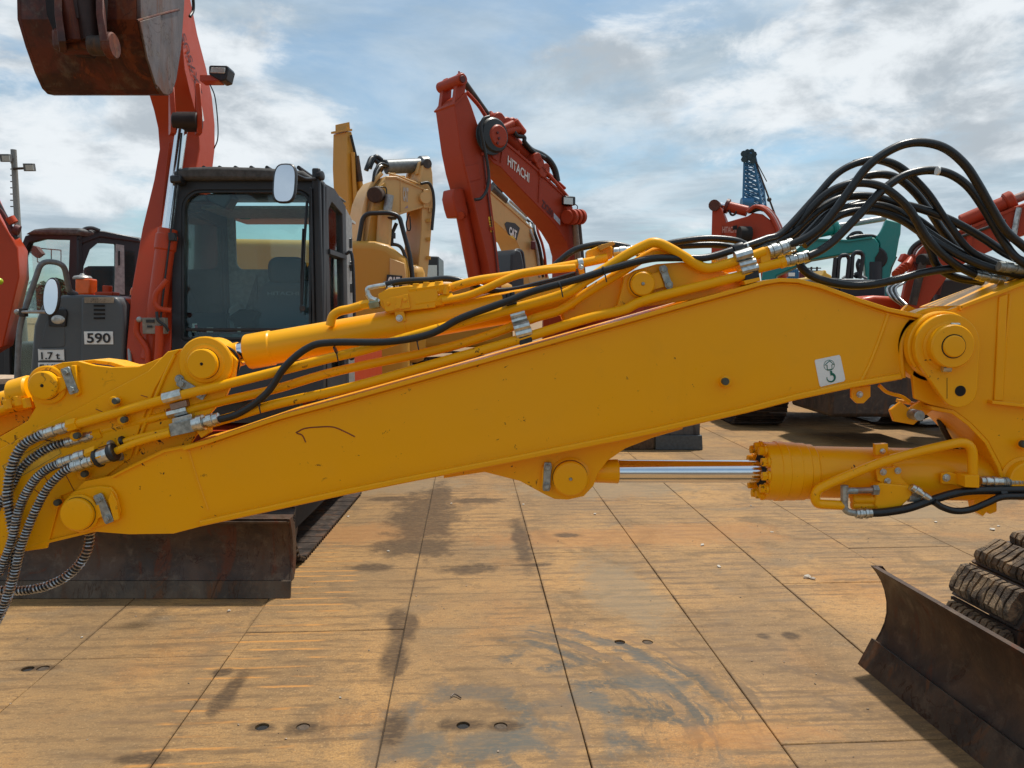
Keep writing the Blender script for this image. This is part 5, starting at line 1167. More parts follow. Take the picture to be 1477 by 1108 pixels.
for y in (504.2, 519.8): MB().box(P(74, y, gy - .0125), (.152, .002, .003)).build('plate_border', PRN, plt)
pls = MB().box(P(74, 530, gy - .008), (.165, .006, .062)).build('load_plate', WHITE, gc, bevel=.001)
text('最大荷重', P(57, 529, gy - .014), P(90, 529, gy - .014) - P(57, 529, gy - .014), V((0, 0, .016)), PRN, pls)
tp = MB().box(P(143, 433, gy - .033), (.185, .004, .036)).build('tape_strip', TAPE, gc2)
text('ｱﾀｯﾁ ﾒﾝﾄ\nﾀﾞｲﾌﾞｱｽ', P(131, 436.5, gy - .036), P(153, 436.5, gy - .036) - P(131, 436.5, gy - .036), V((0, 0, .026)), simple('faded_print', (.08, .06, .04), .6), tp, bold=0)
dk_ = MB().prism(PX([(112, 426), (206, 429), (208, 470), (186, 490), (180, 445), (112, 432)], 5.15), (0, 1.2, 0)).build('deck', ORG, OX, bevel=.01)
MB().prism(PX([(170, 430), (206, 431), (200, 468), (184, 470), (183, 445)], 5.0), (0, .15, 0)).build('deck_side', ORG, OX, bevel=.01)
rc = MB().prism([P(108, 425, 5.2), P(129.5, 425, 5.2), P(129.5, 402, 5.2), P(108, 402, 5.2)], (0, .10, 0)).build('reservoir', LENS, OX, bevel=.01)
MB().lathe(P(119, 403, 5.25), (0, 0, 1), [(.058, 0), (.060, .01), (.05, .022), (.018, .028), (.012, .038), (0, .04)], 20).build('cap', LGREY, rc)
fc = MB().box(P(155, 424, 5.25), (.12, .1, .025)).build('filler_base', ORG, OX, bevel=.006)
MB().cyl(P(155, 423, 5.25), P(155, 412, 5.25), .030, 20, .004).build('filler_cap', ORG, fc)
bcn = MB().lathe(P(197, 428, 5.3), (0, 0, 1), [(.043, 0), (.045, .012), (.040, .014), (.040, .035), (.032, .058), (.016, .068), (0, .071)], 22).build('beacon', LENS, OX)
MB().cyl(P(197, 431, 5.3), P(197, 426, 5.3), .046, 22).build('beacon_base', BLKP, bcn)
# handrail and round mirror at the far left corner
hr = MB().tube(roundcorners([P(24, 560, 4.80), P(28, 470, 4.78), P(60, 376, 4.78), P(92, 380, 4.85), P(100, 420, 4.95), P(110, 425, 5.0)], .09, 8), .017, 12, False).build('handrail', simple('grey_rail', (.16, .17, .18), .45, .2), OX)
om = oval(73, 428, 4.62, .100, .235, pw=2.2, tilt=R(-10)); mi = MB().prism(om, V((0, .03, 0))).build('mirror', BLKP, OX, bevel=.010)
MB().prism(oval(73, 428, 4.615, .084, .215, pw=2.2, tilt=R(-10)), V((0, .004, 0))).build('mirror_glass', MIRR, mi)
MB().tube([P(24, 450, 4.74), P(40, 450, 4.70), P(58, 450, 4.66), P(66, 450, 4.66)], .010, 8, False).build('mirror_arm', simple('bare_clamp', (.35, .32, .30), .4, .6), mi)
MB().sphere(P(25, 450, 4.73), .018).build('clamp_knob', LGREY, mi); MB().box(P(34, 451, 4.73), (.035, .04, .05)).build('mirror_clamp', STEEL, mi, bevel=.004)
MB().sphere(P(-1, 406, 4.8), .022).build('marker_light', simple('lime_lens', (.45, .55, .02), .3), OX)
# --- house behind, frame, tracks, blade
MB().box((-2.25, 6.9, 1.15), (1.9, 1.7, .75)).build('engine_house', ORG, OX, bevel=.08, seg=4)
MB().box((-2.25, 5.9, .66), (1.7, 2.2, .14)).build('turntable_deck', ORG, OX, bevel=.02)
MB().cyl((-2.25, 5.9, .42), (-2.25, 5.9, .62), .45, 32).build('slew_ring', STEEL, OX)
MB().box((-2.25, 5.8, .38), (1.1, 1.8, .26)).build('undercarriage', STEEL, OX, bevel=.02)
MB().box((-1.75, 4.98, 1.02), (.75, .08, .22)).build('step_panel', BLKP, OX)
for sx in (-1.53, -2.98): 
    tr_ = make_track(OX, V((sx, 4.95, 0)), (0, 1, 0), 1.75, .27, .36, .15, 'steel', STEEL, None)
# flat rusty track guard with a row of bolts, seen from above at the outside
if False: gd = MB().prism([V((-1.345, 4.72, .10)), V((-1.345, 6.9, .10)), V((-1.30, 6.9, .02)), V((-1.30, 4.80, .02))], (.012, 0, 0)).build('track_guard', EDGE, OX)
# blade
BY = 4.27
bpf = [(0, .0), (.015, .005), (.02, .07), (.055, .11), (.085, .19), (.09, .29), (.07, .38), (.04, .44), (.02, .46)]
bz = [V((-1.275, BY - .0 + y, z * 1.0)) for y, z in [(0, .085), (.04, .14), (.062, .22), (.062, .30), (.045, .38), (.015, .44), (.0, .455)]]
blA = MB().prism(bz + [p + V((0, .02, 0)) for p in bz[::-1]], (-1.95, 0, 0)).build('blade', BLADE, OX, bevel=.002, ang=50)
MB().prism([V((-1.262, BY - .03, .0)), V((-1.262, BY - .004, .095)), V((-1.262, BY + .016, .095)), V((-1.262, BY - .008, .0))], (-1.98, 0, 0)).build('cutting_edge', EDGE, blA, bevel=.002)
MB().prism([p + V((0, -.006, 0)) for p in bz] + [p + V((0, .06, 0)) for p in bz[::-1]], (.014, 0, 0)).build('end_plate', BLADE, blA, bevel=.003)
MB().strip([V((-1.265, BY - .008, .44)), V((-1.265, BY + .03, .452)), V((-1.265, BY + .10, .455))], .012, (-1.97, 0, 0)).build('top_lip', BLADE, blA)
for x in (-1.75, -2.75): MB().box((x, 4.90, .22), (.12, .95, .14)).build('push_arm', STEEL, blA, bevel=.01)

# ================================================================== CHARCOAL-CABBED EXCAVATOR AT THE LEFT EDGE
LX = thing('excavator', 'excavator at the left edge, charcoal cab behind the grey handrail, orange boom beside it', 'excavator', (-4.2, 8.0, 0))
pf = Plane(105, 7.0, -9)          # windscreen plane
ps = Plane(105, 7.0, 38)          # side plane, runs right and away
def fr(pts, off=0): return [pf(x, y, off) for x, y in pts]
wo = [(6, 640), (6, 500), (12, 430), (22, 375), (36, 340), (60, 333), (112, 334), (112, 400), (104, 520), (100, 640)]
wi = [(14, 600), (14, 500), (20, 430), (30, 378), (42, 350), (62, 345), (100, 346), (98, 400), (88, 520), (84, 600)]
c = MB().ringprism(fr(wo), fr(wi), pf.w * .06).build('cab', DGREY, LX, bevel=.01)
MB().prism([pf(x, y, .03) for x, y in wi], pf.w * .005).build('windscreen', GLASS, c)
MB().tube([pf(18, 450, -.01), pf(95, 452, -.01)], .008, 6, False).build('screen_bar', BLKP, c)
so_ = [(105, 640), (106, 400), (112, 362), (124, 345), (140, 338), (204, 346), (206, 360), (204, 500), (204, 640)]
si = [(118, 600), (118, 420), (121, 384), (130, 360), (142, 350), (166, 352), (166, 380), (164, 500), (164, 600)]
MB().ringprism([ps(x, y) for x, y in so_], [ps(x, y) for x, y in si], ps.w * .05).build('side_frame', DGREY, c, bevel=.008)
MB().prism([ps(x, y, .03) for x, y in si], ps.w * .005).build('door_glass', GLASSC, c)
MB().prism([ps(x, y, -.012) for x, y in ((167, 352), (179, 354), (180, 425), (165, 424))], ps.w * .012).build('door_post', LGREY, c)
MB().tube([ps(172, 362, -.02), ps(172, 383, -.02)], .008, 6, False).build('post_vent', BLK, c)
MB().prism([ps(x, y, -.004) for x, y in ((181, 361), (194, 363), (194, 425), (181, 425))], ps.w * .006).build('quarter_glass', GLASS, c)
MB().prism([pf(34, 338, -.04), pf(48, 330.5, -.04), pf(70, 328, -.04), pf(112, 328.5, -.04), pf(118, 333, -.04), pf(112, 339, -.04), pf(60, 338, -.04)], pf.w * .9).build('roof', simple('weathered_roof', (.10, .10, .10), .7, 0, .3), c, bevel=.02)
MB().prism([ps(106, 340, -.02), ps(120, 331, -.02), ps(150, 333, -.02), ps(200, 343, -.02), ps(204, 350, -.02), ps(145, 342, -.02), ps(118, 352, -.02)], ps.w * .12).build('roof_edge', DGREY, c, bevel=.01)
MB().tube([ps(113, 345, -.05), ps(120, 332, -.05), ps(132, 329, -.05), ps(144, 333, -.05)], .017, 8).build('roof_rail', DGREY, c)
sb = MB().box(ps(150, 425, .45), (.34, .16, .55)).build('seat', SEAT, c, bevel=.05); MB().box(ps(150, 402, .45), (.24, .12, .16)).build('headrest', SEAT, sb, bevel=.04)
MB().prism([pf(38, 352, .3), pf(52, 356, .3), pf(60, 366, .3), pf(52, 372, .3), pf(40, 362, .3)], pf.w * .05).build('overhead_unit', DPRN, c)
MB().tube([pf(54, 358, .6), pf(54, 378, .6), pf(88, 382, .6), pf(88, 361, .6), pf(54, 358, .6)], .006, 5, False).build('rear_window_frame', BLKP, c)
MB().tube([pf(74, 359, .6), pf(74, 380, .6)], .005, 5, False).build('rear_window_bar', BLKP, c)
MB().box((-3.75, 8.3, .95), (2.3, 2.2, .8)).build('upper_body', DGREY, LX, bevel=.08)
MB().box((-3.9, 7.9, .4), (2.0, 2.4, .45)).build('undercarriage', STEEL, LX, bevel=.03)
for sx in (-4.9, -3.0): make_track(LX, V((sx, 7.2, 0)), (0, 1, 0), 2.0, .33, .42, .17, 'steel', STEEL, None)
pb_ = Plane(10, 6.6, 20)
bp_ = [(-90, 150), (-40, 230), (-12, 290), (2, 318), (14, 338), (26, 358), (28, 400), (16, 450), (4, 500), (-30, 520), (-40, 420), (-60, 330)]
lb = MB().prism([pb_(x, y) for x, y in bp_], pb_.w * .35).build('boom', ORG, LX, bevel=.01)
TB('hose', [pb_(-20, 265, -.02), pb_(-2, 296, -.02), pb_(10, 318, -.02), pb_(18, 335, -.02), pb_(25, 344, -.02)], .022, BLK, lb)
TB('oil_pipe', [pb_(-20, 280, -.03), pb_(4, 308, -.03), pb_(20, 340, -.03)], .018, DPRN, lb)
MB().cyl(pb_(14, 314, -.03), pb_(20, 322, -.03), .04, 10).build('pipe_flange', ORG, lb); MB().cyl(pb_(20, 330, -.03), pb_(28, 333, -.03), .045, 12).build('pipe_flange', DPRN, lb)
# planks under it at the far left
for i, (x0, x1, y) in enumerate(((-40, 22, 545),)):
    q = MB().prism([P(-60, 549, 5.9), P(20, 546, 5.9), P(22, 541, 6.3), P(-60, 539, 6.3)], (0, 0, -.04)).build('step_plate', WOOD, OX)
# ================================================================== FLOODLIGHT MAST
MS = thing('light_mast', 'tall grey concrete mast with two square floodlights at the left edge of the yard', 'light mast', P(18, 560, 26) * 1.0)
MS.location.z = 0; ORIG[MS] = V(MS.location)
top_ = P(19.5, 216, 26); MB().lathe(V((top_.x, 26, 0)), (0, 0, 1), [(.12, 0), (.09, top_.z)], 14).build('pole', simple('concrete_pole', (.22, .22, .21), .8, 0, .15), MS)
for i in range(9): MB().cyl(P(15, 226 + i * 9, 26) , P(24, 226 + i * 9, 26), .018, 6).build('step_iron', STEEL, MS)
for cx_, cy_, s in ((8.5, 228, 1), (42.5, 241.5, -1)):
    MB().tube([P(19, cy_ + 2, 25.9), P(cx_, cy_ + 1, 25.9)], .04, 6, False).build('bracket', STEEL, MS)
    fl = MB().box(P(cx_, cy_, 25.8), (.33, .16, .25), Matrix.Rotation(R(10), 3, 'X')).build('floodlight', simple('grey_housing', (.10, .10, .10), .5), MS, bevel=.02)
    MB().box(P(cx_, cy_ + .4, 25.7), (.25, .02, .17), Matrix.Rotation(R(10), 3, 'X')).build('lamp_glass', LAMP, fl)

# ================================================================== helper for a plain hidden carriage under a far machine
def carriage(root, c, ang, body_mat, w=2.6, l=3.6, h=1.15, house=True, zt_=2.2, houselen=2.8):
    hd = V((math.cos(R(ang)), math.sin(R(ang)), 0)); sd = V((-hd.y, hd.x, 0)); M = Matrix((hd, sd, V((0, 0, 1)))).transposed()
    c = V(c)
    MB().box(c + V((0, 0, .55)), (l * .8, w * .5, .5), M).build('undercarriage', STEEL, root, bevel=.03)
    if house: MB().box(c + V((0, 0, (1.05 + zt_) / 2)), (houselen, w * .95, zt_ - 1.05), M).build('upper_body', body_mat, root, bevel=.1)
    for s in (-1, 1):
        o = c - hd * (l / 2 - .42) + sd * s * (w / 2 - .28); make_track(root, V((o.x, o.y, 0)), hd, l - .84, .42, .5, .20, 'steel', STEEL, None)
# ================================================================== BIG OCHRE EXCAVATOR BEHIND THE CHARCOAL CAB
CX = thing('excavator', 'large ochre excavator behind the charcoal cab, boom arched with pipes, arm hanging down', 'excavator', (-2.8, 9.6, 0))
pc = Plane(560, 9.0, 34); Wd = .66
side_ = [(536, 420), (530, 352), (533, 320), (540, 285), (548, 266), (557, 254), (572, 254), (611, 271), (614, 299), (592, 305), (571, 312), (557, 318), (549, 345), (545, 420)]
cb = MB().prism([pc(x, y) for x, y in side_], pc.w * Wd).build('boom', TAN, CX, bevel=.01)
MB().prism([pc(x, y, -.02) for x, y in ((536, 350), (530, 350), (536, 305), (545, 270), (556, 262), (560, 285), (552, 320), (543, 352))], pc.w * .02).build('side_doubler', OCH, cb, bevel=.01)
MB().tube([pc(x, y, -.004) for x, y in ((578, 258), (578, 308))], .008, 6).build('weld_seam', TAN, cb)
MB().strip([pc(x, y, -.015) for x, y in ((613, 272), (572, 255), (557, 255))], .02, pc.w * (Wd + .03)).build('top_flange', TAN, cb)
MB().strip([pc(x, y, -.015) for x, y in ((614, 298), (571, 311), (557, 317))], -.02, pc.w * (Wd + .03)).build('bottom_flange', TAN, cb)
# pipes over the back of the boom
for k_, (o_x, m_) in enumerate(((.08, TAN), (.20, TAN), (.36, TAN), (.52, TAN), (.14, BLK), (.29, BLK), (.44, BLK))):
    ex = .05 if m_ is TAN else .03
    ln = [pc(x, y, o_x) for x, y in ((530, 420), (527, 352), (529, 318), (536, 283), (545, 263), (556, 251))]; ln = [V((p.x - pc.c.x * .05 , p.y - pc.c.y * .05, p.z)) for p in ln]
    TB('boom_pipe', ln, .026 if m_ is TAN else .020, m_, cb, 10)
for t_y in (346, 262): MB().box(pc(527 if t_y > 300 else 543, t_y, .23), (.06, .10, .05)).build('pipe_clamp', LGREY, cb)
for i, (a, b2) in enumerate((((528, 246), (541, 236)), ((533, 243), (548, 234)), ((541, 252), (556, 240)))):
    TB('boom_hose', [pc(a[0], a[1], .2 + i * .05), pc(a[0] + 3, a[1] - 8, .2 + i * .05), pc((a[0] + b2[0]) / 2 + 2, min(a[1], b2[1]) - 8, .25), pc(b2[0] + 6, b2[1], .25), pc(b2[0] + 14, b2[1] + 4, .25)], .028, BLK, cb)
cyA = MB().lathe(pc(556, 241, .25), pc(597, 239, .25) - pc(556, 241, .25), [(.07, 0), (.085, .01), (.085, .46), (.11, .47), (.11, .56), (.08, .57)], 22).build('arm_cylinder', simple('grey_cylinder', (.16, .17, .175), .45, .3), CX, ang=28)
MB().cyl(pc(590, 240, .25), pc(618, 236, .25), .045, 16).build('piston_rod', CHR, cyA)
cp = MB().cyl(pc(540, 281, -.10), pc(548, 281, .10), .09, 18, .01).build('cylinder_pin', simple('rusty_dark', (.05, .028, .018), .8), cb)
MB().cyl(pc(562, 282, -.08), pc(552, 350, -.08), .05, 18).build('boom_cylinder', LGREY, CX)
MB().cyl(pc(556, 305, -.08), pc(548, 420, -.08), .085, 18).build('cylinder_barrel', TAN, CX)
arm_ = [(606, 256), (611, 236), (616, 231), (621, 233), (624, 250), (626, 290), (622, 340), (615, 420), (600, 420), (608, 330), (609, 290)]
am_ = MB().prism([pc(x, y) for x, y in arm_], pc.w * .42).build('arm', TAN, CX, bevel=.01)
MB().prism([pc(x, y, -.03) for x, y in ((611, 300), (611, 274), (618, 273), (622, 285), (618, 300))], pc.w * .03).build('pivot_plate', TAN, am_, bevel=.006)
MB().cyl(pc(614, 285, -.06), pc(614, 285, -.06) + pc.w * (.0 - (-.06)), .07, 16).build('pin_boss', TAN, am_)
TB('arm_hose', [pc(x, y, -.06) for x, y in ((607, 265), (618, 264), (624, 275), (626, 295), (624, 320), (623, 332))], .018, BLK, am_)
TB('hose_loop', [pc(x, y, .05) for x, y in ((590, 308), (586, 322), (588, 332), (592, 330), (591, 312))], .008, BLK, am_)
for o_ in (.06, .30):
    MB().prism([pc(x, y) + pc.w * o_ for x, y in ((604, 250), (609, 232), (618, 230), (623, 236), (622, 252))], pc.w * .06).build('link_ear', TAN, am_, bevel=.006)
MB().cyl(pc(617, 236, -.02), pc(617, 236, -.02) + pc.w * (.44 - (-.02)), .055, 14).build('link_pin', STEEL, am_)
for i in range(5):
    TB('boom_hose', [pc(538 + i * 2, 262 - i * 2, .05 + i * .09), pc(541 + i * 3, 246 - i, .05 + i * .09), pc(550 + i * 2, 236 + i % 2 * 3, .1 + i * .08), pc(562 + i * 2, 240, .2 + i * .03)], .016, (BLK, simple_spr, BLK, TAN, BLK)[i], cb)
TB('grease_line', [pc(x, y, -.02) for x, y in ((535, 276), (540, 270), (553, 270), (557, 272), (558, 282))], .007, BLK, cb)
TB('grease_line', [pc(x, y, -.02) for x, y in ((560, 250), (575, 254), (590, 260), (606, 266))], .010, TAN, cb)
for x, y in ((566, 253), (580, 257), (596, 264)): MB().box(pc(x, y, .1), (.07, .05, .05)).build('line_clip', OCH, cb, bevel=.004)
MB().cyl(pc(553, 284, .52), pc(556, 284, .72), .07, 14).build('cylinder_pin', STEEL, cb)
MB().prism([pc(x, y, -.03) for x, y in ((619, 300), (624, 300), (623, 306), (619, 306))], pc.w * .02).build('bracket', TAN, am_)
for y in (318, 345, 372): MB().box(pc(618, y, -.02), (.05, .03, .04)).build('hose_clip', OCH, am_)
# house: engine hood + counterweight seen on both sides of the cab
pbk = Plane(500, 8.6, 6)
hood = [(198, 640), (196, 352), (204, 342), (250, 342), (540, 347), (560, 352), (586, 372), (590, 392), (590, 640)]
hd0 = MB().prism([pbk(x, y) for x, y in hood], pbk.w * 1.6).build('counterweight', OCH, CX, bevel=.09, seg=5)
MB().prism([pbk(x, y, -.02) for x, y in ((562, 372), (584, 380), (588, 420), (562, 420))], pbk.w * .02).build('side_recess', TAN, hd0, bevel=.01)
bk2 = MB().prism([pbk(x, y, -.03) for x, y in ((558, 396), (580, 398), (580, 420), (556, 420))], pbk.w * .01).build('badge', BLKP, hd0)
text('CAT', pbk(559.5, 414, -.035), pbk(577, 414.6, -.035) - pbk(559.5, 414, -.035), pbk(559.5, 399, -.035) - pbk(559.5, 414, -.035), WPRN, bk2, bold=.05)
o_ = pc(581, 290, -.006); text('CAT', o_, pc(589, 292, -.006) - o_, pc(581, 269, -.006) - o_, simple('faded_white_print', (.50, .44, .38), .7), cb, bold=.06)
MB().prism([pc(583, 301, -.003), pc(588, 296, -.003), pc(589, 300, -.003)], pc.w * .002).build('faded_triangle', simple('faded_violet', (.36, .26, .30), .7), cb)
rail = simple('black_rail', (.012, .012, .013), .4)
MB().tube(roundcorners([pbk(517, 350, .1), pbk(524, 308, .1), (pbk(562, 307, .1)), pbk(576, 312, .1), pbk(592, 372, .1), pbk(596, 412, .1)], .10, 6), .026, 10, False).build('handrail', rail, CX)
MB().tube(roundcorners([pbk(549, 352, .3), pbk(578, 353, .3), pbk(588, 380, .3), pbk(590, 400, .3)], .08, 6), .020, 8, False).build('handrail', rail, CX)
MB().tube([pbk(565, 355, .3), pbk(565, 338, .3), pbk(572, 322, .3)], .022, 8, False).build('rail_post', rail, CX); MB().cyl(pbk(565, 344, .3), pbk(565, 336, .3), .045, 10).build('post_joint', rail, CX)
MB().lathe(pbk(563, 318, .25), (0, 0, 1), [(.0, 0), (.07, .01), (.08, .03), (.02, .05)], 16).build('antenna_dish', BLKP, CX); TB('antenna_stem', [pbk(563, 318, .25), pbk(562, 352, .25)], .01, BLKP, CX)
carriage(CX, (-2.6, 10.0, 0), 10, OCH, zt_=2.2)
# a second ochre machine: only its raised beam shows
DX = thing('excavator', 'ochre excavator arm standing upright above the charcoal cab roof', 'excavator', (-2.9, 13.0, 0))
pd = Plane(502, 11.5, 55)
sidep = [(508, 420), (506, 340), (502, 285), (500, 240), (501, 190), (507, 190), (512, 215), (520, 240), (524, 270), (520, 330), (520, 420)]
db = MB().prism([pd(x, y) for x, y in sidep], pd.w * .30).build('arm', OCH, DX, bevel=.006)
MB().prism([pd(x, y, -.01) for x, y in ((499, 186), (508, 186), (508, 189), (499, 189))], pd.w * .32).build('end_flange', OCH, db)
MB().prism([pd(x, y, .03) for x, y in ((500, 187), (500, 177), (504, 176), (505, 187))], pd.w * .24).build('end_lug', OCH, db)
for i, (a, b2, r, m_) in enumerate((((509, 220), (514, 330), .03, OCH), ((513, 225), (519, 262), .05, STEEL), ((516, 240), (521, 275), .04, OCH), ((506, 195), (518, 245), .02, BLK))):
    MB().tube([pd(*a, -.04), pd(*b2, -.04)], r, 8, False).build('arm_pipe', m_, db)
carriage(DX, (-1.8, 14.2, 0), 35, OCH)

# ================================================================== FADED RED EXCAVATOR, BOOM BENT IN AN INVERTED V
FX = thing('excavator', 'faded red excavator in the middle, arm and boom bent into a tall inverted V', 'excavator', (1.4, 14.6, 0))
pr = Plane(680, 12.0, 40)
armF = [(655, 149), (660, 141), (672, 133), (680, 152), (692, 188), (699, 208), (704, 224), (709, 262), (708, 282), (714, 330), (722, 400), (730, 470), (712, 470), (703, 380), (692, 330), (681, 286), (670, 245), (664, 215)]
af = MB().prism([pr(x, y) for x, y in armF], pr.w * .50).build('arm', RED, FX, bevel=.012)
MB().strip([pr(655, 150, -.02), pr(672, 133, -.02)], .03, pr.w * .54).build('end_flange', RED, af)
for o_ in (.0, .36):
    MB().prism([pr(x, y) + pr.w * o_ for x, y in ((656, 148), (661, 108), (665, 104), (670, 106), (672, 114), (671, 133))], pr.w * .09).build('fork_plate', RED, af, bevel=.006)
MB().cyl(pr(668, 114, -.10), pr(668, 114, -.10) + pr.w * (.5 - (-.10)), .085, 22, .01).build('fork_pin', RED, af); MB().cyl(pr(668, 114, -.12), pr(668, 114, -.12) + pr.w * (-.09 - (-.12)), .05, 16, .004).build('pin_cap', DPRN, af)
for i in range(3): MB().cyl(pr(662, 106, .1 + i * .15), pr(662, 103, .1 + i * .15), .015, 6).build('bolt_head', RED, af)
MB().tube([pr(x, y, -.01) for x, y in ((665, 215), (672, 245), (682, 285), (704, 380), (712, 430))], .014, 6).build('weld_seam', RED, af)
for y0_, y1_ in ((150, 285),): MB().tube([pr(662 + 2, y0_ + 40, .47), pr(676, y1_, .47)], .016, 6, False).build('grease_line', RED, af)
TB('arm_line', [pr(x, y, -.02) for x, y in ((690, 190), (696, 215), (700, 250), (706, 300), (714, 360), (718, 400))], .012, DPRN, af)
for x, y in ((697, 222), (702, 270), (709, 330)): MB().box(pr(x, y, -.02), (.06, .04, .05)).build('line_clip', RED, af, bevel=.006)
MB().prism([pr(x, y, -.012) for x, y in ((672, 240), (690, 236), (694, 258), (677, 262))], pr.w * .012).build('welded_patch', RED, af, bevel=.004)
# bucket linkage seen low on the front of the arm
for o_ in (.10, .34):
    MB().cyl(pr(668, 283, o_ + .05), pr(668, 283, o_ + .05) + pr.w * (o_ + .17 - (o_ + .05)), .10, 18, .01).build('link_boss', RED, af)
MB().prism([pr(x, y, .12) for x, y in ((655, 272), (668, 272), (672, 290), (676, 305), (674, 313), (660, 313), (656, 300), (653, 285))], pr.w * .30).build('cylinder_head', RED, af, bevel=.02)
MB().cyl(pr(667, 308, .27), pr(689, 420, .27), .11, 20, .01).build('bucket_cylinder', RED, FX)
MB().cyl(pr(664, 311, .1), pr(676, 308, .42), .06, 14).build('cylinder_flange', RED, af)
MB().tube([pr(661, 291, .5), pr(659, 291, .65)], .035, 8, False).build('valve_stub', BLKP, af); MB().sphere(pr(659, 291, .68), .05).build('valve_knob', BLKP, af)
dec2 = MB().prism([pr(x, y, -.01) for x, y in ((704.5, 313), (709, 312), (712, 335), (708, 335))], pr.w * .005).build('warning_decal', YPRN, af)
for y in (318, 322, 326, 330): MB().tube([pr(706, y, -.012), pr(709.5, y - .5, -.012)], .006, 4, False).build('decal_line', DPRN, dec2)
# boom
boF = [(693, 178), (706, 178), (716, 184), (727, 202), (750, 221), (773, 241), (795, 262), (817, 283), (827, 304), (833, 330), (838, 356), (846, 400), (850, 470), (818, 470), (822, 400), (822, 368), (817, 350), (806, 332), (795, 318), (776, 298), (745, 266), (722, 241), (712, 236), (704, 226), (694, 210)]
bf = MB().prism([pr(x, y, .04) for x, y in boF], pr.w * .46).build('boom', RED, FX, bevel=.012)
MB().strip([pr(x, y, .02) for x, y in ((727, 202), (750, 221), (773, 241), (795, 262), (817, 283), (827, 304), (833, 330))], .035, pr.w * .50).build('top_flange', RED, bf)
MB().tube([pr(x, y, .03) for x, y in ((727, 200), (722, 235))], .012, 6).build('weld_seam', RED, bf); MB().tube([pr(x, y, .03) for x, y in ((779, 247), (777, 292))], .010, 6).build('weld_seam', RED, bf)
MB().prism([pr(x, y, .02) for x, y in ((704, 205), (712, 216), (718, 232), (712, 229), (700, 212))], pr.w * .02).build('side_doubler', RED, bf, bevel=.006)
o_ = pr(732, 238, .034); text('HITACHI', o_, pr(763, 264, .034) - o_, pr(732.5, 224, .034) - o_, WPRN, bf, bold=.02)
o_ = pr(781, 298, .034); text('ZX200', o_, pr(797, 315, .034) - o_, pr(782, 287, .034) - o_, DPRN, bf, bold=.03)
MB().prism([pr(x, y, .034) for x, y in ((799, 307), (808, 317), (808, 325), (799, 315))], pr.w * .004).build('pale_sticker', simple('pale_blue_sticker', (.42, .48, .56), .6), bf)
# reel of hose at the joint
MB().lathe(pr(707, 197, .02), -pr.w, [(.0, 0), (.24, 0), (.27, .03), (.27, .11), (.24, .14), (.13, .15), (.13, .10), (0, .10)], 30).build('hose_guard', BLK, bf, ang=25)
for i in range(3): MB().lathe(pr(707, 197, .01 - .04 * i), -pr.w, [(.275, 0), (.285, .01), (.275, .02)], 30).build('guard_ring', BLK, bf)
MB().lathe(pr(713, 198, -.02), -pr.w, [(.18, 0), (.18, .10), (.15, .13), (0, .13)], 22).build('pivot_cap', RED, bf)
for x, y in ((716, 192), (718, 200), (716, 207)): MB().cyl(pr(x, y, -.13), pr(x, y, -.13) + pr.w * (-.17 - (-.13)), .02, 8).build('bolt_head', DPRN, bf)
TB('hose', [pr(x, y, -.14) for x, y in ((706, 168), (697, 172), (694, 185), (697, 205), (702, 230), (705, 255), (702, 274), (694, 286), (685, 288))], .024, BLK, FX)
# arm cylinder on top
MB().cyl(pr(669, 118, .26), pr(706, 170, .26), .05, 16).build('piston_rod', STEEL, FX)
ra = MB().cyl(pr(702, 168, .26), pr(786, 252, .26), .115, 22, .01).build('arm_cylinder', RED, FX)
TB('oil_pipe', [pr(673, 133, .12), pr(690, 152, .12), pr(703, 171, .12), pr(716, 182, .12)], .03, RED, ra)
for x, y, r in ((721, 174, .14), (733, 180, .13), (741, 178, .10), (746, 184, .12)): MB().cyl(pr(x, y, .12), pr(x, y, .12) + pr.w * (.42 - (.12)), r, 12, .02).build('cylinder_flange', RED, ra)
for a, b2 in (((724, 186), (740, 178)), ((728, 190), (750, 186)), ((742, 174), (754, 190)), ((748, 184), (756, 192))): MB().cyl(pr(*a, .1), pr(*b2, .1), .06, 10, .01).build('valve_body', RED, ra)
TB('hose', [pr(x, y, .08) for x, y in ((741, 188), (746, 196), (756, 198), (757, 205), (768, 218), (778, 224), (786, 228))], .035, BLK, ra)
TB('hose', [pr(x, y, .15) for x, y in ((754, 205), (766, 217), (780, 223), (792, 232), (800, 245), (804, 262))], .055, BLK, ra)
for x, y in ((776, 228), (780, 236), (788, 243), (784, 248)): MB().cyl(pr(x, y, .0), pr(x, y, .0) + pr.w * (.25 - (.0)), .09, 14, .01).build('bracket_boss', RED, bf)
TB('oil_pipe', [pr(x, y, .02) for x, y in ((786, 246), (800, 262), (812, 276), (820, 286))], .03, RED, ra)
for x, y in ((745, 222), (762, 237), (790, 262), (808, 281)): MB().box(pr(x, y, .10), (.10, .08, .09)).build('pipe_clamp', RED, bf, bevel=.01)
TB('boom_line', [pr(x, y, .20) for x, y in ((745, 214), (765, 230), (790, 254), (812, 275), (824, 292))], .022, BLK, ra)
TB('boom_line', [pr(x, y, .30) for x, y in ((745, 211), (768, 229), (793, 252), (815, 272))], .026, RED, ra)
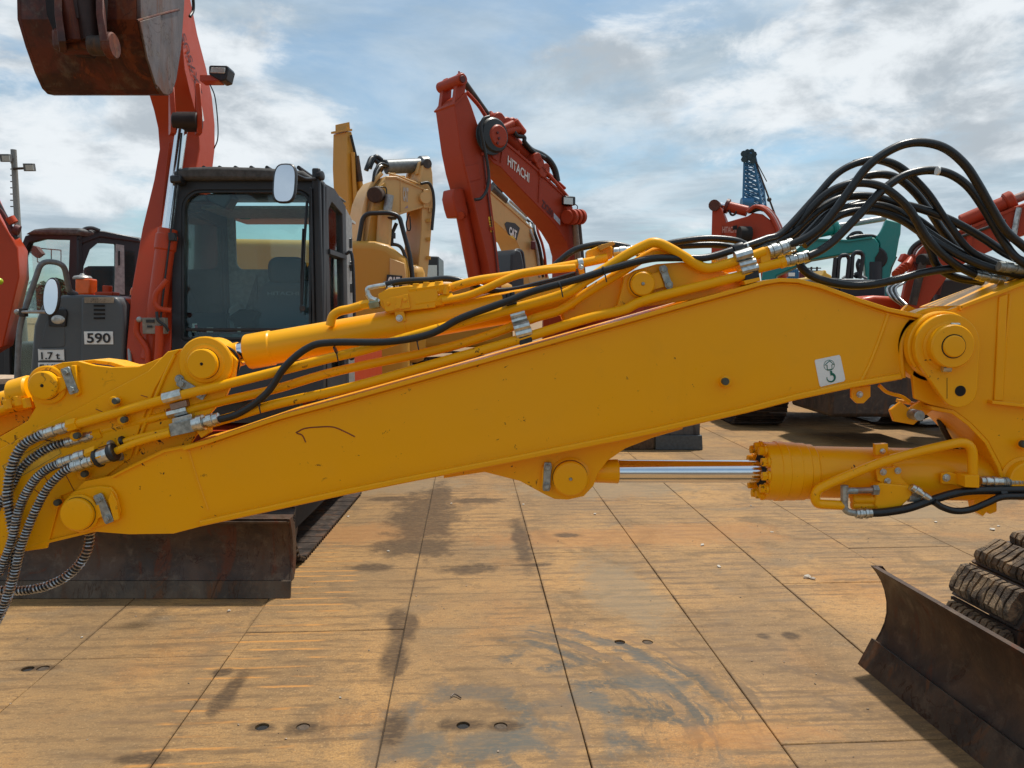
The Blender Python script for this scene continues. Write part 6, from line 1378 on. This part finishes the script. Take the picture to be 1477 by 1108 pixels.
# lamp, cylinder head and rods at the elbow
wl = MB().box(pr(820, 290, -.02), (.22, .12, .15), Matrix.Rotation(R(30), 3, 'Z')).build('work_lamp', BLKP, bf, bevel=.02)
MB().box(pr(819.5, 290, -.09), (.18, .02, .11), Matrix.Rotation(R(30), 3, 'Z')).build('lamp_glass', LAMP, wl)
MB().cyl(pr(815, 302, .0), pr(823, 300, .0), .05, 10).build('lamp_bracket', RED, wl); TB('wire', [pr(828, 294, .0), pr(833, 298, .0), pr(831, 306, .0)], .008, BLK, wl)
eb = MB().cyl(pr(817, 313, -.10), pr(836, 313, -.02), .12, 20, .01).build('cylinder_boss', RED, bf)
for i, x in enumerate((823, 829, 835)): MB().cyl(pr(x, 313, -.14), pr(x + 3, 313, -.13), .13, 20).build('boss_ring', RED, eb)
MB().cyl(pr(829, 322, -.08), pr(838, 420, -.08), .055, 14).build('boom_cylinder_rod', simple('brown_rod', (.20, .13, .09), .4, .5), FX)
MB().cyl(pr(834, 322, .0), pr(843, 420, .0), .05, 14).build('boom_cylinder_rod', STEEL, FX)
carriage(FX, (2.4, 14.6, 0), 40, RED, zt_=2.0)

# ================================================================== TAN EXCAVATOR WITH THE SHIELD BADGE
EXX = thing('excavator', 'tan excavator boom with a dark shield badge, behind the faded red boom', 'excavator', (1.0, 19.0, 0))
pe = Plane(740, 16.5, 42)
be = [(690, 270), (709, 276), (740, 303), (768, 329), (776, 352), (786, 378), (800, 430), (770, 430), (760, 395), (752, 364), (745, 348), (716, 322), (700, 308)]
bb = MB().prism([pe(x, y) for x, y in be], pe.w * .62).build('boom', TAN, EXX, bevel=.012)
MB().strip([pe(x, y, -.02) for x, y in ((700, 270), (709, 276), (740, 303), (768, 329), (776, 352))], .035, pe.w * .66).build('top_flange', TAN, bb)
sh = MB().prism([pe(x, y, -.012) for x, y in ((728, 323), (731, 320), (743, 322), (750, 329), (745, 347), (733, 338))], pe.w * .008).build('shield_badge', simple('faded_black', (.05, .05, .052), .6), bb)
MB().prism([pe(x, y, -.020) for x, y in ((735, 341), (739.5, 335), (744, 346.5))], pe.w * .006).build('badge_triangle', YPRN, sh)
o_ = pe(734, 338, -.026); text('CAT', o_, pe(745, 345, -.026) - o_, pe(734.6, 326, -.026) - o_, WPRN, sh, bold=.06)
for i, (a, b2, r, m_) in enumerate((((708, 272), (728, 291), .10, STEEL), ((712, 268), (722, 274), .12, BLKP), ((728, 291), (758, 318), .05, LGREY), ((745, 305), (766, 322), .03, BLK), ((735, 290), (760, 312), .03, LGREY))):
    MB().tube([pe(*a, .2 + .05 * i), pe(*b2, .2 + .05 * i)], r, 12, False).build('arm_cylinder' if i == 0 else 'oil_pipe', m_, bb)
for x0 in (764, 769, 774): TB('boom_hose', [pe(x0, 322, .1), pe(x0 + 2, 335, -.02), pe(x0 + 8, 352, -.04), pe(x0 + 12, 372, -.04), pe(x0 + 14, 400, 0)], .03, BLK if x0 == 769 else RED if x0 == 774 else LGREY, bb)
wl = MB().box(pe(769, 354, -.1), (.10, .12, .18)).build('work_lamp', DPRN, bb, bevel=.02)
TB('handrail', roundcorners([pe(733, 400, -.6), pe(742, 362, -.6), pe(752, 362, -.6), pe(757, 400, -.6)], .2), .05, rail, EXX, 8, False)
MB().prism([pe(x, y, -.9) for x, y in ((736, 420), (738, 368), (744, 359), (752, 362), (756, 380), (757, 420))], pe.w * .6).build('cab_corner', DGREY, EXX, bevel=.04)
carriage(EXX, (3.4, 19.5, 0), 42, TAN, zt_=2.2)
# small dark machine far off with a yellow beacon, between the two booms
SX = thing('excavator', 'small distant dark machine with a yellow top lamp between the ochre and faded red booms', 'excavator', (-2.9, 28, 0))
MB().box(P(622, 425, 28), (.75, 2.0, 2.6)).build('cab', BLKP, SX, bevel=.05); MB().box(P(620, 392, 26.95), (.5, .02, .45)).build('window', LAMP, SX)
MB().cyl(P(625, 384, 28), P(625, 379, 28), .10, 12).build('beacon', YPRN, SX)
TB('handrail', [P(629, 410, 27.5), P(629, 384, 27.5), P(631, 388, 27.5), P(631, 410, 27.5)], .02, rail, SX, 6, False)
MB().box(P(618, 440, 28) + V((0, 0, -.2)), (2.4, 2.2, 1.6)).build('lower_body', STEEL, SX, bevel=.05)

# ================================================================== RIGHT SIDE, FAR TO NEAR
# faded red machine with arched pipes
GX = thing('excavator', 'distant faded red excavator under the blue crane, arched hoses over its boom', 'excavator', (7.2, 22, 0))
pg = Plane(1080, 22, -24)
bs = [(1039, 343), (1040, 323), (1060, 317), (1078, 312), (1086, 307), (1100, 309), (1112, 318), (1120, 332), (1126, 360), (1130, 420), (1100, 430), (1096, 380), (1082, 352), (1060, 347)]
gb = MB().prism([pg(x, y) for x, y in bs], pg.w * .6).build('boom', RED, GX, bevel=.02)
ga = [(1026, 345), (1027, 305), (1030, 293), (1034, 292), (1040, 300), (1047, 318), (1046, 345), (1036, 420), (1026, 420)]
gm = MB().prism([pg(x, y) for x, y in ga], pg.w * .5).build('arm', RED, GX, bevel=.02)
MB().cyl(pg(1030, 296, -.1), pg(1030, 296, -.1) + pg.w * (.6 - (-.1)), .16, 14).build('arm_pin', simple('rust_dark', (.09, .03, .02), .8), gm)
gc_ = MB().cyl(pg(1046, 297, .3), pg(1078, 305, .3), .15, 14).build('arm_cylinder', RED, GX); MB().cyl(pg(1033, 295, .3), pg(1048, 297, .3), .07, 12).build('piston_rod', CHR, gc_)
MB().cyl(pg(1047, 297, .3), pg(1051, 298, .3), .21, 14).build('gland', DPRN, gc_)
for i in range(7):
    o_ = -.03 + i * .1
    TB('boom_hose', [pg(1078 + i, 306, o_), pg(1090 + i, 298 + (i % 2) * 4, o_), pg(1104 + i, 304, o_), pg(1116 + i, 320, o_), pg(1124 + i, 345, o_), pg(1128 + i, 400, o_)], .055, (RED, BLK, RED, LGREY, RED, BLK, RED)[i], gb)
TB('hose_loop', [pg(1051, 303, .2), pg(1055, 310, .2), pg(1060, 309, .2), pg(1063, 302, .2)], .03, BLK, gb)
o_ = pg(1042, 336, -.02); text('HITACHI', o_, pg(1062, 336, -.02) - o_, pg(1042, 327, -.02) - o_, simple('faded_pink_print', (.55, .30, .26), .7), gb, bold=.02)
MB().prism([pg(x, y, -.03) for x, y in ((1057, 326), (1063, 325), (1063, 331), (1057, 332))], pg.w * .02).build('dark_hatch', DARK, gb)
MB().cyl(pg(1066, 338, -.25), pg(1082, 338, -.1), .22, 14).build('cylinder_pin', DARK, gb); MB().cyl(pg(1074, 344, -.2), pg(1073, 420, -.2), .08, 12).build('boom_cylinder_rod', LGREY, GX)
carriage(GX, (9.0, 23.5, 0), -24, RED, zt_=2.6)
TB('cab_frame', [P(1118, 420, 21), P(1120, 385, 21), P(1127, 380, 21), P(1134, 420, 21)], .08, RED, GX, 8, False)
# blue lattice crane
KX = thing('crane', 'blue lattice-boom crawler crane far behind, its top above the faded red excavator', 'crane', (24, 76, 0))
YK = 76
lat = MB(); 
def lerp2(a, b, t): return (a[0] + (b[0] - a[0]) * t, a[1] + (b[1] - a[1]) * t)
ch = [((1074, 225), (1072, 292), 0), ((1086, 225), (1100, 305), 0), ((1077, 225), (1080, 292), 1.4), ((1089, 225), (1106, 306), 1.4)]
chord = [[P(*lerp2(a, b, t / 12), YK + d * (.6 + t / 12)) for t in range(13)] for a, b, d in ch]
K_ = MB().tube([P(1079, 222, YK), P(1086, 222, YK)], .4, 8, False).build('boom_head', BLUE, KX)
for c_ in chord: TB('boom_chord', c_, .11, BLUE, KX, 6, False)
lt = MB()
for t in range(12):
    for a, b2 in ((0, 1), (1, 3), (3, 2), (2, 0)):
        lt.tube([chord[a][t], chord[b2][t]], .07, 5, False); lt.tube([chord[a][t], chord[b2][t + 1]] if t % 2 else [chord[b2][t], chord[a][t + 1]], .06, 5, False)
lt.build('boom_lacing', BLUE, KX)
for x, y, r in ((1073, 222, .20), (1078, 219, .16), (1084, 219, .18), (1087, 223, .20), (1073, 230, .18), (1086, 231, .2), (1080, 226, .2)): MB().cyl(P(x, y, YK - .4), P(x, y, YK + .6), r * 1.6, 8).build('sheave', simple('dark_sheave', (.02, .05, .07), .6), KX)
MB().tube([P(1089, 232, YK), P(1100, 262, YK + 2), P(1106, 308, YK + 3)], .10, 6, False).build('jib_stay', BLUE, KX)
for a, b2, r in (((1087, 226), (1126, 330), .06), ((1086, 224), (1124, 330), .04), ((1088, 228), (1106, 262), .05)): MB().tube([P(*a, YK), P(*b2, YK)], r, 5, False).build('hoist_rope', STEEL, KX)
MB().sphere(P(1109.5, 288, YK), .22).build('rope_block', STEEL, KX)
MB().tube([P(1114, 317, YK), P(1122, 316, YK), P(1128, 330, YK)], .05, 5, False).build('handrail', LGREY, KX)
MB().lathe(P(1078, 293, YK), V((1, 0, 0)), [(0, -.6), (.5, -.6), (.5, .5), (0, .5)], 14).build('boom_foot', BLUE, KX)
MB().box(V((25, YK + 2, 2.8)), (5.5, 5, 2.6)).build('machinery_house', BLUE, KX, bevel=.1); MB().box(V((25, YK + 2, 1)), (7, 6, 2)).build('crawler_base', STEEL, KX, bevel=.3)
# teal machine
TX = thing('excavator', 'teal excavator with its teal boom level and arm upright, dark grey deck below', 'excavator', (5.9, 13.0, 0))
YT = 13.0
tb = [(1100, 392), (1145, 364), (1162, 350), (1172, 345), (1225, 347), (1250, 342), (1262, 343), (1268, 351), (1268, 363), (1262, 372), (1262, 420), (1250, 420), (1246, 366), (1235, 364), (1171, 375), (1120, 398), (1110, 440), (1092, 440)]
pT = Plane(1200, 13.0, -21)
t1 = MB().prism([pT(x, y) for x, y in tb], pT.w * .5).build('boom', TEAL, TX, bevel=.02)
MB().strip([pT(x, y, -.03) for x, y in ((1145, 363), (1162, 349), (1172, 344), (1225, 346), (1258, 341))], .03, pT.w * .56).build('top_flange', TEAL, t1)
t2 = MB().prism([pT(x, y, .05) for x, y in ([(1278, 316), (1300, 322), (1299, 338), (1297, 345), (1292, 374), (1285, 386), (1278, 470), (1266, 470), (1266, 384), (1270, 372), (1268, 350), (1263, 342), (1270, 334), (1275, 324)])], pT.w * .4).build('arm', TEAL, TX, bevel=.02)
tc_ = MB().cyl(P(1144, 341, YT + .25), P(1208, 327, YT + .25), .12, 16, .02).build('arm_cylinder', TEAL, TX); MB().cyl(P(1205, 327, YT + .25), P(1277, 315, YT + .25), .05, 12).build('piston_rod', LGREY, tc_); MB().cyl(P(1199, 330, YT + .25), P(1206, 328, YT + .25), .17, 16, .02).build('gland', TEAL, tc_)
TB('boom_hose', [P(x, y, YT - .06) for x, y in ((1225, 344), (1240, 341), (1258, 341), (1266, 346), (1269, 357), (1264, 368), (1252, 376), (1250, 390))], .035, BLK, t1)
TB('top_rail', roundcorners([P(1222, 345, YT), P(1230, 336, YT), P(1242, 335, YT), (P(1244, 344, YT))], .1), .03, rail, t1, 6, False)
MB().cyl(P(1262, 373, YT - .2), P(1262, 373, YT + .1), .19, 18, .02).build('pivot_guard', BLK, t1); MB().cyl(P(1262, 378, YT - .15), P(1260, 440, YT - .15), .12, 14).build('boom_cylinder', DGREY, TX)
MB().tube([P(1290, 370, YT), P(1283, 385, YT), P(1278, 405, YT)], .05, 8, False).build('bucket_link', BLK, t2)
for pts in (((1208, 402), (1210, 374), (1213, 369), (1222, 368), (1225, 374), (1222, 402)), ((1228, 402), (1230, 368), (1234, 364), (1242, 364), (1245, 370), (1240, 402)), ((1202, 402), (1205, 372))):
    TB('handrail', roundcorners([P(x, y, 11.2) for x, y in pts], .06), .030, rail, TX, 8, False)
MB().tube([P(1215, 402, 11.4), P(1222, 398, 11.4), P(1238, 397, 11.4), P(1250, 402, 11.4)], .02, 6).build('deck_rail', LGREY, TX); MB().sphere(P(1236, 397, 11.4), .05).build('exhaust_cap', BLKP, TX)
MB().tube([P(1240, 395, 11.4), P(1237, 382, 11.4), P(1240, 374, 11.4)], .03, 8).build('mirror_stay', BLKP, TX)
MB().prism(PX([(1180, 520), (1180, 405), (1184, 401), (1211, 401), (1211, 520)], 11.0), D_(2)).build('deck_box', DGREY, TX, bevel=.03)
MB().prism(PX([(1212, 520), (1212, 402), (1272, 404), (1278, 410), (1280, 520)], 11.0), D_(2)).build('deck_box', DGREY, TX, bevel=.03)
MB().prism(PX([(1092, 500), (1092, 430), (1180, 430), (1180, 500)], 11.2), D_(2)).build('upper_body', DGREY, TX, bevel=.03)
MB().prism(PX([(1120, 575), (1120, 545), (1260, 545), (1260, 575)], 11.6), D_(1.2)).build('undercarriage', STEEL, TX, bevel=.03)
for x0 in (1087, 1288):
    q = P(x0, 600, 11.35); make_track(TX, V((q.x, 11.35, 0)), (0, 1, 0), 2.6, .42, .62 if x0 > 1100 else .72, .20, 'steel', STEEL, None)
# rounded red hood just over the yellow boom
HX = thing('excavator', 'red rounded engine hood peeping over the yellow boom at right', 'excavator', (4.4, 9.4, 0))
MB().prism(PX([(1240, 520), (1240, 430), (1262, 426), (1296, 428), (1308, 432), (1316, 442), (1316, 520)], 9.2), D_(1.4)).build('engine_hood', ORG, HX, bevel=.06, seg=4)
MB().box((4.5, 9.9, .75), (1.3, 1.3, .75)).build('lower_body', STEEL, HX, bevel=.05)
# red machine behind the hoses, pipes and brackets included
IX = thing('excavator', 'red excavator behind the black hose arch at the right edge, boom rising to the right', 'excavator', (5.2, 8.8, 0))
pi_ = Plane(1400, 8.6, -24)
ib = [(1296, 470), (1302, 432), (1308, 400), (1316, 378), (1328, 359), (1341, 348), (1368, 340), (1395, 330), (1440, 312), (1462, 301), (1475, 298), (1600, 262), (1600, 300), (1477, 338), (1455, 350), (1420, 366), (1392, 380), (1380, 386), (1366, 400), (1352, 420), (1338, 440), (1332, 470)]
i1 = MB().prism([pi_(x, y) for x, y in ib], pi_.w * .5).build('boom', RED, IX, bevel=.012)
MB().strip([pi_(x, y, -.02) for x, y in ((1302, 430), (1309, 398), (1317, 376), (1329, 357), (1342, 346), (1368, 338), (1395, 328), (1462, 299), (1477, 296))], .03, pi_.w * .54).build('top_flange', RED, i1)
ic = MB().cyl(pi_(1386, 321, .2), pi_(1456, 291, .2), .085, 20, .01).build('arm_cylinder', RED, IX); MB().cyl(pi_(1450, 294, .2), pi_(1463, 288, .2), .115, 20, .015).build('gland', RED, ic); MB().cyl(pi_(1460, 289, .2), pi_(1540, 258, .2), .05, 16).build('piston_rod', simple('dusty_rod', (.30, .18, .15), .5, .3), ic)
TB('oil_pipe', [pi_(1396, 334, .05), pi_(1420, 322, .05), pi_(1455, 306, .05), pi_(1490, 292, .05)], .03, RED, i1); TB('oil_pipe', [pi_(1400, 328, .1), pi_(1440, 313, .1), pi_(1470, 302, .1)], .018, WHITE, i1)
MB().prism([pi_(x, y, -.03) for x, y in ((1390, 376), (1396, 330), (1404, 330), (1400, 372))], pi_.w * .02).build('side_stiffener', RED, i1)
MB().cyl(pi_(1328, 375, -.14), pi_(1341, 374, .0), .065, 14, .008).build('cylinder_pin', DARK, i1); MB().cyl(pi_(1331, 378, -.10), pi_(1316, 440, -.10), .045, 14).build('boom_cylinder_rod', STEEL, IX)
for i in range(6): MB().tube([pi_(1318 + i * 14, 378 - i * 6.2 + (i > 2) * 3, -.02), pi_(1324 + i * 14, 388 - i * 6.2, -.02)], .016, 8, False).build('side_boss', DPRN, i1)
TB('side_hose', [pi_(x, y, -.05) for x, y in ((1345, 352), (1362, 352), (1385, 342), (1420, 330), (1450, 318))], .018, BLK, i1)
for i in range(5): TB('foot_hose', [pi_(1300 + i * 2, 440, -.2 - .04 * i), pi_(1284 + i * 3, 428, -.25), pi_(1280 + i * 3, 416, -.2), pi_(1292 + i * 3, 408, -.15), pi_(1304 + i, 404, -.05)], .014, BLK if i % 2 else simple_spr, i1)
for i in range(5): MB().cyl(pi_(1292 + i * 4, 396 - i * 3, -.05), pi_(1300 + i * 4, 388 - i * 4, .1), .05, 10, .005).build('pipe_flange', RED, i1)
TB('boom_hose', [pi_(1310, 385, .1), pi_(1314, 362, .1), pi_(1326, 350, .1), pi_(1338, 347, .1)], .03, BLK, i1); TB('boom_hose', [pi_(1314, 380, .2), pi_(1320, 362, .2), pi_(1330, 352, .2)], .02, LGREY, i1)
MB().box(pi_(1306, 374, .1), (.12, .1, .09), Matrix.Rotation(R(25), 3, 'Y')).build('work_lamp', RED, i1, bevel=.01)
MB().tube([pi_(1470, 300, -.03), pi_(1466, 318, -.03), pi_(1462, 340, -.03)], .03, 8).build('hose', simple_spr, i1)
MB().prism([pi_(x, y, .8) for x, y in ((1345, 500), (1350, 402), (1400, 398), (1470, 398), (1470, 500))], pi_.w * 1.2).build('cab', DGREY, IX, bevel=.05); MB().tube([pi_(1352, 425, .6), pi_(1362, 390, .6)], .03, 8, False).build('cab_post', DPRN, IX)
MB().tube([pi_(1338, 500, .7), pi_(1344, 402, .7), pi_(1364, 399, .7)], .03, 8, False).build('handrail', rail, IX)
c_ = V((7.2, 10.6, 0)); carriage(IX, c_, 12, RED, w=2.4, l=3.0, zt_=1.75, houselen=2.2)
# dark block on the plates under the yellow boom
ZX = thing('dozer_blade', 'end of a rough dark blade with smooth grey foot below the yellow boom', 'blade', (1.9, 9.1, 0))
q0, q1 = G(905, 651), G(1012, 649); zt1 = P(960, 628, q1.y).z; 
MB().prism([V((q0.x, q1.y + .02, zt1)), V((q1.x - .02, q1.y + .02, zt1)), V((q1.x - .02, q1.y + .02, zt1 + .40)), V((q0.x, q1.y + .02, zt1 + .40))], (0, .12, 0)).build('rough_face', rusty('gritty_dark_face', (.06, .055, .055), (.10, .095, .09), (.03, .025, .022), .9, .1), ZX, bevel=.006)
MB().prism([V((1.72, q1.y - .02, .003)), V((q1.x + .01, q1.y - .02, .003)), V((q1.x, q1.y - .01, zt1)), V((1.72, q1.y - .01, zt1))], (0, .16, 0)).build('foot_strip', simple('slate_steel', (.06, .07, .075), .5, .2), ZX, bevel=.005)
MB().prism([V((1.20, q1.y - .0, .003)), V((1.70, q1.y, .003)), V((1.70, q1.y, zt1)), V((1.20, q1.y, zt1))], (0, .16, 0)).build('foot_strip', EDGE, ZX, bevel=.005)

# ================================================================== HORIZON
far = thing('distant_excavator', 'tiny yellow excavator on the horizon left of the teal one', 'excavator', (22.5, 55, 0))
OYY = paint('distant_yellow', (.62, .36, .03), .5, .2)
MB().prism(PX([(1180, 470), (1180, 399), (1186, 396), (1189, 390), (1191, 389), (1193, 394), (1199, 397), (1201, 402), (1201, 470)], 55), D_(3)).build('upper_body', OYY, far, bevel=.1)
MB().prism(PX([(1166, 470), (1166, 401), (1172, 399), (1180, 401), (1180, 470)], 56), D_(3)).build('boom', OYY, far, bevel=.1)
MB().box((22.8, 57, .7), (4.5, 5, 1.4)).build('crawler_base', STEEL, far, bevel=.2)
for nm, pts, Y, m_, lab in (('shipping_container', [(1134, 470), (1134, 388), (1150, 388), (1150, 470)], 62, BLUE, 'blue steel container on the horizon right of the faded red excavator'),
                      ('shipping_container', [(1152, 470), (1152, 392), (1176, 393), (1176, 470)], 75, simple('maroon', (.12, .02, .03), .7), 'maroon steel container on the horizon beside the blue one')):
    cen_ = sum(PX(pts, Y), V()) / 4
    t_ = thing(nm, lab, 'container', (cen_.x, Y, 0)); top__ = P(pts[1][0], pts[1][1], Y).z; x0 = P(pts[0][0], 456, Y).x; x1 = P(pts[2][0], 456, Y).x
    MB().prism([V((x0, Y, 0)), V((x1, Y, 0)), V((x1, Y, top__)), V((x0, Y, top__))], (0, 6, 0)).build('container_wall', m_, t_)
    for i in range(6): MB().box((x0 + (x1 - x0) * (i + .5) / 6, Y - .03, top__ / 2), (.08, .06, top__ * .96)).build('wall_rib', m_, t_)
sg = bpy.data.objects
MB().box(P(1142, 396, 61.8), (.5, .04, .28)).build('white_panel', WHITE, [o for o in sg if o.name == 'shipping_container'][0])
for x in (1168, 1176):
    t_ = thing('utility_pole', 'thin pole with crossbars standing on the horizon, %s of the pair' % ('left' if x == 1168 else 'right'), 'pole', (P(x, 456, 90).x, 90, 0), 'utility poles on the horizon')
    a = P(x, 456, 90); MB().cyl((a.x, 90, 0), (a.x, 90, P(x, 385, 90).z), .12, 8).build('pole', STEEL, t_)
    for y in (387, 391): MB().box(P(x, y, 90), (1.3, .12, .12)).build('crossbar', STEEL, t_)
# trees on the skyline: leaf clumps through each crown's volume
leafm = simple('distant_foliage', (.028, .050, .022), .8, 0, .5, .2, 2)
barkm = simple('distant_bark', (.10, .08, .06), .9)
LEAF = []
for v_ in range(3):
    b = bmesh.new(); rr = random.Random(v_ + 40)
    for _ in range(700):
        d = V((rr.gauss(0, 1), rr.gauss(0, 1), rr.gauss(0, 1))).normalized() * (rr.random() ** .45)
        lob = 1 + .28 * math.sin(d.x * 5 + v_) * math.cos(d.z * 6 + v_ * 2)
        c_ = V((d.x * 3.0 * lob, d.y * 3.0 * lob, 5.0 + d.z * 2.6 * lob)); s = rr.uniform(.22, .5)
        q = Quaternion((rr.random() - .5, rr.random() - .5, rr.random() - .5, rr.random() - .5)).normalized()
        vs = [b.verts.new(c_ + q @ V(p) * s) for p in ((-1, -.6, 0), (.2, -1, .2), (1, .3, 0), (-.1, 1, -.2))]; b.faces.new(vs)
    me = bpy.data.meshes.new('crown'); b.to_mesh(me); b.free(); me.materials.append(leafm)
    t = MB().tube([(0, 0, 0), (.1, 0, 2.2), (0, .1, 4.6)], .25, 8, rf=lambda L, t: .32 * (1 - .6 * t)); t.tube([(.05, 0, 2.4), (1.2, .3, 4.6)], .12, 6); t.tube([(.05, 0, 2.8), (-1.3, -.2, 4.9)], .12, 6)
    tm = bpy.data.meshes.new('trunk'); t.b.to_mesh(tm); t.b.free(); tm.materials.append(barkm); LEAF.append((me, tm))
rt = random.Random(3); 
for i in range(13):
    x = -118 + i * 5.4 + rt.uniform(-2, 2); y = rt.uniform(150, 185)
    hgt = 1.2
    t_ = thing('tree', 'dark green tree in the skyline row far behind the machines', 'tree', (x, y, 0), 'trees along the far edge of the yard')
    s = hgt * rt.uniform(.8, 1.25); t_.scale = (s * 1.3, s * 1.3, s * .8); t_.rotation_euler = (0, 0, rt.uniform(0, 6)); me, tm = LEAF[i % 3]
    for nm, m_ in (('crown', me), ('trunk', tm)):
        o = bpy.data.objects.new(nm, m_); COL.objects.link(o); o.parent = t_
